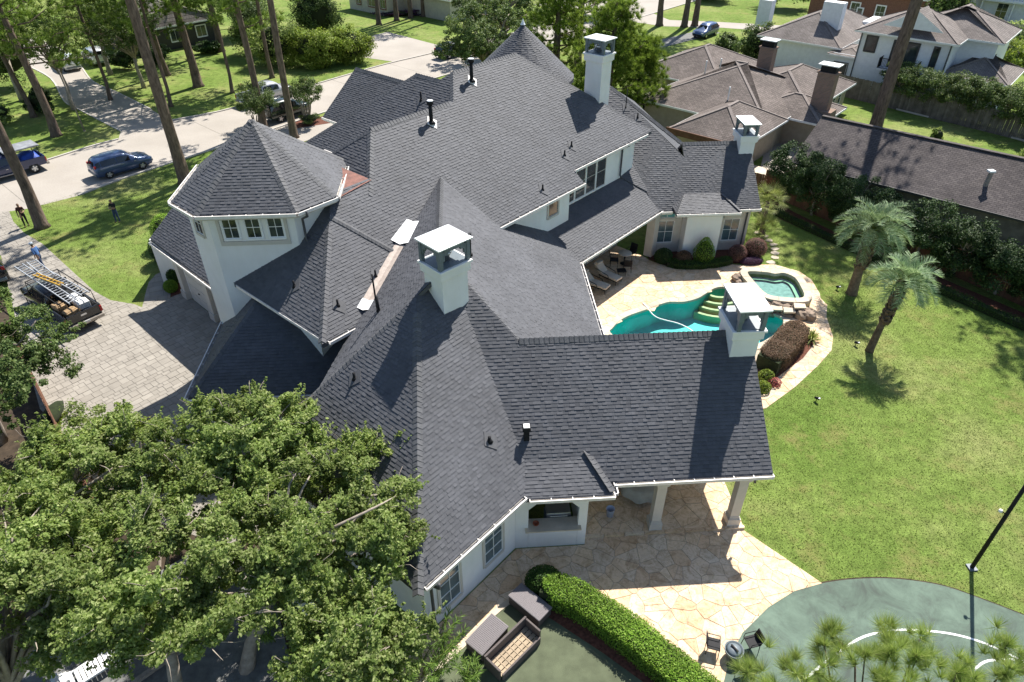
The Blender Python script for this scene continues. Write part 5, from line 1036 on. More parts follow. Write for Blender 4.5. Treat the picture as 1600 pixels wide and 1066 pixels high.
for (x, y, z), lb in (((-14.5, 66.4, 3.9), 'small red blossom spray on top of the crepe myrtle by the curb'), ((-20.3, 65.9, 3.6), 'small red blossom spray on the crepe myrtle behind the tower')):
    P = ball(60, .2) * .2 + np.array((0, 0, 0)); o = quads('blossom', leaf_quads(P, .07), 'flower'); o.location = (x, y, z); tag(o, lb, 'blossom')
i = 0
for lb, c, rd, mt in (('tall bright green shrub at the left of the street shrubbery', (-21.8, 87.0, 2.6), (4.2, 3.4, 3.2), 'elm'), ('yellow-green rounded shrub in the middle of the street shrubbery', (-17.3, 85.8, 2.2), (4.2, 2.8, 2.7), 'bright'), ('lime green shrub at the right end of the street shrubbery', (-13.4, 87.4, 2.0), (3.6, 2.8, 2.6), 'bright'), ('dark evergreen behind the street shrubbery', (-25.5, 92, 3.5), (4, 3, 4), 'oak'), ('dark leafy tree mass left of the cream house', (-19, 99, 3.4), (4.5, 3, 4.2), 'oak'), ('dark evergreen at the top edge over the garage house lawn', (-29, 103, 4.5), (4.5, 3, 5.2), 'oak')): shrub('large_shrub', lb, c, rd, 15000, .21, mt, lumps=40, core=.6)
for lb, c, rd, mt in (('dense dark shrub beside the side street', (-41.5, 70.8, 1.3), (1.7, 1.7, 1.5), 'holly'), ('dark clipped shrub left of the garage house', (-39.5, 86.5, 1.2), (2.2, 1.5, 1.3), 'holly'), ('second dark shrub left of the garage house', (-36.3, 88.2, 1.2), (2.2, 1.4, 1.3), 'holly'), ('low shrub row in front of the garage house', (-32, 93, .8), (2.5, 1, .9), 'holly'), ('light shrub on the far left lawn', (-44, 67.5, 1.2), (2.2, 1.6, 1.2), 'elm'), ('bushy tree at the top left corner', (-49, 80, 3.5), (5, 4, 4), 'oak'), ('leafy tree above the parked white vehicles', (-44, 92.5, 4), (4.5, 3, 3.5), 'elm')): shrub('shrub', lb, c, rd, 5200, .19, mt, lumps=18, core=.62)
tree('street_tree', 'leafy tree over the corner where the side street leaves', (-38.9, 71.5), 3.6, .2, (-38.6, 71.0, 6.6), (4.2, 3.6, 2.2), 56, 240, 1.0, .2, 'elm'); tree('street_tree', 'leafy tree above the far end of the shaded side street', (-34.6, 78.6), 3.2, .2, (-34.2, 77.6, 5.8), (3.8, 3.2, 2.2), 52, 240, 1.0, .2, 'oak')
tree('street_tree', 'leafy tree shading the upper left corner lawn', (-45.5, 75), 4, .28, (-45.5, 75.5, 7.2), (5.5, 4.5, 2.8), 60, 240, 1.1, .24, 'elm'); tree('street_tree', 'leafy branch crown hanging over the side street', (-40.2, 84), 3.5, .25, (-39.4, 83.0, 6.2), (4.2, 3.6, 2.3), 50, 240, 1.0, .22, 'elm')
for lb, c, rd, mt in (('clipped round shrub beside the tower garage', (-19.9, 42.0, 1.1), (1.0, 1.0, 1.15), 'hedge'), ('dark conical shrub below the round one by the garage', (-19.4, 39.9, .9), (.95, .95, 1.1), 'holly'), ('small bright boxwood by the garage pilaster', (-17.95, 36.1, .35), (.4, .4, .4), 'hedge'), ('dark clipped boxwood at the garage walk', (-18.0, 37.3, .5), (.5, .7, .6), 'dkhedge')): shrub('garden_shrub', lb, c, rd, 4200, .085, mt)
for lb, c, rd, mt, pt in (('dark rounded bush left of the pointed shrub by the right wing', (12.3, 37.45, .45), (.6, .5, .55), 'holly', 0), ('second dark rounded bush under the white bay panel', (13.55, 37.25, .4), (.55, .45, .5), 'redhedge', 0), ('pointed bright green shrub clipped to a teardrop against the white panel', (14.8, 37.15, .85), (.72, .62, .95), 'hedge', .45), ('pinkish round shrub in front of the right window', (17.1, 37.4, .5), (.6, .55, .6), 'pinkleaf', 0), ('larger pinkish round shrub at the wing corner', (18.4, 37.8, .6), (.75, .65, .7), 'pinkleaf', 0), ('low purple groundcover mound beside the terrace', (17.9, 36.95, .15), (.75, .35, .25), 'purple', 0)): shrub('garden_shrub', lb, c, rd, 4000, .06, mt, point=pt)
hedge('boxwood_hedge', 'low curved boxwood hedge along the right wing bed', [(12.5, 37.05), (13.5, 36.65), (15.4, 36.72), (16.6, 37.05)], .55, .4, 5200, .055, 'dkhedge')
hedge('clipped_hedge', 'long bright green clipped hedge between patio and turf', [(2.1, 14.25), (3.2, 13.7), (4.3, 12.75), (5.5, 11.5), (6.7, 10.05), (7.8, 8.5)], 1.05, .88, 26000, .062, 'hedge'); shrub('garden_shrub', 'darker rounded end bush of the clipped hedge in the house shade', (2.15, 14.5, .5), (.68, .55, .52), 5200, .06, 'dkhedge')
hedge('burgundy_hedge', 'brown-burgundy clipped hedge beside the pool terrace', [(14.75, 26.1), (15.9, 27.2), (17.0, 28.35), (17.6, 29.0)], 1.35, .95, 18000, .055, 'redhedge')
for lb, c in (('green leafy perennial at the lower end of the burgundy hedge', (14.55, 25.5, .25)), ('small bright perennial beside the gable in the mulch', (14.1, 24.7, .2))): shrub('perennial', lb, c, (.4, .35, .35), 700, .1, 'bright', cat='plant', core=.5)
shrub('perennial', 'red-leaved bedding plants in the terrace bed', (14.85, 25.1, .15), (.35, .3, .22), 600, .07, 'flower', cat='plant', core=.5)
def rosette(name, label, c, n, ln, w, mat, cat='plant'):
    t = thing(name, label, cat, (c[0], c[1], 0)); a = rng.uniform(0, 6.28, n); el = rng.uniform(.25, 1.4, n); D = np.c_[np.cos(a) * np.cos(el), np.sin(a) * np.cos(el), np.sin(el)]; S = np.c_[-np.sin(a), np.cos(a), 0 * a] * w / 2; L = (ln * rng.uniform(.7, 1.1, n))[:, None]; m = D * L * .55 + np.array((0, 0, .03)); e = D * L; e[:, 2] -= (L[:, 0] * .28)
    quads('leaves', np.stack([-S * .6, S * .6, m + S, m - S], 1), mat, t); quads('leaf_tips', np.stack([m - S, m + S, e], 1), mat, t, 3); return t
rosette('strappy_lily', 'strappy bright lily clump at the upper end of the burgundy hedge', (18.25, 28.6), 90, .9, .05, 'fanpalm')
# --- palms
def pindo(label, base, h, tr, fr, n, lean):
    t = thing('palm_tree', label, 'palm', (base[0], base[1], 0)); top = np.array((lean[0], lean[1], h)); mb = MB(); mb.tube([np.array((0, 0, -.1)), np.array((0, 0, .15)), top * .4 + np.array((-.05, 0, 0)), top * .8, top], [tr * 1.4, tr * 1.15, tr * .92, tr * 1.05, tr * 1.25], 12); mb.build('trunk', 'palmbark', t, True); mb = MB()
    for i in range(150): k = rng.uniform(.42, 1.); a = i * 2.4; p = top * k; r = tr * (.95 + .25 * k); d = np.array((math.cos(a), math.sin(a), 0)); q = p + d * r; mb.beam(q - np.array((0, 0, .1)), q + d * .1 + np.array((0, 0, .12)), .13, .05)
    tag(mb.build('leaf_bases', 'palmbark', t), kind='stuff'); ms = MB(); Q = []
    for i in range(n):
        a = i * 2.39996 + rng.uniform(-.15, .15); e0 = math.radians(84 - 92 * (i / n) ** .9 + rng.uniform(-6, 6)); L = fr * rng.uniform(.85, 1.1); pts = [top + np.array((0, 0, .05))]; el = e0; st_ = 10
        for j in range(st_): pts.append(pts[-1] + np.array((math.cos(a) * math.cos(el), math.sin(a) * math.cos(el), math.sin(el))) * L / st_); el -= math.radians(6.5 + 6.5 * j / st_)
        ms.tube(pts, [.03] + [.024 - .002 * j for j in range(st_)], 4, False); P = np.array(pts)
        for s in (-1, 1):
            k = np.linspace(.16, 1, 46) * st_; i0 = np.clip(k.astype(int), 0, st_ - 1); f = (k - i0)[:, None]; p = P[i0] * (1 - f) + P[i0 + 1] * f; d = unit(P[i0 + 1] - P[i0]); sd = unit(np.cross(d, np.array((0, 0, 1.)) + 1e-3)) * s; up = unit(np.cross(sd * s, d)); kk = (k / st_)[:, None]
            dr = unit(sd * .75 + d * .75 + up * .6 + rng.normal(size=p.shape) * .12); ln = .52 * np.sin(np.clip(kk * 2.6 + .25, 0, 3.0)) ** .6 + .06; w = d * .014; tip = p + dr * ln; tip[:, 2] -= .05; m = p + dr * ln * .5
            Q.append(np.stack([p - w, p + w, m + w, m - w], 1)); Q.append(np.stack([m - w, m + w, tip + w * .1, tip - w * .1], 1))
    ms.build('frond_ribs', 'fanpalm', t, True); quads('fronds', np.concatenate(Q), 'palm', t); return t
pindo('taller silver-green palm near the hollies', (22.65, 33.0), 4.0, .27, 2.2, 46, (.2, .25)); pindo('front silver-green palm with a slimmer bare trunk on the lawn', (20.95, 27.45), 4.1, .18, 1.75, 27, (.6, .25))
def fan(label, base, h, n, r, nm='fan_palm'):
    t = thing(nm, label, 'palm', (base[0], base[1], 0)); MB().tube([(0, 0, -.05), (.05, 0, h * .5), (0, 0, h)], [.16, .13, .14], 8).build('trunk', 'palmbark', t, True); ms = MB(); Q = []
    for i in range(n):
        a = i * 2.4; el = math.radians(70 - 85 * i / n); d = np.array((math.cos(a) * math.cos(el), math.sin(a) * math.cos(el), math.sin(el))); c = np.array((0, 0, h)) + d * r * .55; ms.tube([(0, 0, h), c], [.015, .01], 4, False); s = unit(np.cross(d, np.array((0, 0, 1.)))); u = np.cross(s, d)
        for j in np.linspace(-1.9, 1.9, 17): q = unit(d * math.cos(j) + s * math.sin(j) - u * .12 * abs(j)); e = c + q * r * .5 * rng.uniform(.85, 1.05); e[2] -= .08; w = np.cross(q, u) * .02; m = (c + e) / 2 + np.array((0, 0, .03)); Q.append(np.stack([c, m + w, e, m - w], 0))
    ms.build('stalks', 'fanpalm', t, True); quads('fronds', np.array(Q), 'fanpalm', t)
fan('yellow-green fan palm rising at the corner of the right wing', (20.0, 40.9), 2.4, 22, 1.5); fan('low fan palm in the bed by the right wing corner', (19.7, 39.9), .8, 18, 1.3); fan('small fan palm below the taller one beside the stepping stones', (20.3, 42.2), 1.0, 18, 1.2)
# --- hollies along the right fence
for i, (x, y, h, rr, lb) in enumerate([(23.6, 45.7, 4.5, 1.5, 'tall dark holly at the top of the fence row beside the terrace'), (24.7, 43.4, 4.6, 1.5, 'second dark holly of the fence row from the terrace'), (26.0, 41.1, 4.0, 1.45, 'third dark holly of the fence row from the terrace'), (27.4, 39.0, 3.7, 1.4, 'dark holly just behind the taller palm'), (28.6, 36.6, 4.0, 1.6, 'broad dark holly right of the palms'), (29.9, 34.6, 3.8, 1.5, 'dark holly with lighter tips near the broken flue'), (31.2, 32.4, 3.3, 1.45, 'second dark holly from the right picture edge'), (32.3, 30.2, 3.2, 1.4, 'dark holly at the right picture edge'), (33.6, 28.0, 3.2, 1.4, 'dark holly cut off by the right picture edge')]):
    tree('holly_tree', lb, (x, y), h * .28, .09, (x, y, h * .54), (rr * 1.2, rr * 1.2, h * .48), 84, 200, .46, .125, 'holly', 'greybark', 'hollies along the right fence', shell=.5, lowcut=-.9)
hedge('boxwood_hedge', 'low clipped hedge strip at the foot of the upper hollies', [(22.0, 44.0), (23.4, 41.2), (25.2, 38.0), (26.6, 35.6)], .5, .4, 5200, .06, 'dkhedge', smooth=2); hedge('boxwood_hedge', 'low clipped hedge strip at the foot of the lower hollies', [(27.0, 34.6), (28.8, 31.4), (31.0, 27.9), (32.4, 25.6)], .5, .42, 5200, .06, 'dkhedge', smooth=2)
for i, (x, y, lb) in enumerate([(43.0, 66.6, 'leafy tree-form shrub left of the white house balcony'), (44.6, 65.0, 'leafy tree-form shrub below the balcony'), (46.2, 63.0, 'leafy tree-form shrub below the narrow window'), (47.7, 61.0, 'leafy tree-form shrub in front of the low white wing'), (49.0, 58.9, 'darker tree-form shrub beyond the low white wing'), (50.4, 56.7, 'dark tree-form shrub near the right picture edge'), (51.8, 54.2, 'dark tree-form shrub at the right picture edge')]): tree('privet_tree', lb, (x, y), 1.5, .07, (x, y, 2.8), (1.9, 1.9, 1.5), 60, 190, .54, .15, 'oak', 'greybark', 'tree-form shrubs along the grey fence', lowcut=-.9)
for lb, c, rd, mt in (('bright bush beside the massive pine trunk', (34.0, 58.6, 1.0), (1.0, 1.2, 1.2), 'bright'), ('round bush at the corner of the brown-roofed house', (33.2, 60.8, .8), (.9, .9, .9), 'elm'), ('wispy young bush on the neighbouring lawn', (41.8, 56.6, .7), (.8, .7, .9), 'elm'), ('leafy bush at the end of the shed ridge', (46.6, 50.6, 1.0), (1.8, 1.3, 1.1), 'elm')): shrub('shrub', lb, c, rd, 2400, .13, mt, lumps=12, core=.45)
for lb, c, rd in (('big-leaved green shrub left of the parked blue car', (31.6, 84.5, 1.6), (2.2, 2.2, 2.0)), ('large fig-like shrub between the brown roof and the white chimney', (35.6, 84.6, 2.2), (3.2, 2.6, 2.5)), ('rounded shrub in the brown-roofed house front yard', (17.0, 66.2, .6), (1.4, 1.0, .8))): shrub('shrub', lb, c, rd, 5200, .24, 'oak', lumps=20, core=.55)
for lb, c, rd, mt in (('hedge-like shrub bank at the right of the white house', (62, 80, 1.6), (6, 3.4, 2.0), 'bright'), ('sunlit shrub bank below the railed porch house', (70, 88, 1.8), (6, 4, 2.2), 'elm'), ('dark tree right of the white house roof', (66, 97, 4), (5, 4, 5), 'oak'), ('round tree on the far right lawn at the top edge', (42, 122, 3), (5, 4, 3.4), 'oak'), ('dark tree behind the low grey roof at the top edge', (52, 116, 4), (6, 4, 4.5), 'oak'), ('leafy tree at the far road bend', (21, 112, 4), (4, 4, 4), 'elm'), ('dark trees behind the brick house', (76, 122, 5), (9, 5, 6), 'oak')): shrub('background_tree', lb, c, rd, 7000, .3, mt, lumps=24, core=.62, cat='tree')
shrub('flower_bed', 'purple flowering bed along the cream house front', (-9.0, 113.6, .4), (5.0, .9, .55), 4200, .16, 'purple', cat='plant', lumps=16); shrub('garden_shrub', 'low bushes around the crepe myrtle stems', (-14.6, 65.7, .5), (1.3, 1.1, .6), 3000, .1, 'oak', lumps=10); shrub('garden_shrub', 'dark low bush behind the main ridge beside the street', (-.2, 73.5, .9), (2.4, 1.5, 1.1), 3600, .16, 'oak', lumps=12)
# --- grass blades on the near lawns
def blades(poly, n, hgt, excl=()):
    xs = [p[0] for p in poly]; ys = [p[1] for p in poly]; P = np.c_[rng.uniform(min(xs), max(xs), n), rng.uniform(min(ys), max(ys), n)]
    ok = np.array([inside(p, poly) and not any(inside(p, e) for e in excl) for p in P]); P = P[ok]; n = len(P); a = rng.uniform(0, 6.28, n); w = rng.uniform(.012, .03, n); h = hgt * rng.uniform(.5, 1.2, n); d = np.c_[np.cos(a) * w, np.sin(a) * w]; l = rng.normal(size=(n, 2)) * h[:, None] * .6
    return np.stack([np.c_[P - d, np.zeros(n)], np.c_[P + d, np.zeros(n)], np.c_[P + l, h]], 1)
lawnR = [(10.4, 16.6), (12.4, 14.1), (15.2, 14.1), (17.8, 13.1), (19, 12.2), (24, 13), (31, 27), (27, 34), (23.6, 39.4), (21.4, 44), (18.4, 46), (18.4, 38), (19.4, 36.9), (20.8, 35.6), (21, 34), (20.8, 31.5), (20.2, 30.6), (19.7, 28.7), (19, 27.5), (17.7, 26.3), (15.8, 24.7), (13.8, 23.3), (10.9, 22.8)]
lawnL = [(-31.8, 49.0), (-27.2, 53.4), (-21.6, 59.4), (-16, 66), (-14, 50), (-18.4, 39.6), (-19.8, 38), (-19.4, 35.4), (-21.2, 35.6), (-25.7, 40), (-30.3, 44.6), (-32, 46.5)]
B_ = np.concatenate([blades(lawnR, 95000, .042), blades(lawnL, 42000, .05)]); g_ = quads('grass', B_, 'blade', None, 3); tag(g_, 'short blades of sunlit lawn grass', 'grass', kind='stuff')
# ------------------------------------------------------------------ vehicles, people, furniture
def paint(name, c, rough=.25, flake=0.): return simple(name, c, rough, .25, .05, 2, spec=.6, Coat_Weight=.6, Coat_Roughness=.08)
M['bluecar'] = paint('metallic_blue_paint', (.045, .085, .19)); M['navy'] = paint('navy_paint', (.012, .022, .075)); M['blackcar'] = paint('black_paint', (.014, .014, .015)); M['silver'] = paint('silver_paint', (.42, .43, .44)); M['whitecar'] = paint('white_car_paint', (.72, .73, .74)); M['greencar'] = paint('dark_green_paint', (.012, .022, .018))
M['carglass'] = simple('tinted_car_glass', (.008, .010, .012), .05, 0, .1, spec=.9); M['redlight'] = simple('red_lens', (.35, .012, .012), .2, var=.05); M['lens'] = simple('clear_lens', (.6, .62, .64), .15, var=.05); M['beigecar'] = paint('champagne_paint', (.34, .30, .25)); M['plate'] = simple('number_plate', (.7, .7, .68), .5, var=.03)
SUV = [(-2.27, .48, .78, .80, .60, .72, .58), (-2.21, .32, .96, 1.02, .80, .86, .66), (-2.02, .28, 1.0, 1.46, .85, .89, .57), (-1.72, .26, 1.02, 1.60, .86, .90, .60), (-.9, .25, 1.02, 1.66, .87, .91, .65), (.1, .25, 1.0, 1.64, .87, .91, .65), (.55, .25, .99, 1.50, .87, .91, .62), (1.18, .26, .97, 1.05, .86, .90, .72), (1.75, .28, .92, .97, .85, .88, .70), (2.12, .32, .80, .85, .80, .82, .60), (2.27, .45, .64, .66, .60, .64, .48)]
BOX = [(-2.3, .5, .9, .95, .70, .76, .66), (-2.24, .40, 1.1, 1.2, .86, .88, .78), (-2.18, .38, 1.12, 1.74, .88, .90, .74), (-1.6, .36, 1.12, 1.84, .88, .91, .76), (-.7, .36, 1.1, 1.86, .88, .91, .76), (.3, .36, 1.1, 1.82, .88, .91, .74), (.62, .36, 1.1, 1.68, .88, .91, .72), (.98, .36, 1.1, 1.17, .88, .91, .80), (1.7, .36, 1.06, 1.12, .87, .89, .78), (2.2, .4, .98, 1.02, .83, .86, .72), (2.3, .5, .8, .82, .7, .74, .6)]
CAB = [(-.78, .45, 1.12, 1.16, .92, .96, .80), (-.74, .4, 1.14, 1.70, .94, .97, .66), (-.6, .38, 1.14, 1.84, .94, .97, .68), (.2, .38, 1.14, 1.88, .94, .97, .70), (.85, .38, 1.13, 1.82, .94, .97, .70), (1.1, .38, 1.12, 1.68, .94, .97, .68), (1.62, .38, 1.12, 1.2, .94, .97, .84), (2.3, .40, 1.06, 1.14, .93, .96, .82), (2.72, .42, .96, 1.04, .88, .92, .76), (2.86, .5, .8, .84, .78, .82, .66)]
def ring(s, L=1., Wd=1., H=1.):
    x, zb, zs, zr, wb, ws, wr = s; zm = zb * .45 + zs * .55
    pts = [(-wb, zb), (-ws * 1.03, zm), (-ws, zs), (-(ws * .25 + wr * .75), zs * .22 + zr * .78), (-wr * .9, zr), (0, zr + .025), (wr * .9, zr), (ws * .25 + wr * .75, zs * .22 + zr * .78), (ws, zs), (ws * 1.03, zm), (wb, zb)]
    return [(x * L, y * Wd, z * H) for y, z in pts]
def wheel(par, x, y, r, w, side):
    mb = MB(); prof = [(r * .62, -w / 2), (r * .94, -w / 2), (r, -w * .32), (r, w * .32), (r * .94, w / 2), (r * .62, w / 2)]; n = 18; st_ = 0
    for rr, yy in prof:
        for k in range(n): a = 2 * math.pi * k / n; mb.v.append((x + rr * math.cos(a), y + yy, r + rr * math.sin(a)))
    for i in range(len(prof) - 1):
        for k in range(n): a = i * n + k; b = i * n + (k + 1) % n; mb.f.append((a, b, b + n, a + n))
    o = mb.build('wheel', 'rubber', par, True); m = MB(); yo = y + side * w * .42; m.v = [(x, yo, r)]
    for k in range(20): a = 2 * math.pi * k / 20; q = r * (.62 if k % 2 == 0 else .6); m.v.append((x + q * math.cos(a), yo - side * .03, r + q * math.sin(a)))
    for k in range(20): m.f.append((0, 1 + k, 1 + (k + 1) % 20))
    m.build('rim_disc', 'slate', o); m = MB()
    for k in range(5):
        a = 2 * math.pi * k / 5; m.beam((x, yo + side * .012, r), (x + r * .58 * math.cos(a), yo + side * .004, r + r * .58 * math.sin(a)), .09, .02, (0, 1, 0))
    m.lathe([(.06, 0), (.05, .02)], (0, 0, 0), 8); m.v[-16:] = [(x + p[0], yo + side * p[2], r + p[1]) for p in m.v[-16:]]; m.build('rim_spokes', 'chrome', o)
def vehicle(name, label, cat, loc, rz, stn, col, L=1., Wd=1., H=1., wx=(-1.31, 1.31), wr=.34, ws=(1, 7), bed=False, group=None):
    t = thing(name, label, cat, loc, rz, group); mb = MB(); RR = [ring(s, L, Wd, H) for s in stn]; n = 11
    for r in RR: mb.v += r
    for i in range(len(RR) - 1):
        for k in range(n - 1): a = i * n + k; mb.f.append((a, a + n, a + n + 1, a + 1))
        mb.f.append((i * n, i * n + n - 1, (i + 1) * n + n - 1, (i + 1) * n))
    mb.f += [tuple(range(n)), tuple(range(len(RR) * n - 1, (len(RR) - 1) * n - 1, -1))]; mb.build('body', col, t, True)
    def P(f, k0, k1, m, off):                                        # point on the skin between stations
        i = int(min(max(f, 0), len(RR) - 1.001)); u = f - i; a = np.array(RR[i][k0]) * (1 - u) + np.array(RR[i + 1][k0]) * u; b = np.array(RR[i][k1]) * (1 - u) + np.array(RR[i + 1][k1]) * u; p = a * (1 - m) + b * m; return p + off
    g0, g1 = ws
    for sd, k0, k1 in ((-1, 2, 3), (1, 8, 7)):
        off = np.array((0, sd * .018, .008)); spans = ((g0 + .75, g0 + 2.0), (g0 + 2.06, g0 + 3.4), (g0 + 3.46, g1 - 1.05)) if not bed else ((g0 + .5, g0 + 1.7), (g0 + 1.78, g1 - 1.2))
        for f0, f1 in spans:
            m = MB(); ff = sorted({f0, f1, *[float(q) for q in range(math.ceil(f0), math.floor(f1) + 1)]})
            for i in range(len(ff) - 1): m.poly([P(ff[i], k0, k1, .1, off), P(ff[i + 1], k0, k1, .1, off), P(ff[i + 1], k0, k1, .93, off), P(ff[i], k0, k1, .93, off)])
            m.build('side_window', 'carglass', t)
        m = MB(); y = RR[g1 - 1][k0][1] + sd * .1; x = RR[g1][2][0] - .25; m.box((x, y, RR[g1][2][2] + .1), (.1, .2, .14)); m.build('mirror', col, t, bevel=.02)
        for hx in ((-.1, .85) if not bed else (.0, .9)): MB().box((hx * L, sd * (.925 if not bed else .985) * Wd, .88 * H), (.16, .03, .03)).build('door_handle', 'chrome', t)
    def top(fa, fb, ma, mb_): o = np.array((0, 0, .014)); return [P(fa, 4, 6, ma, o), P(fa, 4, 6, 1 - ma, o), P(fb, 3, 7, mb_, o), P(fb, 3, 7, 1 - mb_, o)]
    a = np.array((.02, 0, .016)); q = [P(g1 - 1 + .12, 4, 6, .04, a), P(g1 - 1 + .12, 4, 6, .96, a), P(g1 - .08, 3, 7, .97, a), P(g1 - .08, 3, 7, .03, a)]; MB().poly(q).build('windshield', 'carglass', t)
    b = np.array((-.016, 0, .01)); q = [P(g0 + .25, 3, 7, .04, b), P(g0 + .25, 3, 7, .96, b), P(g0 + .9, 4, 6, .96, b), P(g0 + .9, 4, 6, .04, b)]; MB().poly(q[::-1]).build('rear_window', 'carglass', t)
    for x in wx:
        for sd in (-1, 1): wheel(t, x * L, sd * (.80 if not bed else .86) * Wd, wr, .23, sd)
    xr = RR[0][0][0]; xf = RR[-1][0][0]
    for sd in (-1, 1):
        if not bed: MB().box((xr + .13 * L, sd * .76 * Wd, .98 * H), (.14, .18, .42)).build('taillight', 'redlight', t, bevel=.02)
        MB().box((xf - .12 * L, sd * .64 * Wd, .74 * H if not bed else .86 * H), (.16, .3, .16)).build('headlight', 'lens', t, bevel=.03)
    MB().box((xf - .03, 0, .5 * H), (.12, 1.3 * Wd, .18)).build('grille', 'black', t, bevel=.02)
    if not bed: MB().box((xr + .02, 0, .5 * H), (.12, 1.5 * Wd, .2)).build('rear_bumper', 'slate', t, bevel=.03); MB().box((xr + .015, 0, .86 * H), (.06, .32, .12)).build('number_plate', 'plate', t)
    if bed:
        X0, X1, z0, z1 = -2.86, -.8, .62, 1.2
        MB().box(((X0 + X1) / 2, 0, .7), (X1 - X0, 1.84, .36)).build('bed_floor', col, t)
        for sd in (-1, 1):
            MB().box(((X0 + X1) / 2, sd * .93, .95), (X1 - X0, .1, .5)).build('bed_side', col, t, bevel=.03); MB().box((X0 - .0, sd * .93, .92), (.1, .12, .34)).build('taillight', 'redlight', t, bevel=.02)
        MB().box((X0 + .02, 0, .95), (.08, 1.7, .5)).build('tailgate', col, t, bevel=.02); MB().box((X0 - .06, 0, .55), (.22, 1.9, .18)).build('rear_bumper', 'beigecar', t, bevel=.03); MB().box((X0 - .18, 0, .62), (.03, .32, .12)).build('number_plate', 'plate', t); MB().box((X0 - .03, 0, 1.0), (.03, .3, .1)).build('tailgate_handle', 'chrome', t)
        for sd in (-1, 1): MB().tube([(1.0, sd * .99, .45), (-.7, sd * .99, .45)], .05, 6).build('running_board', 'beigecar', t)
    return t
vehicle('parked_car', 'blue crossover car parked at the curb of the front lawn', 'car', (-27.95, 55.15, .01), R(42.5), SUV, 'bluecar')
vehicle('pickup_truck', 'dark blue pickup truck with a loaded bed at the left edge of the street', 'pickup truck', (-36.75, 54.55, .01), R(225), CAB, 'navy', wx=(-1.85, 1.85), wr=.4, ws=(0, 6), bed=True)
tr_rz = R(139.2); tr_o = np.array((-23.35, 34.25)); vehicle('pickup_truck', 'black pickup truck with ladders on its rack standing in the driveway', 'pickup truck', (tr_o[0], tr_o[1], .02), tr_rz, CAB, 'blackcar', wx=(-1.85, 1.85), wr=.4, ws=(0, 6), bed=True)
vehicle('parked_car', 'dark vehicle half cut off by the left edge beside the driveway', 'car', (-30.0, 38.8, .02), R(128), SUV, 'blackcar', 1.05, 1.05, 1.08)
vehicle('parked_car', 'dark green boxy off-roader parked behind the crepe myrtle', 'car', (-17.1, 67.7, .02), R(46), BOX, 'greencar', wr=.38)
vehicle('pickup_truck', 'silver pickup truck parked across the street behind the crepe myrtles', 'pickup truck', (-20.2, 73.0, .01), R(47), CAB, 'silver', wx=(-1.85, 1.85), wr=.4, ws=(0, 6), bed=True)
vehicle('parked_car', 'white car parked nearest on the shaded side street', 'car', (-46.2, 87.2, .02), R(130), SUV, 'whitecar'); vehicle('parked_car', 'white boxy vehicle parked behind the other white car', 'car', (-43.9, 89.4, .02), R(130), BOX, 'whitecar', wr=.38)
vehicle('parked_car', 'blue car parked on the far driveway beside the big-leaved shrub', 'car', (33.2, 97.6, .02), R(225), SUV, 'bluecar'); vehicle('parked_car', 'dark car half hidden by the live oak on the far street', 'car', (-1.2, 89.6, .02), R(45), SUV, 'greencar')
sheet('far_parking', [(26, 92), (36, 99.5), (34, 101.5), (24, 94)], .012, 'asphalt')
def TL(x, y, z): return (tr_o[0] + x * math.cos(tr_rz) - y * math.sin(tr_rz), tr_o[1] + x * math.sin(tr_rz) + y * math.cos(tr_rz), z)
rk = thing('ladder_rack', 'black steel ladder rack over the bed of the black pickup', 'rack', (*tr_o, 0), tr_rz)
for x in (-2.6, -1.0, 1.2): mb = MB(); mb.tube([(x, -.92, 1.2), (x, -.88, 2.0), (x, .88, 2.0), (x, .92, 1.2)], .03, 6); mb.build('hoop', 'black', rk, True)
for y in (-.88, .88): MB().tube([(-2.6, y, 2.0), (1.2, y, 2.0)], .03, 6).build('side_rail', 'black', rk, True)
M['alu'] = simple('aluminium', (.52, .54, .56), .4, .3, .06)
def ladder(label, x0, x1, y, w, z, yaw=0., mat='alu'):
    t = thing('ladder', label, 'ladder', TL((x0 + x1) / 2, y, z), tr_rz + yaw); L = x1 - x0
    for s in (-1, 1): MB().box((0, s * w / 2, 0), (L, .035, .08)).build('stile', mat, t)
    me = bpy.data.meshes.new('rung'); b = MB().box((0, 0, 0), (.035, w, .035)); me.from_pydata(b.v, [], b.f); me.materials.append(M[mat])
    for i in range(int(L / .3)): o = bpy.data.objects.new('rung', me); link(o, t); o.location = (-L / 2 + .2 + i * .3, 0, 0)
ladder('long aluminium ladder overhanging both ends of the black pickup', -3.2, 3.3, .28, .42, 2.07); ladder('shorter aluminium ladder on the rack nearer the lawn', -2.9, 1.0, -.4, .4, 2.08, .05); ladder('short aluminium ladder laid on top at the front of the rack', .3, 3.0, -.25, .46, 2.17, -.06)
M['yellow'] = simple('yellow_fibreglass', (.55, .33, .05), .5); ladder('yellow stepladder lying on top of the aluminium ladders', -1.3, 1.1, .1, .22, 2.27, .16, 'yellow')
M['wood'] = simple('raw_lumber', (.42, .28, .15), .8, var=.25, isl=.3)
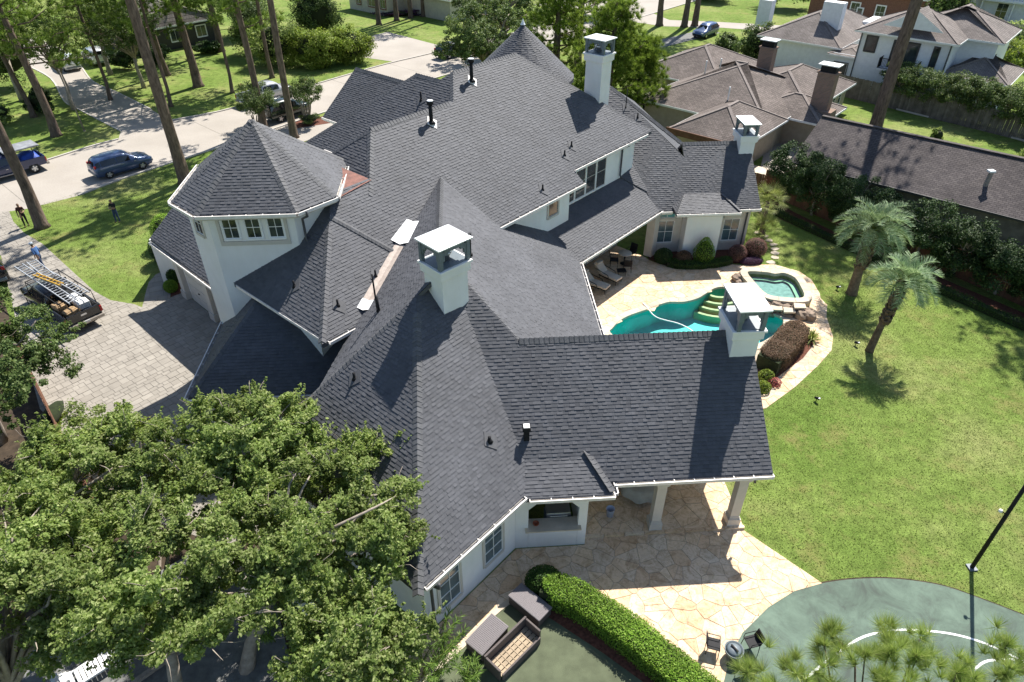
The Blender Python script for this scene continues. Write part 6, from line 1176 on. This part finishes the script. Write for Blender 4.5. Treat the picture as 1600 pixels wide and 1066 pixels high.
for i, (x, y, z, d, mt, lb) in enumerate([(-1.5, .55, 1.15, (.7, .5, .5), 'wood', 'tan crate of tools in the black pickup bed'), (-2.1, -.4, 1.2, (.6, .6, .35), 'plate', 'white box at the rear of the black pickup bed'), (-1.2, -.4, 1.15, (.9, .5, .3), 'lens', 'pale sheet package in the black pickup bed'), (-2.3, .35, 1.12, (.5, .7, .25), 'wood', 'bundle of lumber offcuts behind the tailgate of the black pickup')]):
    mb = MB(); c = TL(x, y, z); mb.box((0, 0, 0), d); mb.box((.04, .02, d[2] * .5 + .02), (d[0] * .8, d[1] * .85, .04), .1); o = mb.build('cargo_box', mt, None, bevel=.02); o.location = c; o.rotation_euler = (0, 0, tr_rz + random.uniform(-.2, .2)); tag(o, lb, 'box')
M['tarp'] = simple('blue_tarp', (.02, .07, .35), .5, var=.3); M['greytarp'] = simple('grey_tarp', (.22, .23, .25), .6, var=.3)
def pile(name, label, c, d, mat, rz):
    mb = MB(); nx, ny = 9, 7
    for i in range(nx):
        for j in range(ny): u, v = i / (nx - 1) - .5, j / (ny - 1) - .5; mb.v.append((u * d[0], v * d[1], d[2] * max(0., (1 - (2 * abs(u)) ** 4)) * max(0., (1 - (2 * abs(v)) ** 4)) * random.uniform(.75, 1.05)))
    for i in range(nx - 1):
        for j in range(ny - 1): a = i * ny + j; mb.f.append((a, a + ny, a + ny + 1, a + 1))
    o = mb.build(name, mat, None, True); o.location = c; o.rotation_euler = (0, 0, rz); tag(o, label, 'load')
pk = R(225); po_ = np.array((-36.75, 54.55))
def PL2(x, y, z): return (po_[0] + x * math.cos(pk) - y * math.sin(pk), po_[1] + x * math.sin(pk) + y * math.cos(pk), z)
pile('tarp_load', 'blue tarp bundle in the bed of the dark blue pickup', PL2(-1.9, 0, .9), (1.7, 1.6, .7), 'tarp', pk)
rk2 = thing('ladder_rack', 'grey covered rack above the bed of the dark blue pickup', 'rack', (*po_, 0), pk); MB().box((-1.5, 0, 2.05), (2.6, 1.7, .12)).build('cover', 'greytarp', rk2, bevel=.04)
for x in (-2.6, -.5):
    for y in (-.85, .85): MB().tube([(x, y, 1.1), (x, y, 2.02)], .03, 6).build('post', 'black', rk2)
# --- people: one skin each, grown round a posed skeleton
M['skin'] = simple('skin', (.36, .21, .14), .6, var=.08); M['hair'] = simple('dark_hair', (.02, .015, .012), .8); M['jeans'] = simple('denim', (.04, .065, .13), .9, var=.2); M['darkshirt'] = simple('black_shirt', (.014, .014, .018), .85); M['blueshirt'] = simple('blue_shirt', (.09, .19, .42), .85); M['cap'] = M['cap']; M['helmet'] = simple('light_cap_cloth', (.5, .55, .6), .7); M['darkred'] = simple('maroon_shirt', (.06, .018, .016), .85); M['shoe'] = simple('brown_boot', (.10, .05, .03), .8)
def person(label, loc, rz, J, shirt, pants, hat=None, sleeve=.35):
    V = []; E = []; RD = []
    def add(p, r): V.append(p); RD.append(r); return len(V) - 1
    hip = add((0, 0, .93), .125); wa = add((J['lean'] * .3, 0, 1.08), .12); ch = add((J['lean'] * .7, 0, 1.30), .145); nk = add((J['lean'], 0, 1.47), .06); hd = add((J['lean'] + .02, 0, 1.56), .075); h2 = add((J['lean'] + .03, 0, 1.66), .098); h3 = add((J['lean'] + .02, 0, 1.73), .07); E += [(hip, wa), (wa, ch), (ch, nk), (nk, hd), (hd, h2), (h2, h3)]
    for s in (-1, 1):
        k = J['legs'][0 if s < 0 else 1]; th = add((k[0] * .1, s * .095, .84), .095); kn = add((k[0] * .55 + .02, s * .10, .49), .068); an = add((k[0], s * .105, .09), .045); to = add((k[0] + .17, s * .12, .035), .036); E += [(hip, th), (th, kn), (kn, an), (an, to)]
        a = J['arms'][0 if s < 0 else 1]; sh = add((J['lean'] * .85, s * .17, 1.40), .065); el = add((a[0][0], s * a[0][1], a[0][2]), .046); wr_ = add((a[1][0], s * a[1][1], a[1][2]), .033); hn = add((a[2][0], s * a[2][1], a[2][2]), .036); E += [(ch, sh), (sh, el), (el, wr_), (wr_, hn)]
        for q in range(4): f = add((a[2][0] + a[3][0] * .07, s * (a[2][1] + (q - 1.5) * .017 + a[3][1] * .07), a[2][2] + a[3][2] * .07), .0085); E.append((hn, f))
        f = add((a[2][0] + .035, s * (a[2][1] - .035), a[2][2] + .01), .010); E.append((wr_, f))
    me = bpy.data.meshes.new('person'); me.from_pydata(V, E, []); o = bpy.data.objects.new('person', me); COL.objects.link(o); md = o.modifiers.new('skin', 'SKIN'); sv_ = me.skin_vertices[0].data
    for i, r in enumerate(RD): sv_[i].radius = (r, r)
    sv_[0].use_root = True; sb = o.modifiers.new('subsurf', 'SUBSURF'); sb.levels = 2; sb.render_levels = 2
    dg = bpy.context.evaluated_depsgraph_get(); m2 = bpy.data.meshes.new_from_object(o.evaluated_get(dg)); bpy.data.objects.remove(o)
    for m in (shirt, pants, 'skin', 'hair', 'shoe'): m2.materials.append(M[m])
    for p in m2.polygons:
        c = p.center; z = c.z; side = abs(c.y)
        if z > 1.6 and (c.x < J['lean'] + .06 or z > 1.74): mi = 3
        elif z > 1.455: mi = 2
        elif z < .09: mi = 4
        else:
            armd = min(((c - Vector((a[i][0], s * a[i][1], a[i][2]))).length) for s, a in ((-1, J['arms'][0]), (1, J['arms'][1])) for i in (1, 2))
            mi = 2 if armd < sleeve * .6 else (0 if z > .98 else 1)
        p.material_index = mi
    m2.polygons.foreach_set('use_smooth', [True] * len(m2.polygons)); o = bpy.data.objects.new('person', m2); link(o); o.location = loc; o.rotation_euler = (0, 0, rz); tag(o, label, 'person')
    for s in (-1, 1): MB().box((J['lean'] + .12, s * .033, 1.665), (.012, .022, .012)).build('eye', 'hair', o)
    MB().lathe([(.02, -.03), (.014, .0), (.008, .025)], (J['lean'] + .125, 0, 1.635), 6).build('nose', 'skin', o, True)
    if hat: mb = MB(); mb.lathe([(.118, 0), (.115, .05), (.08, .10), (.01, .125)], (J['lean'] + .02, 0, 1.68), 14); mb.box((J['lean'] + .15, 0, 1.69), (.12, .15, .015)); mb.build('cap', hat, o, True)
    return o
fold = [(.08, .235, 1.16), (.27, .12, 1.12), (.30, .06, 1.14), (.5, -.8, .2)]; hang = [(-.03, .225, 1.13), (.03, .24, .88), (.04, .235, .80), (.1, 0, -1)]; swing = [(.06, .25, 1.15), (.16, .26, .92), (.19, .26, .86), (.4, 0, -.9)]
person('person in a dark shirt and blue jeans standing on the front lawn', (-24.76, 45.75, 0), R(-105), dict(lean=.02, legs=[(.05,), (-.05,)], arms=[fold, fold]), 'darkshirt', 'jeans')
person('person in dark clothes standing beside the leaning pine trunk', (-30.9, 45.55, 0), R(-60), dict(lean=.03, legs=[(.06,), (-.08,)], arms=[hang, fold]), 'darkred', 'darkshirt')
person('person in a blue shirt and pale cap walking across the driveway', (-26.93, 39.47, .02), R(160), dict(lean=.14, legs=[(.22,), (-.26,)], arms=[swing, hang]), 'blueshirt', 'jeans', 'helmet')
# --- garden furniture
M['wicker'] = simple('grey_brown_wicker', (.11, .09, .085), .7, var=.2, scale=30, bump=.8, bscale=90); M['wickertop'] = simple('grey_woven_top', (.21, .19, .195), .65, var=.12, scale=40, bump=.8, bscale=110); M['cushion'] = simple('cream_cushion', (.52, .46, .38), .9, var=.06); M['tanslat'] = simple('tan_webbing', (.36, .28, .19), .8, var=.2)
def wbox(label, c, L, Wd, h, rz):
    t = thing('wicker_table', label, 'table', (c[0], c[1], .02), rz); MB().box((0, 0, h / 2), (L * .96, Wd * .96, h)).build('base', 'wicker', t, bevel=.03); MB().box((0, 0, h + .015), (L, Wd, .05)).build('top', 'wickertop', t, bevel=.02)
    n = int(L / .06); mb = MB()
    for i in range(n): mb.box((-L / 2 + .05 + i * .06, 0, h + .045), (.03, Wd * .94, .012))
    tag(mb.build('weave', 'wickertop', t), kind='stuff')
    for sx in (-1, 1):
        for sy in (-1, 1): MB().box((sx * (L / 2 - .08), sy * (Wd / 2 - .08), -.005), (.06, .06, .03)).build('foot', 'black', t)
wbox('grey wicker table half in the hedge shadow', (1.59, 13.7), 1.46, .72, .42, R(-46.5)); wbox('grey wicker table beside the pale turf border', (.04, 12.6), 1.36, .78, .42, R(46))
sf = thing('wicker_sofa', 'brown wicker sofa frame without cushions on the turf', 'sofa', (.9, 12.1, .02), R(42)); Ls, Ws = 1.98, .82
MB().box((0, Ws / 2 - .04, .32), (Ls, .08, .64)).build('backrest', 'wicker', sf, bevel=.02)
for s in (-1, 1): MB().box((s * (Ls / 2 - .04), 0, .3), (.08, Ws - .17, .6)).build('arm', 'wicker', sf, bevel=.02)
MB().box((0, -Ws / 2 + .04, .17), (Ls - .17, .07, .34)).build('front_rail', 'wicker', sf, bevel=.02)
for i in range(4): MB().box((0, -.28 + i * .17, .2), (Ls - .18, .14, .02)).build('seat_strap', 'tanslat', sf)
for i in range(9): MB().box((-.8 + i * .2, -.02, .216), (.03, .66, .012)).build('cross_strap', 'tanslat', sf)
def chaise(label, c, rz):
    t = thing('chaise_longue', label, 'lounge chair', (c[0], c[1], .12), rz)
    MB().box((.35, 0, .34), (1.25, .62, .14)).build('seat_cushion', 'cushion', t, bevel=.04); mb = MB(); mb.hexa([(-.28, -.31, .28), (-.15, -.31, .42), (-.15, .31, .42), (-.28, .31, .28)], [(-.85, -.31, .80), (-.75, -.31, .92), (-.75, .31, .92), (-.85, .31, .80)]); mb.build('back_cushion', 'cushion', t, bevel=.03); MB().box((-.66, 0, .90), (.3, .5, .12)).build('headrest', 'cushion', t, bevel=.05)
    MB().box((.3, 0, .24), (1.35, .64, .04)).build('frame', 'black', t)
    for x in (-.3, .9):
        for y in (-.28, .28): MB().tube([(x, y, 0), (x, y, .25)], .02, 6).build('leg', 'black', t)
    for y in (-.36, .36): mb = MB(); mb.tube([(-.6, y, .62), (-.1, y, .56), (.35, y, .5), (.4, y, .26)], .022, 6); mb.build('armrest', 'black', t, True)
chaise('cream cushioned chaise longue nearest the pool roof gutter', (7.35, 34.6), R(-40)); chaise('second cream cushioned chaise longue nearer the round table', (8.3, 35.55), R(-48))
tb = thing('round_table', 'round cream-topped table on the pool porch', 'table', (9.75, 37.3, .12)); MB().lathe([(.42, 0), (.44, .02), (.42, .04)], (0, 0, .72), 24).build('top', 'cushion', tb, True); MB().tube([(0, 0, .05), (0, 0, .72)], .04, 8).build('stem', 'black', tb); MB().lathe([(.26, 0), (.05, .06)], (0, 0, 0), 14).build('base', 'black', tb)
def chair(label, c, rz, group, z=.12, hb=.95):
    t = thing('metal_chair', label, 'chair', (c[0], c[1], z), rz, group); MB().box((0, 0, .45), (.5, .5, .04)).build('seat', 'black', t, bevel=.015); mb = MB(); mb.hexa([(-.25, -.25, .47), (-.22, -.25, .47), (-.22, .25, .47), (-.25, .25, .47)], [(-.36, -.24, hb), (-.33, -.24, hb), (-.33, .24, hb), (-.36, .24, hb)]); mb.build('backrest', 'black', t)
    for x in (-.22, .22):
        for y in (-.22, .22): MB().tube([(x * 1.1, y * 1.1, 0), (x, y, .44)], .016, 5).build('leg', 'black', t)
    for y in (-.26, .26): MB().tube([(-.28, y, .66), (.2, y, .66), (.22, y, .45)], .016, 5).build('armrest', 'black', t, True)
    if z < .1: t.scale = (.85, .85, .85)
chair('black metal chair behind the round cream-topped table', (9.05, 37.05), R(-10), 'porch chairs'); chair('black metal chair between round table and pier', (10.3, 37.9), R(225), 'porch chairs'); chair('black metal chair in front of the round table', (9.75, 36.35), R(80), 'porch chairs')
ot = thing('footstool', 'low black metal footstool at the porch edge', 'stool', (9.3, 35.95, .12)); MB().box((0, 0, .3), (.55, .45, .04)).build('top', 'black', ot)
for x in (-.22, .22):
    for y in (-.18, .18): MB().tube([(x, y, 0), (x, y, .3)], .015, 5).build('leg', 'black', ot)
ct = thing('covered_table', 'round table under a grey-white fabric cover on the front porch', 'table', (6.7, 18.7, .12)); mb = MB(); n = 40; prof = [(.02, .86), (.8, .84), (.92, .78), (.98, .55), (1.03, .36)]
for r, z in prof:
    for k in range(n): a = 2 * math.pi * k / n; f = 1 + (.05 * math.sin(a * 9) + .03 * math.sin(a * 5 + 1)) * (z < .7); mb.v.append((r * f * math.cos(a), r * f * math.sin(a), z + .04 * math.sin(a * 7) * (z < .5)))
for i in range(len(prof) - 1):
    for k in range(n): a = i * n + k; b = i * n + (k + 1) % n; mb.f.append((a, a + n, b + n, b))
M['cover'] = simple('faded_fabric_cover', (.36, .35, .31), .9, var=.15); mb.build('fabric_cover', 'cover', ct, True); MB().lathe([(.3, 0), (.3, .35)], (0, 0, 0), 14).build('pedestal', 'rock', ct)
M['bucket'] = simple('pale_blue_plastic', (.42, .48, .62), .5, var=.04); mb = MB(); mb.lathe([(.13, 0), (.17, .42), (.18, .43), (.16, .42), (.12, .02)], (0, 0, 0), 18); o = mb.build('waste_bin', 'bucket', None, True); o.location = (5.15, 17.5, .12); tag(o, 'pale blue plastic waste bin on the shaded porch', 'bin')
gr = thing('grill', 'stainless steel grill inside the outdoor kitchen opening', 'grill', (2.95, 17.0, 0)); MB().box((0, 0, .55), (1.0, .6, 1.1)).build('cabinet', 'slate', gr); mb = MB(); mb.box((0, .03, 1.22), (.92, .5, .22)); mb.box((0, -.26, 1.2), (.7, .03, .04)); mb.build('hood', 'chrome', gr, bevel=.04)
M['terracotta'] = simple('terracotta', (.35, .09, .04), .7); mb = MB(); mb.lathe([(.07, 0), (.11, .05), (.12, .11), (.1, .10), (.05, .02)], (0, 0, 0), 14); o = mb.build('bowl', 'terracotta', None, True); o.location = (2.05, 16.42, 1.185); tag(o, 'small terracotta bowl on the kitchen opening counter', 'bowl')
fp = thing('fire_pit', 'small round metal fire pit between the black chairs at the court edge', 'fire pit', (8.15, 11.5, .03)); MB().lathe([(.16, 0), (.28, .25), (.32, .42), (.30, .43), (.26, .3)], (0, 0, 0), 18).build('bowl', 'slate', fp, True); MB().lathe([(.26, .38), (.2, .44), (.06, .47)], (0, 0, 0), 16).build('lid', 'slate', fp, True); MB().box((0, 0, .5), (.05, .3, .04), .5).build('handle', 'black', fp)
for lb, c, a in (('black folding chair on the hedge side of the fire pit', (7.55, 11.75), -20), ('black folding chair on the court side of the fire pit', (8.85, 11.75), 190), ('black folding chair below the fire pit at the hedge end', (8.35, 10.85), 100)): chair(lb, c, R(a), 'chairs round the fire pit', .03, .85)
lp = thing('light_pole', 'tall black light pole at the edge of the sports court', 'light pole', (18.21, 14.23, 0)); MB().tube([(0, 0, -.1), (0, 0, 5.8)], [.075, .06], 10).build('pole', 'black', lp, True); MB().box((0, 0, .03), (.3, .3, .06)).build('base_plate', 'slate', lp); MB().box((-.1, -.15, 5.85), (.75, .6, .2), R(-32)).build('lamp_head', 'black', lp, bevel=.03); MB().tube([(0, 0, 3.05), (-.14, .12, 3.12)], .02, 6).build('bracket', 'black', lp); MB().lathe([(.07, 0), (.06, .08), (.01, .1)], (-.16, .13, 3.08), 10).build('sensor', 'white', lp, True)
for lb, c in (('small garden spotlight by the taller palm', (22.0, 33.5)), ('small garden spotlight on the lawn near the terrace curve', (20.45, 27.97)), ('small garden spotlight on the lawn beside the gable', (16.41, 23.75))):
    t = thing('garden_spotlight', lb, 'garden light', (c[0], c[1], 0), R(-60), 'garden spotlights on the lawn'); MB().tube([(0, 0, 0), (0, 0, .16)], .02, 6).build('stake', 'black', t); mb = MB(); mb.tube([(-.1, 0, .16), (.1, 0, .24)], [.06, .075], 10); mb.build('lamp_body', 'black', t, True); MB().lathe([(.07, 0), (.06, .02)], (.1, 0, .26), 10).build('lens', 'lens', t)
def lounger(label, c, rz):
    t = thing('sun_lounger', label, 'sun lounger', (c[0], c[1], .012), rz)
    for s in (-1, 1): MB().box((0, s * .3, .3), (1.9, .06, .08)).build('side_rail', 'white', t)
    for i in range(9): MB().box((-.25 + i * .14, 0, .33), (.11, .6, .025)).build('slat', 'white', t)
    for i in range(5): MB().box((-.42 - i * .1, 0, .40 + i * .1), (.11, .6, .025)).build('back_slat', 'white', t)
    for x in (-.8, .8):
        for y in (-.3, .3): MB().box((x, y, .14), (.06, .05, .28)).build('leg', 'white', t)
lounger('white slatted lounger under the trees at the bottom left', (-14.0, 13.8), R(35)); lounger('second white slatted lounger nearer the bottom edge under the trees', (-12.9, 12.3), R(40))
for lb, p, q in (('pale timber post lying on the gravel under the elm tree', (-12.2, 14.6), (-11.7, 13.9)), ('long pale timber rail lying on the gravel near the bottom edge', (-11.4, 11.9), (-9.8, 13.3))): o = MB().beam((*p, .1), (*q, .1), .16, .14).build('timber', 'greybark'); tag(o, lb, 'timber')
pt = thing('street_pole', 'thin pale leaning pole on the left corner lawn', 'pole', (-35.16, 65.04, 0)); MB().tube([(0, 0, -.1), (-.3, .1, 5.5)], [.07, .05], 8).build('shaft', 'greybark', pt, True); MB().lathe([(.12, 0), (.1, .08)], (0, 0, 0), 8).build('base', 'greybark', pt)
ir = thing('iron_panel', 'ornamental black iron scroll panel on the garage corner', 'ironwork', (-12.05, 29.3, 0), R(-47)); mb = MB()
for i in range(7):
    z = .5 + i * .38; pts = [(.25 * math.cos(a) * (1 - a / 9), 0, z + .18 * math.sin(a) * (1 - a / 9)) for a in np.linspace(0, 7, 16)]; mb.tube(pts, .02, 5); mb.tube([(-p[0], 0, p[2] + .1) for p in pts], .02, 5)
mb.tube([(-.3, 0, .3), (-.3, 0, 3.2)], .025, 5); mb.tube([(.3, 0, .3), (.3, 0, 3.2)], .025, 5); tag(mb.build('scrolls', 'black', ir, True), kind='stuff')
